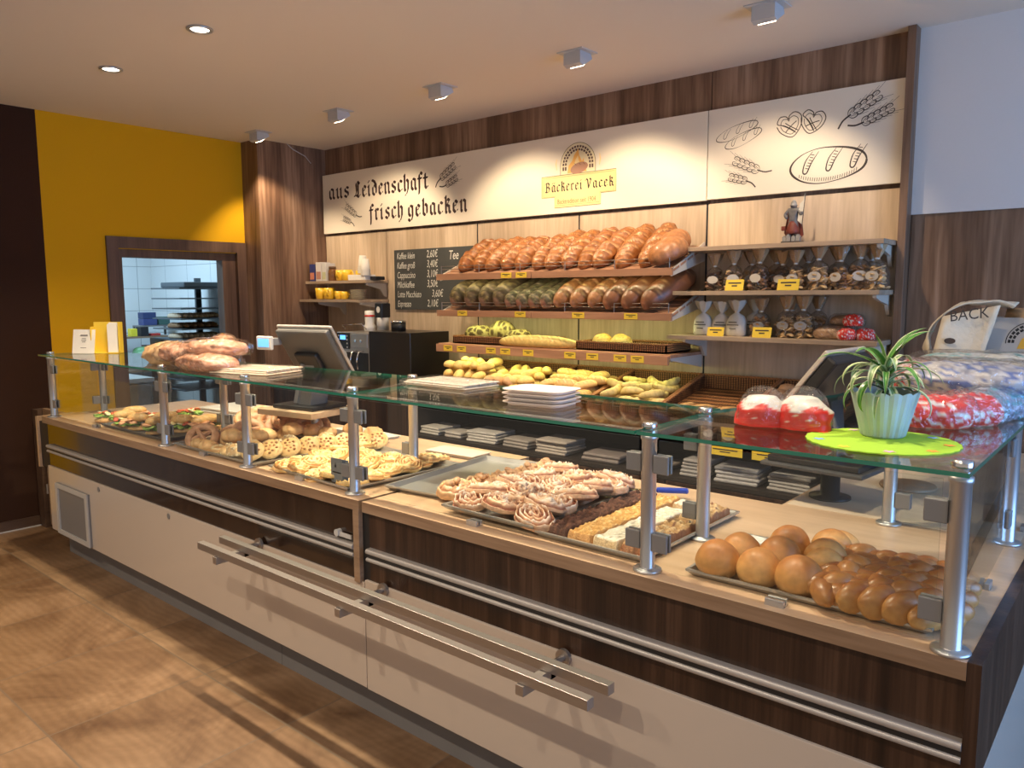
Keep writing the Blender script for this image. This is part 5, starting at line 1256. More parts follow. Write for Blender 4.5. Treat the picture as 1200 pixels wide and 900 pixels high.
B1=[(-2.02,4.20,2,.92,'small dark cookie bag at the left end of the middle shelf'),(-1.90,4.19,3,.98,'cookie bag behind the left yellow price card'),(-1.745,4.18,2,1.0,'dark cookie bag with oval label just right of the left price card'),
 (-1.63,4.22,2,.92,'dark cookie bag between the two price cards'),(-1.545,4.18,1,.93,'pale cookie bag behind the right yellow price card'),(-1.425,4.18,1,1.05,'pale cookie bag just right of the right price card'),(-1.315,4.19,0,.98,'narrow cookie bag in the middle right of the shelf'),
 (-1.22,4.20,0,1.06,'cookie bag with wide fanned top, second from the right'),(-1.135,4.18,1,1.02,'rightmost cookie bag of the middle shelf'),
 (-1.84,4.30,1,.97,'cookie bag in the back row between the first dark ones'),(-1.70,4.31,0,1.0,'cookie bag in the back row, second'),(-1.52,4.30,3,1.0,'cookie bag in the back row above the right price card'),(-1.36,4.30,2,1.0,'cookie bag in the back row, right of the pale ones'),(-1.19,4.30,0,1.0,'cookie bag in the back row at the right')]
B2=[(-1.73,4.19,0,.92,'cookie bag behind the right price card on the lower shelf'),(-1.585,4.18,1,.98,'cookie bag right of the price card on the lower shelf'),(-1.495,4.18,1,.99,'second cookie bag right of the price card on the lower shelf'),(-1.45,4.28,3,.98,'darker cookie bag in the back row of the lower shelf'),(-1.60,4.30,2,.95,'dark cookie bag in the back row of the lower shelf, left')]
used=[False]*4
for z,L_ in ((1.684,B1),(1.428,B2)):
    for (x,y,k,s_,lab) in L_:
        if not used[k]: t=protos[k]; t.location=(x,y,z); t.rotation_euler=(0,0,0.2*(k-1.5)); t.scale=(s_,)*3; t['label']=lab; used[k]=True
        else: copy_tree(protos[k],(x,y,z),(0,0,0.25*math.sin(x*40)),s_,label=lab)
M_FLOUR=simple('white_paper_bag',(0.66,0.62,0.55),0.7,noise_s=30,noise_a=0.05,bump=0.3)
fl=thing('flour_bag','white paper bag at the left end of the lower shelf','bag',(-2.07,4.17,1.428),0,'white paper bags on the lower shelf')
me=food_mesh('bag_body',[bag_outer(0.108,0.195,3,flare=1.15)]); link_mesh('bag_body',me,M_FLOUR,fl)
m=MB()
for zz,ww in ((0.075,0.05),(0.060,0.07),(0.040,0.04)): m.box(-ww/2,ww/2,-0.0445,-0.0425,zz,zz+0.005)
m.build('print',M_INK2,fl)
copy_tree(fl,(-1.965,4.19,1.428),(0,0,.2),0.99,label='white paper bag behind the left price card of the lower shelf')
copy_tree(fl,(-1.865,4.17,1.428),(0,0,-.1),1.03,label='white paper bag just right of the left price card of the lower shelf')
copy_tree(fl,(-1.80,4.27,1.428),(0,0,.1),1.05,label='greyish paper bag in the back row of the lower shelf')
yellow_tag(-1.845,1.685,4.075,0.105,0.062,'yellow price card, left one on the middle shelf','price cards on the right shelves',-0.25)
yellow_tag(-1.545,1.685,4.075,0.115,0.060,'yellow price card, right one on the middle shelf','price cards on the right shelves',-0.25)
yellow_tag(-1.95,1.429,4.075,0.100,0.052,'yellow price card, left one on the lower shelf','price cards on the right shelves',-0.25)
yellow_tag(-1.68,1.429,4.075,0.105,0.058,'yellow price card, right one on the lower shelf','price cards on the right shelves',-0.25)
def packed(name,label,L,W,H,cols,loc,rz,seed,cat='bread',group=None,film=True,rx=0,sc=1):
    t=thing(name,label,cat,loc,rz,group)
    if rx: t.rotation_euler=(rx,0,rz)
    def fn(phi,tt):
        R=(1-abs(tt)**3.2)**0.5 if abs(tt)<1 else 0
        cy,sz=cos(phi),sin(phi); f=1+0.16*nz(tt*2+seed,cy*1.2,sz*1.2,1.5)+0.10*nz(tt*7+seed,cy*5,sz*5,1)
        n=nz(tt*2.6+seed*2,cy*2.2,sz*2.4,1.6); c=cols[int((n*0.9+0.5)*len(cols))%len(cols)]
        return (tt*L/2,W/2*R*cy*f,max(0,H*0.62*R*sz*f+H*0.38)),c
    me=food_mesh('loaf',[closed_mesh('p',36,44,fn)]); link_mesh('loaf',me,F_PACK,t)
    if film:
        def fn2(phi,tt):
            R=(1-abs(tt)**5)**0.5 if abs(tt)<1 else 0
            cy,sz=cos(phi),sin(phi); f=1.10+0.14*nz(tt*4+seed,cy*3,sz*3,1.7)+0.07*nz(tt*14+seed,cy*6,sz*6,1.7)
            return (tt*L/2*1.12,W/2*R*cy*f,max(-0.0,H*0.66*R*sz*f+H*0.40)),(1,1,1)
        me=food_mesh('clear_wrap',[closed_mesh('p',44,52,fn2)]); link_mesh('clear_wrap',me,M_FILM,t)
    return t
F_PACK=food('packed_loaf',rough=0.45,coat=0.3,bump=0.4,bscale=40,sub=0)
brn=[(0.42,0.24,0.12),(0.52,0.33,0.18),(0.36,0.20,0.10)]
redw=[(0.80,0.76,0.70),(0.80,0.76,0.70)]+[(0.70,0.03,0.015),(0.74,0.035,0.02)]*4+[(0.80,0.76,0.70),(0.80,0.76,0.70)]
packed('wrapped_loaf','film wrapped grainy loaf lying on the lower shelf',0.22,0.12,0.07,brn,(-1.325,4.18,1.429),0.1,3,group='wrapped loaves on the lower shelf')
packed('wrapped_loaf','smaller film wrapped loaf stacked behind on the lower shelf',0.17,0.10,0.06,brn,(-1.29,4.25,1.495),0.0,4,group='wrapped loaves on the lower shelf')
for k,(x,y,z,s_) in enumerate([(-1.235,4.17,1.500,0.10),(-1.175,4.18,1.430,0.10),(-1.25,4.12,1.430,0.09)]):
    packed('red_gift_pack','small red patterned gift pack on the lower shelf, %s'%['top one','right one','front one before the wrapped loaf'][k],s_,0.07,0.06,redw,(x,y,z),0.4*k,10+k,'gift pack','red gift packs on the lower shelf',film=False)

# ---- painted figurine
st=thing('painted_figurine','small painted figurine of a helmeted man with red cape and flag on the top shelf','figurine',(-1.575,4.20,1.935))
M_FIGG=simple('figurine_grey',(0.30,0.29,0.28),0.5,noise_s=60,noise_a=0.5); M_FIGR=simple('figurine_red',(0.17,0.035,0.022),0.5,noise_s=50,noise_a=0.4)
M_FIGT=simple('figurine_tan',(0.50,0.37,0.25),0.5); M_FIGB=simple('figurine_dark',(0.06,0.045,0.04),0.5,noise_s=50,noise_a=0.5); M_FIGW=simple('figurine_white',(0.62,0.58,0.50),0.5,noise_s=50,noise_a=0.3)
b=MB().box(-0.052,0.052,-0.035,0.035,0.0,0.012,bev=0.003)
b.build('base',M_FIGB,st)
b=MB()
for x,y,hh in ((-0.036,-0.02,0.030),(-0.012,-0.025,0.038),(0.014,-0.022,0.030),(0.037,-0.018,0.036)):
    b.box(x-0.010,x+0.010,y-0.010,y+0.010,0.012,0.012+hh*0.7); b.prism([(x-0.012,0.012+hh*0.7),(x+0.012,0.012+hh*0.7),(x,0.012+hh)],'y',y-0.011,y+0.011)
b.build('small_houses',M_FIGG,st)
vs_=[(0,0,0.105),(0,0,0.135),(0,0.002,0.165),(0,0,0.188),(0,-0.002,0.203),  (-0.014,0,0.10),(-0.020,-0.004,0.065),(-0.022,0,0.022),(0.014,0,0.10),(0.018,-0.006,0.066),(0.022,-0.004,0.022),
     (-0.026,0,0.180),(-0.044,-0.010,0.152),(-0.024,-0.026,0.132),(0.026,0,0.180),(0.044,-0.008,0.150),(0.052,-0.012,0.168)]
rs=[.022,.021,.026,.010,.014,.017,.013,.010,.017,.013,.010,.012,.010,.008,.012,.010,.008]
es=[(0,1),(1,2),(2,3),(3,4),(0,5),(5,6),(6,7),(0,8),(8,9),(9,10),(2,11),(11,12),(12,13),(2,14),(14,15),(15,16)]
me=bpy.data.meshes.new('body'); me.from_pydata(vs_,es,[]); bo=link_mesh('body',me,simple('figurine_armour',(0.13,0.12,0.12),0.4,noise_s=50,noise_a=0.5),st)
md=bo.modifiers.new('skin','SKIN'); 
for v,r in zip(me.skin_vertices[0].data,rs): v.radius=(r,r)
me.skin_vertices[0].data[0].use_root=True
md2=bo.modifiers.new('sub','SUBSURF'); md2.levels=2; md2.render_levels=2
MB().lathe([(0.036,0.050),(0.034,0.07),(0.026,0.10),(0.020,0.118)],seg=18).build('skirt',M_FIGR,st)
MB().prism([(-0.034,0.165),(-0.012,0.190),(0.020,0.188),(0.034,0.160),(0.050,0.045),(0.034,0.030),(-0.036,0.032),(-0.054,0.06)],'y',0.014,0.024).build('cape',M_FIGR,st)
MB().lathe([(0.0,0.232),(0.008,0.228),(0.014,0.218),(0.0155,0.206),(0.020,0.203),(0.020,0.201)],seg=18).build('helmet',M_FIGG,st)
MB().lathe([(0.0,0.199),(0.012,0.196),(0.013,0.206),(0.0,0.2075)],seg=14).build('face',M_FIGT,st)
MB().cyl((0.052,-0.014,0.09),(0.062,-0.006,0.262),0.0022,seg=8).build('flag_pole',M_FIGB,st)
MB().prism([(0.060,0.262),(0.054,0.225),(0.036,0.210),(0.030,0.165),(0.026,0.12),(0.048,0.10),(0.056,0.16)],'y',-0.010,-0.006).build('flag',M_FIGW,st)
MB().box(-0.058,-0.036,-0.020,-0.002,0.07,0.095,bev=0.004).build('bucket',M_FIGR,st)

# ================================================================== small shelves: mugs, cups, boxes
def mug(label,loc,rz,s=1):
    t=thing('yellow_mug',label,'mug',loc,rz,'yellow mugs over the coffee machine')
    MB().lathe([(0.0,0.0),(0.030,0.0),(0.036,0.006),(0.041,0.04),(0.042,0.082),(0.039,0.082),(0.037,0.04),(0.030,0.010),(0.0,0.008)],seg=24).build('cup_body',M_MUG,t)
    MB().tube([(0.038,0,0.066),(0.058,0,0.066),(0.066,0,0.048),(0.058,0,0.028),(0.036,0,0.022)],0.0055,8).build('handle',M_MUG,t); t.scale=(s,)*3; return t
m0=mug('left yellow mug on the lower small shelf',(-5.74,4.15,1.633),2.6,1.2)
copy_tree(m0,(-5.62,4.15,1.633),(0,0,-0.9),1.2,label='second yellow mug with its handle to the front on the lower small shelf')
copy_tree(m0,(-5.50,4.16,1.633),(0,0,2.9),0.85,label='small yellow cup in the middle of the lower small shelf')
copy_tree(m0,(-5.42,4.16,1.633),(0,0,0.2),0.80,label='smallest yellow cup before the saucers on the lower small shelf')
copy_tree(m0,(-5.515,4.20,1.793),(0,0,-1.2),1.10,label='left yellow mug on the upper small shelf')
copy_tree(m0,(-5.42,4.19,1.793),(0,0,0.1),1.12,label='second yellow mug on the upper small shelf')
copy_tree(m0,(-5.31,4.25,1.793),(0,0,-1.2),1.0,label='yellow mug behind the napkin box on the upper small shelf')
M_CUP=simple('paper_cup',(0.66,0.62,0.56),0.6)
def cupstack(label,loc,n,lean,name='paper_cup_stack',m=None):
    t=thing(name,label,'paper cups',loc,0,'upturned paper cup stacks'); t.rotation_euler=(0,lean,0)
    prof=[(0.0,0.0),(0.040,0.0)]
    b=MB(); b.lathe([(0.0,0.0),(0.041,0.0),(0.042,0.004)]+[p for k in range(n) for p in ((0.0405-0.0008*k,0.006+0.012*k),(0.042-0.0008*k,0.008+0.012*k),(0.042-0.0008*k,0.012+0.012*k))]+[(0.028,0.012*n+0.09),(0.0,0.012*n+0.09)],seg=22)
    b.build('cups',m or M_CUP,t); return t
cupstack('taller stack of upturned white paper cups on the upper small shelf',(-5.22,4.20,1.85),5,0.05)
cupstack('nearer stack of upturned white paper cups on the upper small shelf',(-5.13,4.16,1.83),4,0.0)
nb=MB().box(-0.11,0.11,-0.06,0.06,0,0.045,bev=0.003).build('napkin_box',M_PAPER,loc=(-5.22,4.19,1.793)); tag(nb,'low cream napkin box under the paper cups','box')
nb=MB().box(-0.06,0.06,-0.05,0.05,0,0.03,bev=0.004).build('lid_tray',M_BLACK,loc=(-5.10,4.24,1.793)); tag(nb,'dark lid tray at the right end of the upper small shelf','box')
def carton(label,x,w_,h_,c,c2,y=4.20):
    t=thing('tea_carton',label,'box',(x,y,1.793),0.0,'tea cartons on the upper small shelf')
    MB().box(-w_/2,w_/2,-0.05,0.05,0,h_,bev=0.001).build('carton',simple('carton_col',c,0.5),t)
    MB().box(-w_*0.4,w_*0.4,-0.0515,-0.0505,h_*0.1,h_*0.5).build('printed_picture',simple('carton_print',c2,0.5),t)
carton('dark blue tea carton at the left end of the upper small shelf',-5.865,0.075,0.15,(0.03,0.04,0.16),(0.55,0.20,0.12))
carton('white and red tea carton beside the blue one',-5.77,0.08,0.165,(0.62,0.58,0.56),(0.45,0.22,0.16))
carton('narrow pale tea carton, third on the upper small shelf',-5.69,0.06,0.155,(0.60,0.58,0.55),(0.50,0.50,0.30))
jr=thing('coffee_jar','brown glass coffee jar right of the tea cartons','jar',(-5.62,4.19,1.793))
MB().lathe([(0,0),(0.034,0),(0.038,0.006),(0.038,0.085),(0.030,0.10),(0.030,0.105),(0,0.105)],seg=20).build('jar_body',simple('jar_brown',(0.16,0.07,0.025),0.2,coat=0.6,noise_s=40,noise_a=0.5),jr)
MB().lathe([(0,0.105),(0.031,0.105),(0.031,0.125),(0,0.127)],seg=20).build('lid',simple('jar_lid',(0.12,0.06,0.03),0.4),jr)
sc_=None
for k in range(6):
    if sc_ is None:
        sc_=MB().lathe([(0,0.004),(0.045,0.004),(0.072,0.012),(0.073,0.0145),(0.045,0.007),(0,0.006)],seg=28).build('saucer',simple('saucer_white',(0.58,0.52,0.38),0.3,coat=0.4),loc=(-5.26,4.18,1.631)); tag(sc_,'lowest saucer of the stack on the lower small shelf','saucer','stacked saucers')
    else: copy_tree(sc_,(-5.26+0.002*(k%2),4.18,1.631+0.0135*k),label='%s saucer from the bottom of the stack on the lower small shelf'%ordinal(k))

# ================================================================== coffee machine
cm=thing('coffee_machine','silver and black fully automatic coffee machine on the dark counter','coffee machine',(-5.20,3.90,0.965))
M_SILV=simple('silver_panel',(0.42,0.40,0.38),0.35,metal=0.7)
MB().box(0.0,0.42,0.0,0.40,0,0.405,bev=0.006).build('housing',M_SILV,cm)
MB().box(0.42,0.90,-0.01,0.40,0,0.420,bev=0.004).build('water_tank_side',simple('gloss_black',(0.010,0.008,0.008),0.35,coat=0.2),cm)
MB().box(0.02,0.17,-0.012,0.002,0.27,0.400,bev=0.003).build('control_panel',M_BLACK,cm)
MB().box(0.06,0.13,-0.0135,-0.011,0.345,0.380).build('display',emit('blue_display',(0.10,0.35,1.0),2.2),cm)
b=MB()
for r in range(4):
    for x in (0.040,0.150): b.cyl((x,-0.011,0.285+r*0.03),(x,-0.0145,0.285+r*0.03),0.007,seg=10)
b.build('buttons',M_LGREY,cm)
MB().box(0.19,0.40,-0.010,0.002,0.285,0.395,bev=0.003).build('bean_panel',M_SILV,cm)
b=MB(); b.cyl((0.26,-0.011,0.34),(0.26,-0.020,0.34),0.012,seg=14).cyl((0.33,-0.011,0.34),(0.33,-0.020,0.34),0.012,seg=14); b.build('knob',M_CHROME,cm)
b=MB(); b.box(0.02,0.40,-0.005,0.001,0.03,0.245)
b.build('dispensing_bay',M_BLACK,cm)
for x in (0.27,0.35): MB().tube([(x,-0.01,0.26),(x,-0.06,0.25),(x,-0.075,0.20),(x,-0.075,0.12)],0.007,8).build('steam_pipe',M_CHROME,cm)
MB().cyl((0.10,-0.09,0.215),(0.10,0.0,0.215),0.036,seg=18).build('brew_group',M_LGREY,cm)
MB().box(0.01,0.41,-0.09,0.0,0.0,0.035,bev=0.004).build('drip_tray',M_SILV,cm)
MB().tube([(0.05,0.05,0.43),(0.05,0.02,0.46),(0.30,0.02,0.475),(0.32,0.05,0.43)],0.005,6).build('cup_rail',M_CHROME,cm)
cs=thing('lidded_paper_cups','stack of white paper cups with a red band on the coffee machine','paper cups',(-4.97,4.06,1.375))
MB().lathe([(0,0),(0.045,0),(0.050,0.04),(0.036,0.06),(0.041,0.12),(0.037,0.165),(0,0.168)],seg=22).build('cups',M_WHITE,cs)
MB().lathe([(0.0395,0.115),(0.0415,0.118),(0.0415,0.130),(0.0395,0.133)],seg=22).build('red_band',M_RED,cs)
cs=thing('dark_lidded_cups','taller stack of cups under a patterned black dispenser','paper cups',(-4.83,4.08,1.387))
MB().lathe([(0,0),(0.048,0),(0.048,0.10),(0,0.10)],seg=22).build('cups',M_LGREY,cs)
MB().box(-0.045,0.045,-0.045,0.045,0.10,0.215,bev=0.006).build('dispenser_top',M_BLACK,cs)
m=MB(); oval(m,0,-0.0465,0.165,0.022,0.026); m.build('white_emblem',M_WHITE,cs,fix=False)
cn=thing('black_canister','low black canister with chrome lid on the coffee machine','canister',(-4.63,4.07,1.387))
MB().lathe([(0,0),(0.058,0),(0.058,0.065),(0,0.065)],seg=24).build('can',M_BLACK,cn); MB().lathe([(0.0,0.065),(0.062,0.065),(0.062,0.078),(0.02,0.084),(0,0.084)],seg=24).build('lid',M_CHROME,cn)

# ================================================================== cash registers
def register(name,label,loc,rz,board):
    """seen from the customer side: -y; leans like a desktop terminal"""
    t=thing(name,label,'cash register',loc,rz)
    if board:
        MB().box(-0.23,0.17,-0.17,0.17,-0.03,0.0,bev=0.002).build('wooden_board',M_TOP,t)
        MB().cyl((0.02,0,-0.165),(0.02,0,-0.03),0.022,seg=16).build('support_tube',M_ALU,t)
    b=MB(); b.box(-0.17,0.13,-0.12,0.13,0.001,0.022,bev=0.006); b.build('base_plate',M_BLACK,t)
    b=MB(); b.prism([(-0.06,0.022),(0.05,0.022),(0.085,0.24),(0.03,0.25)],'y',-0.06,0.06); 
    b.build('stand',M_GREY,t)
    MB().prism([(-0.062,0.03),(-0.035,0.03),(0.02,0.235),(0.0,0.24)],'y',-0.072,-0.058).build('stand_cheek',M_ALU,t)
    return t
rg_=register('cash_register','grey cash register on a wooden board, its screen back to the customers',(-3.43,2.40,1.075),0.15,True)
# monitor leaning back: its rear faces the customers (-y), the screen the seller
Rm=Matrix.Translation((0.07,-0.03,0.295))@Matrix.Rotation(math.radians(33),4,'X')
scr=MB(); scr.box(-0.185,0.185,-0.030,0.004,-0.155,0.155,mat=Rm,bev=0.012); scr.build('monitor',simple('monitor_grey',(0.075,0.073,0.072),0.45),rg_)
scr=MB(); scr.box(-0.195,0.195,0.004,0.020,-0.165,0.165,mat=Rm,bev=0.006); scr.build('monitor_frame',simple('silver_bezel',(0.45,0.44,0.43),0.35,metal=0.5),rg_)
b=MB(); b.box(-0.10,0.06,-0.060,-0.028,-0.09,0.03,mat=Rm,bev=0.010); b.build('hinge_block',M_BLACK,rg_)
cd=MB().box(-0.175,-0.065,-0.205,-0.185,0.315,0.385,bev=0.006).build('customer_display',M_LGREY,rg_)
MB().box(-0.160,-0.080,-0.207,-0.2045,0.330,0.372).build('display_screen',emit('pos_blue',(0.10,0.36,0.85),1.3),cd)
MB().box(-0.150,-0.10,-0.188,-0.10,0.335,0.372,bev=0.004).build('display_arm',M_GREY,rg_)
r2=thing('cash_register','dark cash register behind the potted plant, silver framed screen leaning back','cash register',(-0.93,2.93,1.055),-0.1)
MB().box(-0.17,0.17,-0.15,0.17,-0.012,0.012,bev=0.005).build('base_plate',M_BLACK,r2)
MB().box(-0.19,0.19,-0.17,0.19,-0.028,-0.012,bev=0.005).build('shelf_plate',simple('dark_grey_metal',(0.06,0.06,0.065),0.4),r2)
MB().lathe([(0.0,-0.1555),(0.075,-0.1555),(0.075,-0.148),(0.035,-0.143),(0.035,-0.03),(0,-0.03)],(0.0,0.02,0),22).build('stand_column',M_BLACK,r2)
b=MB(); b.prism([(-0.06,0.012),(0.04,0.012),(0.02,0.22),(-0.04,0.20)],'y',-0.05,0.05); b.build('stand',M_GREY,r2)
b=MB(); b.tube([(-0.01,-0.08,0.012),(-0.005,-0.08,0.14),(0.012,-0.08,0.17),(0.04,-0.08,0.17),(0.055,-0.08,0.13),(0.06,-0.08,0.012)],0.008,8); b.build('card_reader_loop',M_LGREY,r2)
Rm2=Matrix.Translation((-0.055,0.03,0.25))@Matrix.Rotation(math.radians(38),4,'Y')
scr=MB(); scr.box(-0.016,0.030,-0.165,0.165,-0.155,0.170,mat=Rm2,bev=0.010); scr.build('monitor',M_BLACK,r2)
scr=MB(); scr.box(-0.034,-0.016,-0.17,0.17,-0.165,0.18,mat=Rm2,bev=0.005); scr.build('monitor_frame',simple('silver_bezel2',(0.58,0.52,0.46),0.35,metal=0.4),r2)

# ================================================================== things on and behind the glass
def crumple_pack(name,label,loc,rz,L,W,H,cols,seed,cat,group=None,film=True,rx=0): return packed(name,label,L,W,H,cols,loc,rz,seed,cat,group,film,rx)
ZS=ZG+0.011
kraft=[(0.40,0.25,0.13),(0.45,0.29,0.16),(0.36,0.22,0.11)]; pinkb=[(0.42,0.19,0.11),(0.50,0.26,0.17),(0.36,0.15,0.08),(0.58,0.37,0.27)]
kb=crumple_pack('paper_bread_bag','brown paper bread bag with open end on the glass shelf',(-4.18,2.02,ZS),-0.25,0.40,0.26,0.115,kraft,31,'bag',film=False)
crumple_pack('wrapped_bread_slices','foil clipped film bag of reddish slices, upper one on the glass shelf',(-3.66,2.0,ZS+0.07),0.3,0.36,0.19,0.075,pinkb,32,'bread','wrapped reddish breads on the glass')
crumple_pack('wrapped_bread_slices','lower long film bag of reddish slices on the glass shelf',(-3.62,1.93,ZS),-0.05,0.44,0.22,0.085,pinkb,33,'bread','wrapped reddish breads on the glass')
crumple_pack('wrapped_bread_slices','film bag of reddish slices leaning on the brown paper bag',(-3.90,1.96,ZS+0.03),0.15,0.30,0.22,0.09,pinkb,34,'bread','wrapped reddish breads on the glass')
crumple_pack('wrapped_bread_slices','topmost narrow film bag with twisted end at the back of the heap',(-3.76,2.10,ZS+0.09),-0.5,0.26,0.12,0.07,pinkb,35,'bread','wrapped reddish breads on the glass')
def flat_pack(name,label,loc,rz,lx,ly,h,n,col_,cat,grp=None,wrap=True):
    t=thing(name,label,cat,loc,rz,grp); rnd=random.Random(len(label))
    b=MB()
    for k in range(n):
        dx,dy=rnd.uniform(-.012,.012),rnd.uniform(-.012,.012); z0=h*k/n
        b.box(-lx/2+dx,lx/2+dx,-ly/2+dy,ly/2+dy,z0+0.0005,z0+h/n-0.0008,bev=min(0.012,h/n*0.4))
    b.build('layers',simple(name+'_mat',col_,0.6,noise_s=25,noise_a=0.1,bump=0.3),t)
    if wrap: MB().box(-lx/2-.012,lx/2+.012,-ly/2-.012,ly/2+.012,0,h+0.006,bev=0.010).build('clear_wrap',M_FILM,t)
    return t
flat_pack('flat_bag_pack','flat film wrapped pack of pale bags between the post and the register',(-3.33,2.02,ZS),0.25,0.36,0.24,0.022,3,(0.62,0.52,0.42),'pack','flat packs on the glass shelf')
flat_pack('flat_bag_pack','flat clear pack of pale bags on the glass near the joint',(-2.22,2.22,ZS),0.0,0.34,0.20,0.018,3,(0.55,0.50,0.44),'pack','flat packs on the glass shelf')
# clear plastic lids stack
lt=thing('takeaway_lid_stack','stack of clear plastic takeaway trays on the glass shelf','stack of trays',(-1.585,2.02,ZS),0.12)
M_LID=clear('frosted_lid',(0.93,0.91,0.90),f0=0.06,rough=0.15,haze=0.60,hazec=(0.86,0.78,0.74))
for k in range(4):
    b=MB(); z=k*0.014; sh=0.003*sin(k*2.1)
    def rr_(a,c,r): return [(sx*(a-r)+r*cos(t_)+sh,sy*(c-r)+r*sin(t_)) for sx,sy,t0_ in ((1,1,0),(-1,1,pi/2),(-1,-1,pi),(1,-1,1.5*pi)) for t_ in [t0_+q*pi/12 for q in range(7)]]
    b.prism(rr_(0.104,0.074,0.035),'z',z,z+0.009); b.prism(rr_(0.118,0.088,0.040),'z',z+0.0092,z+0.0115); b.build('clear_tray',M_LID,lt)
# menu stand
ms=thing('menu_holder','clear stand with a white menu sheet on the left end of the glass','menu holder',(-5.29,1.98,ZS),0.55)
lean=Matrix.Rotation(math.radians(-10),4,'X')
MB().box(-0.078,0.078,-0.001,0.001,0,0.155,mat=lean).build('menu_sheet',M_PAPER,ms)
m=MB()
for zz,ww in ((0.118,0.05),(0.112,0.055),(0.095,0.03),(0.084,0.035),(0.073,0.025),(0.035,0.04)): m.box(-ww/2,ww/2,-0.0022,-0.0012,zz,zz+0.0028,mat=lean)
m.build('print',M_INK2,ms)
MB().box(-0.08,0.08,-0.03,0.035,0,0.003).build('foot',M_ACRYL,ms)
bf=thing('yellow_brochure_box','yellow brochure box with pale leaflets behind the menu sheet','brochure box',(-5.21,2.10,ZS),0.75)
MB().box(-0.09,0.09,0.02,0.026,0,0.20).box(-0.09,-0.084,-0.03,0.02,0,0.17).box(0.084,0.09,-0.03,0.02,0,0.20).box(-0.09,0.09,-0.03,0.02,0,0.004).build('box',M_TAG,bf)
for k in range(4): MB().box(0.012,0.075,-0.02+k*0.010,-0.018+k*0.010,0.006,0.185+0.004*k).build('leaflet',M_PAPER,bf)
# counter things
ps=thing('plastic_notice','small grey blue notice card beside the joint post','sign',(-2.49,1.862,ZT+0.002),0.0)
MB().box(-0.055,0.055,-0.0015,0.0015,0.015,0.115).build('card',simple('notice_grey',(0.23,0.24,0.27),0.4),ps)
MB().box(0.020,0.054,-0.0022,-0.0015,0.017,0.113).build('blue_band',simple('notice_blue',(0.10,0.13,0.20),0.4),ps)
m=MB(); poly(m,[(-0.030,0.078),(-0.018,0.078),(-0.024,0.100)],0,-0.0024); m.box(-0.042,0.010,-0.0026,-0.0016,0.055,0.060); m.build('printed_mark',M_BLACK,ps,fix=False)
MB().box(-0.01,0.06,-0.012,0.012,0.0,0.016,bev=0.003).build('clip_foot',M_BLACK,ps)
flat_pack('paper_bag_pile','pile of flat white paper bags behind the sandwiches',(-4.70,2.70,ZT+0.001),0.1,0.42,0.30,0.03,3,(0.60,0.58,0.54),'paper bags','paper bags on the worktop',wrap=False)
flat_pack('paper_bag_pile','flat white paper bags behind the cheese pastries',(-3.36,2.69,ZT+0.001),-0.1,0.46,0.16,0.014,2,(0.60,0.57,0.52),'paper bags','paper bags on the worktop',wrap=False)
flat_pack('paper_bag_pile','crumpled printed paper bags beside the empty tray end',(-2.58,2.62,ZT+0.001),0.05,0.30,0.14,0.020,3,(0.56,0.50,0.44),'paper bags','paper bags on the worktop',wrap=False)
kn_=thing('cake_knife','cake knife with a blue handle at the back of the sheet cake','knife',(-1.43,2.525,ZT+0.022),0.55)
MB().box(0.0,0.12,-0.012,0.012,0,0.020,bev=0.007).build('handle',simple('blue_handle',(0.02,0.06,0.45),0.35),kn_); MB().box(-0.16,0.0,-0.012,0.012,0.008,0.010).build('blade',M_CHROME,kn_)
# paper stacks on the lower shelf of the back counter
for i,(x,w_,h_,c) in enumerate([(-4.02,0.20,0.055,(0.50,0.46,0.42)),(-3.78,0.16,0.045,(0.42,0.38,0.35)),(-3.52,0.26,0.075,(0.50,0.46,0.43)),(-3.20,0.22,0.06,(0.30,0.26,0.24)),(-2.92,0.24,0.09,(0.42,0.36,0.32)),(-2.55,0.26,0.05,(0.22,0.18,0.17)),(-2.22,0.24,0.04,(0.22,0.18,0.16)),(-1.93,0.15,0.10,(0.36,0.33,0.32)),(-1.69,0.24,0.085,(0.46,0.43,0.43)),(-1.40,0.22,0.09,(0.40,0.37,0.36))]):
    flat_pack('folded_bag_stack','stack of folded paper bags on the dark shelf, %s from the left'%ordinal(i),(x,3.92,0.663),0.05*((i%3)-1),w_,0.22,h_,max(2,int(h_/0.018)),c,'paper bags','folded bags under the wicker baskets',wrap=False)
for i,x in enumerate((-1.71,-1.47,-1.225)):
    yellow_tag(x,0.828,3.728,0.19,0.045,'large yellow price strip under the wicker baskets, %s of three'%ordinal(i),'large price strips')
sb=MB().box(-1.85,-1.08,3.732,3.745,0.905,0.955,bev=0.001).build('price_strip_holder',M_DARKIN); tag(sb,'dark holder carrying the large yellow price strips','holder')

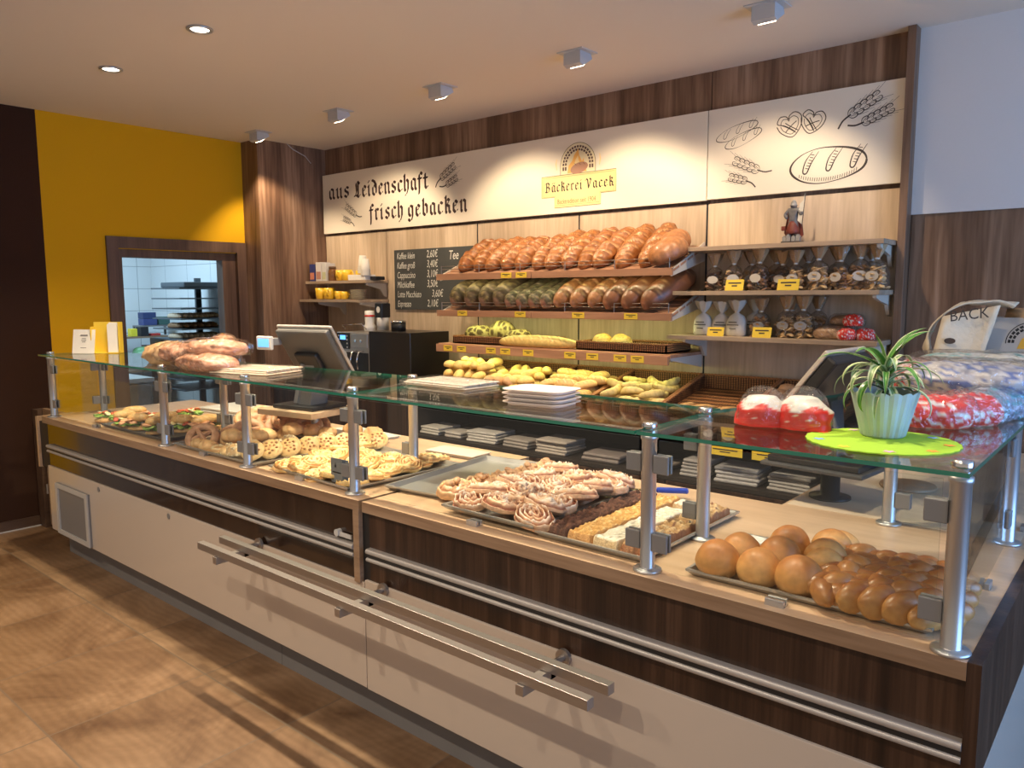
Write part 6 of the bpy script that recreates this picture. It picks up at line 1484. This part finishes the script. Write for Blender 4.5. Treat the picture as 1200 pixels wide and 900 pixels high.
# ---- red and white gift bags on the glass
def red_bag(label,loc,rz,s=1.0,seed=1):
    t=thing('red_gift_bag',label,'gift bag',loc,rz,'red and white gift bags on the glass')
    def fn(phi,tt):
        R=(1-abs(tt)**3)**0.5 if abs(tt)<1 else 0
        f=1+0.10*nz(cos(phi)*1.5+seed,sin(phi)*1.5,tt*2,1)
        z=(tt*0.5+0.5); hh=0.085*z**0.9; rr=(0.062 if z<0.55 else 0.062*(1-(z-0.55)*1.2))*(1.0 if R>0.3 else R/0.3)
        c=(0.72,0.025,0.015) if z<0.64+0.13*sin(4*phi+seed) else (0.80,0.78,0.74)
        st_=noise.voronoi(Vector((cos(phi)*3+seed,sin(phi)*3,z*5)))[0][0]
        if st_<0.16 and z<0.5: c=(0.85,0.75,0.6)
        return (rr*1.1*cos(phi)*f*(1+0.1*cos(2*phi)),rr*0.9*sin(phi)*f,hh),c
    me=food_mesh('bag_filling',[closed_mesh('r',36,28,fn)]); link_mesh('bag_filling',me,F_PACK,t)
    def fn2(phi,tt):
        z=(tt*0.5+0.5); rr=(0.069*(1-0.55*z**2.2))*(min(1,(1-abs(tt)**8)**0.5)); f=1+0.08*nz(cos(phi)*3+seed,sin(phi)*3,tt*3,1)
        return (rr*1.1*cos(phi)*f,rr*0.95*sin(phi)*f,0.112*z),(1,1,1)
    me=food_mesh('clear_wrap',[closed_mesh('r',32,22,fn2)]); link_mesh('clear_wrap',me,M_FILM,t); t.scale=(s,)*3; return t
red_bag('left red and white gift bag on the glass before the baskets',(-0.842,2.07,ZS),0.2,1.0,1)
red_bag('right red and white gift bag on the glass, nearer the plant',(-0.735,2.085,ZS),-0.2,1.05,4)
# ---- heap of wrapped breads at the right
H_=[('large red wrapped pack beside the plant pot',(-0.475,2.36,ZS),0.5,0.20,0.13,0.085,redw,41),
 ('red and white wrapped pack right of the plant pot',(-0.405,2.45,ZS),0.9,0.18,0.12,0.085,redw,42),
 ('grey silver foiled pack at the right end of the heap',(-0.37,2.62,ZS),1.3,0.28,0.15,0.09,[(0.42,0.45,0.55),(0.30,0.34,0.46),(0.10,0.35,0.42)],43),
 ('blue patterned clear pack in the second layer',(-0.44,2.70,ZS+0.07),0.15,0.40,0.22,0.085,[(0.66,0.64,0.64),(0.10,0.16,0.42),(0.55,0.54,0.56),(0.30,0.30,0.36)],44),
 ('red tipped white pack behind the plant leaves',(-0.60,2.72,ZS+0.07),0.3,0.24,0.14,0.08,[(0.74,0.72,0.68),(0.72,0.05,0.03),(0.74,0.72,0.68)],45),
 ('flat long pack with yellow band, third layer',(-0.46,2.92,ZS+0.085),0.0,0.44,0.24,0.06,[(0.70,0.58,0.32),(0.66,0.63,0.58),(0.62,0.50,0.25)],46),
 ('white and turquoise printed pack at the top of the heap',(-0.48,3.14,ZS+0.085),0.05,0.46,0.26,0.07,[(0.70,0.70,0.68),(0.18,0.48,0.50),(0.70,0.70,0.68),(0.68,0.64,0.54)],47),
 ('pale toast pack lying before the cloth bags',(-0.50,3.36,ZS+0.075),-0.05,0.42,0.24,0.06,[(0.72,0.66,0.56),(0.70,0.70,0.68),(0.66,0.50,0.36)],48),
 ('turquoise edged pack at the right rear of the heap',(-0.38,3.02,ZS+0.06),0.1,0.30,0.22,0.07,[(0.12,0.40,0.50),(0.60,0.62,0.64),(0.08,0.20,0.40)],49),
 ('lower film wrapped loaf under the heap',(-0.56,3.05,ZS),0.1,0.42,0.26,0.085,[(0.60,0.52,0.42),(0.66,0.60,0.52)],50),
 ('lower rear film wrapped loaf under the toast pack',(-0.54,3.38,ZS),0.0,0.42,0.26,0.075,[(0.60,0.52,0.42),(0.66,0.60,0.52)],51)]
for l,loc,rz,L_,W_,Hh,cs_,sd in H_:
    crumple_pack('wrapped_bread_pack',l,loc,rz,L_,W_,Hh,cs_,sd,'bread','wrapped breads heaped on the right glass shelf')
# ---- printed cloth bags and cardboard carrier
tb=thing('cardboard_carrier','grey printed cardboard carrier standing behind the bread packs','carrier box',(-0.44,3.62,ZS),0.15)
M_CARD=simple('carrier_grey',(0.50,0.46,0.42),0.6)
MB().prism([(-0.15,0),(0.17,0),(0.17,0.27),(-0.11,0.27)],'y',-0.08,0.08).build('box',M_CARD,tb)
em2=MB(); ex0,ez0=0.035,0.170
for rr,nn in ((0.072,13),(0.060,11)):
    for k in range(nn):
        t0=pi*(k+0.14)/nn; t1=pi*(k+0.86)/nn
        poly(em2,[(ex0+r_*cos(tt),ez0+r_*sin(tt)) for r_,tt in ((rr-0.0045,t0),(rr+0.0045,t0),(rr+0.0045,t1),(rr-0.0045,t1))],0,0)
ribbon(em2,[(ex0+0.083*cos(pi*k/20),ez0+0.083*sin(pi*k/20)) for k in range(21)],0.003,0)
poly(em2,[(ex0-0.045,ez0-0.02),(ex0-0.03,ez0+0.02),(ex0-0.01,ez0+0.03),(ex0,ez0+0.06),(ex0+0.012,ez0+0.025),(ex0+0.035,ez0+0.015),(ex0+0.045,ez0-0.02)],1,0)
em2.build('printed_oven_emblem',[M_BLACK,simple('flame_orange',(0.80,0.45,0.05),0.5)],tb,loc=(0,-0.0812,0),fix=False)
M_CLOTH=simple('natural_cloth',(0.68,0.58,0.44),0.85,noise_s=40,noise_a=0.08,bump=0.4)
MB().lathe([(0.075,0.24),(0.085,0.27),(0.080,0.305),(0.072,0.295),(0.070,0.25)],(0.03,0.0,0),24).build('rolled_brown_rim',simple('kraft_rim',(0.52,0.33,0.18),0.7),tb)
def drape(name,label,loc,rz,pts,th,wd,seed):
    """cloth band following a profile in x-z, width along y, gently folded"""
    t=thing(name,label,'cloth bag',loc,rz,'printed cloth bags')
    n=len(pts); mws=10; V=[];Fc=[]
    P=smoothline(pts,6); n=len(P)
    for i,(x,z) in enumerate(P):
        for j in range(mws+1):
            y=(j/mws-0.5)*wd; o_=0.010*nz(i*0.25+seed,j*0.5,seed,1)+0.006*sin(j*1.7+i*0.3)
            V.append((x+o_,y,z+o_))
    for i in range(n-1):
        for j in range(mws): a=i*(mws+1)+j; Fc.append((a,a+1,a+mws+2,a+mws+1))
    me=bpy.data.meshes.new('cloth'); me.from_pydata(V,[],Fc); o=link_mesh('cloth',me,M_CLOTH,t,smooth=True)
    md=o.modifiers.new('th','SOLIDIFY'); md.thickness=th; return t
tt=drape('cloth_bag','cream printed cloth bag draped over the left side of the carrier',(-0.58,3.52,ZS),0.15,[(-0.135,0.085),(-0.16,0.16),(-0.14,0.24),(-0.06,0.315),(0.03,0.325),(0.13,0.315)],0.006,0.17,2)
text_obj('printed_writing','BÄCK',0.060,M_INK2,(-0.085,-0.112,0.255),tt,rot=(math.radians(90),math.radians(-8),0),shear=0.1,sx=0.85)
tp=MB()
for zz in (0.12,0.132,0.144): tp.box(-0.115,-0.045,-0.1125,-0.1115,zz,zz+0.003)
tp.add([(-0.08+0.020*cos(k*pi/6),-0.113,0.180+0.012*sin(k*pi/6)) for k in range(12)],[list(range(12))])
tp.build('print',M_INK2,tt,fix=False)
fo=MB()
Vf=[];Ff=[]
for i in range(9):
    for j in range(9):
        u=i/8;v=j/8; Vf.append((-0.155+0.235*u*(0.72+0.28*v)+0.045*v*(1-u),-0.092-0.012*sin(u*5+v*2)-0.006*nz(u*4,v*4,1,1),0.04+v*(0.235+0.045*u)))
for i in range(8):
    for j in range(8): a=i*9+j; Ff.append((a,a+9,a+10,a+1))
mf=bpy.data.meshes.new('front_flap'); mf.from_pydata(Vf,[],Ff); of=link_mesh('front_flap',mf,M_CLOTH,tt,smooth=True); md=of.modifiers.new('t','SOLIDIFY'); md.thickness=0.004
t2=drape('cloth_bag','cream printed cloth bag hanging over the right side of the carrier',(-0.27,3.50,ZS),0.1,[(-0.09,0.27),(-0.03,0.30),(0.05,0.29),(0.09,0.20),(0.10,0.08)],0.006,0.17,5)
# ---- doily and potted plant
dc=thing('green_doily','round lime green felt doily with scalloped edge under the plant','doily',(-0.520,2.025,ZS))
prof=[]; n=180
V=[(0,0,0.003)]+[((0.172+0.004*abs(sin(28*pi*k/n)))*cos(2*pi*k/n)*1.0,(0.172+0.004*abs(sin(28*pi*k/n)))*sin(2*pi*k/n),z) for z in (0.003,0.0) for k in range(n)]
Fc=[(0,1+k,1+(k+1)%n) for k in range(n)]+[(1+k,1+n+k,1+n+(k+1)%n,1+(k+1)%n) for k in range(n)]
mb=MB().add(V,Fc); mb.build('felt',simple('lime_felt',(0.36,0.62,0.04),0.9,noise_s=80,noise_a=0.08),dc)
fc_=[(0.85,0.35,0.05),(0.25,0.45,0.75),(0.80,0.60,0.05),(0.75,0.45,0.55)]
for k in range(9):
    a=2*pi*k/9+0.2; b=MB(); rr=0.012
    b.add([((0.147+0)*cos(a)+rr*(1+0.35*cos(5*q*pi/10))*cos(q*pi/10),0.147*sin(a)+rr*(1+0.35*cos(5*q*pi/10))*sin(q*pi/10),0.0038) for q in range(20)],[list(range(20))])
    b.build('felt_flower',simple('felt_flower_%d'%k,fc_[k%4],0.9),dc,fix=False)
pl_=thing('potted_plant','striped green and white leaved plant in a pale blue fluted pot','potted plant',(-0.535,2.095,ZS+0.0035))
M_POT=simple('pale_blue_pot',(0.43,0.52,0.53),0.45,coat=0.2)
V=[];Fc=[];n=48
for k,(r,z) in enumerate([(0.0,0.0),(0.048,0.0),(0.051,0.004),(0.078,0.112),(0.075,0.112),(0.050,0.010),(0.0,0.010)]):
    for i in range(n):
        a=2*pi*i/n; f=1+(0.075 if 1<k<5 else 0.03)*(1-2*abs(((i*16/n)%1)-0.5))*1.0
        zz=z+(0.008*(1-2*abs(((i*16/n)%1)-0.5)) if k in (3,4) else 0)
        V.append((r*f*cos(a),r*f*sin(a),zz))
for k in range(6):
    for i in range(n): j=(i+1)%n; Fc.append((k*n+i,k*n+j,(k+1)*n+j,(k+1)*n+i))
MB().add(V,Fc).build('fluted_pot',M_POT,pl_)
MB().lathe([(0,0.098),(0.070,0.098)],seg=24).build('soil',simple('soil',(0.03,0.018,0.012),0.9,noise_s=150,noise_a=0.6,bump=0.8),pl_,fix=False)
MB().tube([(0,0,0.09),(0.004,0.0,0.15),(0.0,0.003,0.19)],[0.011,0.009,0.006],10).build('stem',simple('stem_green',(0.10,0.16,0.05),0.6),pl_)
def leaf_mesh(L,wd,el,arch,az,z0,striped,seed):
    rnd=random.Random(seed); n=14; V=[];C=[];Fc=[]
    x=z=0.0; ang=el; step=L/n; px=[]
    for k in range(n+1):
        px.append((x,z,ang)); x+=step*cos(ang); z+=step*sin(ang); ang-=arch/n*(0.5+1.2*k/n)
    for k,(x,z,a_) in enumerate(px):
        t=k/n; w_=wd*(0.35+0.65*sin(pi*min(1,t*1.25+0.12)) if t<0.5 else 1.0-((t-0.5)/0.5)**1.8)*1.0
        w_=max(w_,0.0004)
        for j,s_ in enumerate((-1,-0.72,-0.35,0,0.35,0.72,1)):
            fold=0.35*abs(s_)*w_
            X=x-sin(a_)*(fold); Z=z+cos(a_)*fold; Y=s_*w_
            V.append((X*cos(az)-Y*sin(az),X*sin(az)+Y*cos(az),z0+Z))
            g=(0.045,0.20,0.025) if striped<0.5 else (0.10,0.24,0.07)
            wh=(0.62,0.68,0.42)
            if striped<0.5: c=wh if abs(s_)==1 and striped>0.2 else ((0.16,0.40,0.05) if s_==0 else g)
            else: c=wh if j in (0,1,5,6) else g if j in (2,4) else (0.35,0.48,0.22)
            C.append(c)
    for k in range(n):
        for j in range(6): a=k*7+j; Fc.append((a,a+1,a+8,a+7))
    return V,C,Fc
F_LEAF=food('leaf',rough=0.35,coat=0.3,bump=0.1,bscale=120,var=0.06)
rnd=random.Random(3)
LV=[(0.165,0.017,1.10,1.15,0.75,0.17,0.3),(0.145,0.016,1.25,1.0,0.55,0.17,0.3),(0.10,0.015,1.35,0.3,3.6,0.17,0.3),(0.19,0.013,0.62,1.15,3.85,0.165,0.3),(0.15,0.012,0.9,1.4,4.4,0.17,0.3),(0.16,0.012,0.7,1.3,2.4,0.17,0.3)]
for k in range(30):
    az=2.399*k+0.4; lv=k/30
    LV.append((rnd.uniform(0.11,0.175),rnd.uniform(0.007,0.0105),rnd.uniform(0.50,1.10)-0.35*lv,rnd.uniform(2.0,3.2),az,0.165-0.06*lv,0.8 if k%5 else 0.3))
for i,(L_,wd,el,arch,az,z0,stp) in enumerate(LV):
    me=food_mesh('leaf',[leaf_mesh(L_,wd,el,arch,az,z0,stp,i)]); link_mesh('leaf',me,F_LEAF,pl_)
# round board and loaf on the return worktop
cbd=MB().lathe([(0,0),(0.10,0),(0.105,0.006),(0.10,0.014),(0,0.014)],seg=36).build('round_wooden_board',M_TOPEDGE,loc=(-0.74,3.30,ZT+0.002)); tag(cbd,'round brown wooden board lying on the return worktop','board')

# ================================================================== kitchen beyond the doorway
tr=thing('tray_trolley','dark metal tray trolley with loaves in the kitchen','trolley',(-7.45,3.82,0.0))
M_TROL=simple('trolley_dark',(0.10,0.12,0.14),0.4,metal=0.5)
for (x,y) in ((0.3,-0.27),(0.3,0.38),(-0.3,-0.27),(-0.3,0.38)):
    pass
MB().box(0.27,0.30,0.20,0.26,0.05,1.85).box(-0.30,-0.27,0.20,0.26,0.05,1.85).build('upright',M_TROL,tr)
MB().box(-0.3,0.3,0.18,0.28,0.05,0.09).box(-0.3,0.3,-0.30,-0.26,0.05,0.09).box(-0.3,-0.26,-0.3,0.28,0.05,0.09).box(0.26,0.3,-0.3,0.28,0.05,0.09).build('foot_frame',M_TROL,tr)
for k in range(11):
    z=1.745-0.098*k
    MB().box(-0.28,0.31,-0.26,0.33,z-0.012,z,bev=0.002).build('trolley_tray',M_TROL,tr)
MB().box(-0.2,0.28,-0.20,0.33,1.747,1.80,bev=0.01).build('oven_box',M_TROL,tr)
kl=[food_mesh('kitchen_loaf',[loaf(0.24,0.075,0.055,(0.60,0.50,0.38),(0.30,0.2,0.13),(0.45,0.30,0.18),cuts=5,seed=s,nu=14,nv=16)]) for s in (1,2)]
kd=[food_mesh('kitchen_loaf',[loaf(0.24,0.10,0.060,(0.24,0.13,0.06),(0.45,0.3,0.16),(0.1,0.05,0.03),cuts=3,seed=s,nu=14,nv=16)]) for s in (3,4)]
for row,(zi,ms_,nn) in enumerate(((3,kl,8),(4,kd,6),(5,kl,8),(6,kd,7))):
    place(ms_,F_MATTE,'kitchen_loaf','bread','loaves on the kitchen trolley',[(k,(-7.45+0.10,3.60+0.055*k*8/nn,1.747-0.098*zi),(0,0,0.1),(0.95,0.66,1.0),'loaf on the kitchen trolley, %s laden tray from the top, %s from the left'%(ordinal(row),ordinal(k))) for k in range(nn)])
ks=thing('kitchen_shelf_unit','cluttered wooden shelf unit on the kitchen wall','shelf',(-8.62,3.92,0.0))
MB().box(-0.2,0.2,-0.75,0.10,1.215,1.235).box(-0.2,0.2,0.0,0.3,1.100,1.118).box(-0.2,0.2,-0.75,0.10,0.85,0.87).box(-0.2,0.2,-0.77,-0.75,0,1.235).box(-0.2,0.2,0.10,0.12,0,1.235).build('shelf_boards',simple('kitchen_wood',(0.30,0.20,0.13),0.5),ks)
def kbox(label,x0,x1,y0,y1,z0,z1,c,g='boxes on the kitchen shelf'):
    b=MB().box(x0,x1,y0,y1,z0,z1,bev=0.004).build('small_box',simple('kbox',c,0.5)); tag(b,label,'box',g)
kbox('bright yellow small box on the kitchen shelf',-8.5,-8.42,3.64,3.71,1.236,1.32,(0.75,0.65,0.05))
kbox('black box beside the yellow one in the kitchen',-8.55,-8.42,3.75,3.83,1.236,1.34,(0.02,0.02,0.025))
kbox('blue box, lower one stacked in the kitchen',-8.55,-8.42,3.78,3.93,1.352,1.42,(0.05,0.07,0.22))
kbox('dark blue box, upper one stacked in the kitchen',-8.55,-8.42,3.78,3.92,1.421,1.49,(0.03,0.05,0.15))
kbox('green and black basket box right of the blue ones in the kitchen',-8.55,-8.42,3.95,4.07,1.352,1.44,(0.05,0.12,0.11))
kbox('red item on the kitchen shelf',-8.5,-8.42,3.86,3.96,1.236,1.262,(0.55,0.05,0.04))
b=MB().box(-8.6,-8.42,3.74,4.10,1.335,1.351).box(-8.6,-8.58,3.74,3.76,1.236,1.335).box(-8.6,-8.58,4.08,4.10,1.236,1.335); tag(b.build('desk_riser',M_GREY),'small grey riser under the blue boxes in the kitchen','shelf')
kbox('yellow folded cloth on the lower kitchen shelf',-8.55,-8.40,3.95,4.14,1.119,1.165,(0.62,0.45,0.06))
gb=food_mesh('green_bag',[bun(0.10,0.17,(0.35,0.50,0.38),(0.10,0.30,0.12),seed=3,lump=0.2)]); gb.materials.append(F_PACK); o=link_mesh('green_plastic_bag',gb,(),None,(-8.45,3.76,0.95)); tag(o,'pale green plastic bag hanging under the kitchen shelf','bag')
kt=thing('kitchen_table','dark steel kitchen table seen through the doorway','table',(-7.6,3.0,0))
MB().box(-0.8,0.3,-0.5,0.35,0.86,0.90,bev=0.003).build('table_top',M_LGREY,kt)
MB().box(-0.75,0.28,-0.45,0.32,0.0,0.84).build('cabinet',M_GREY,kt)
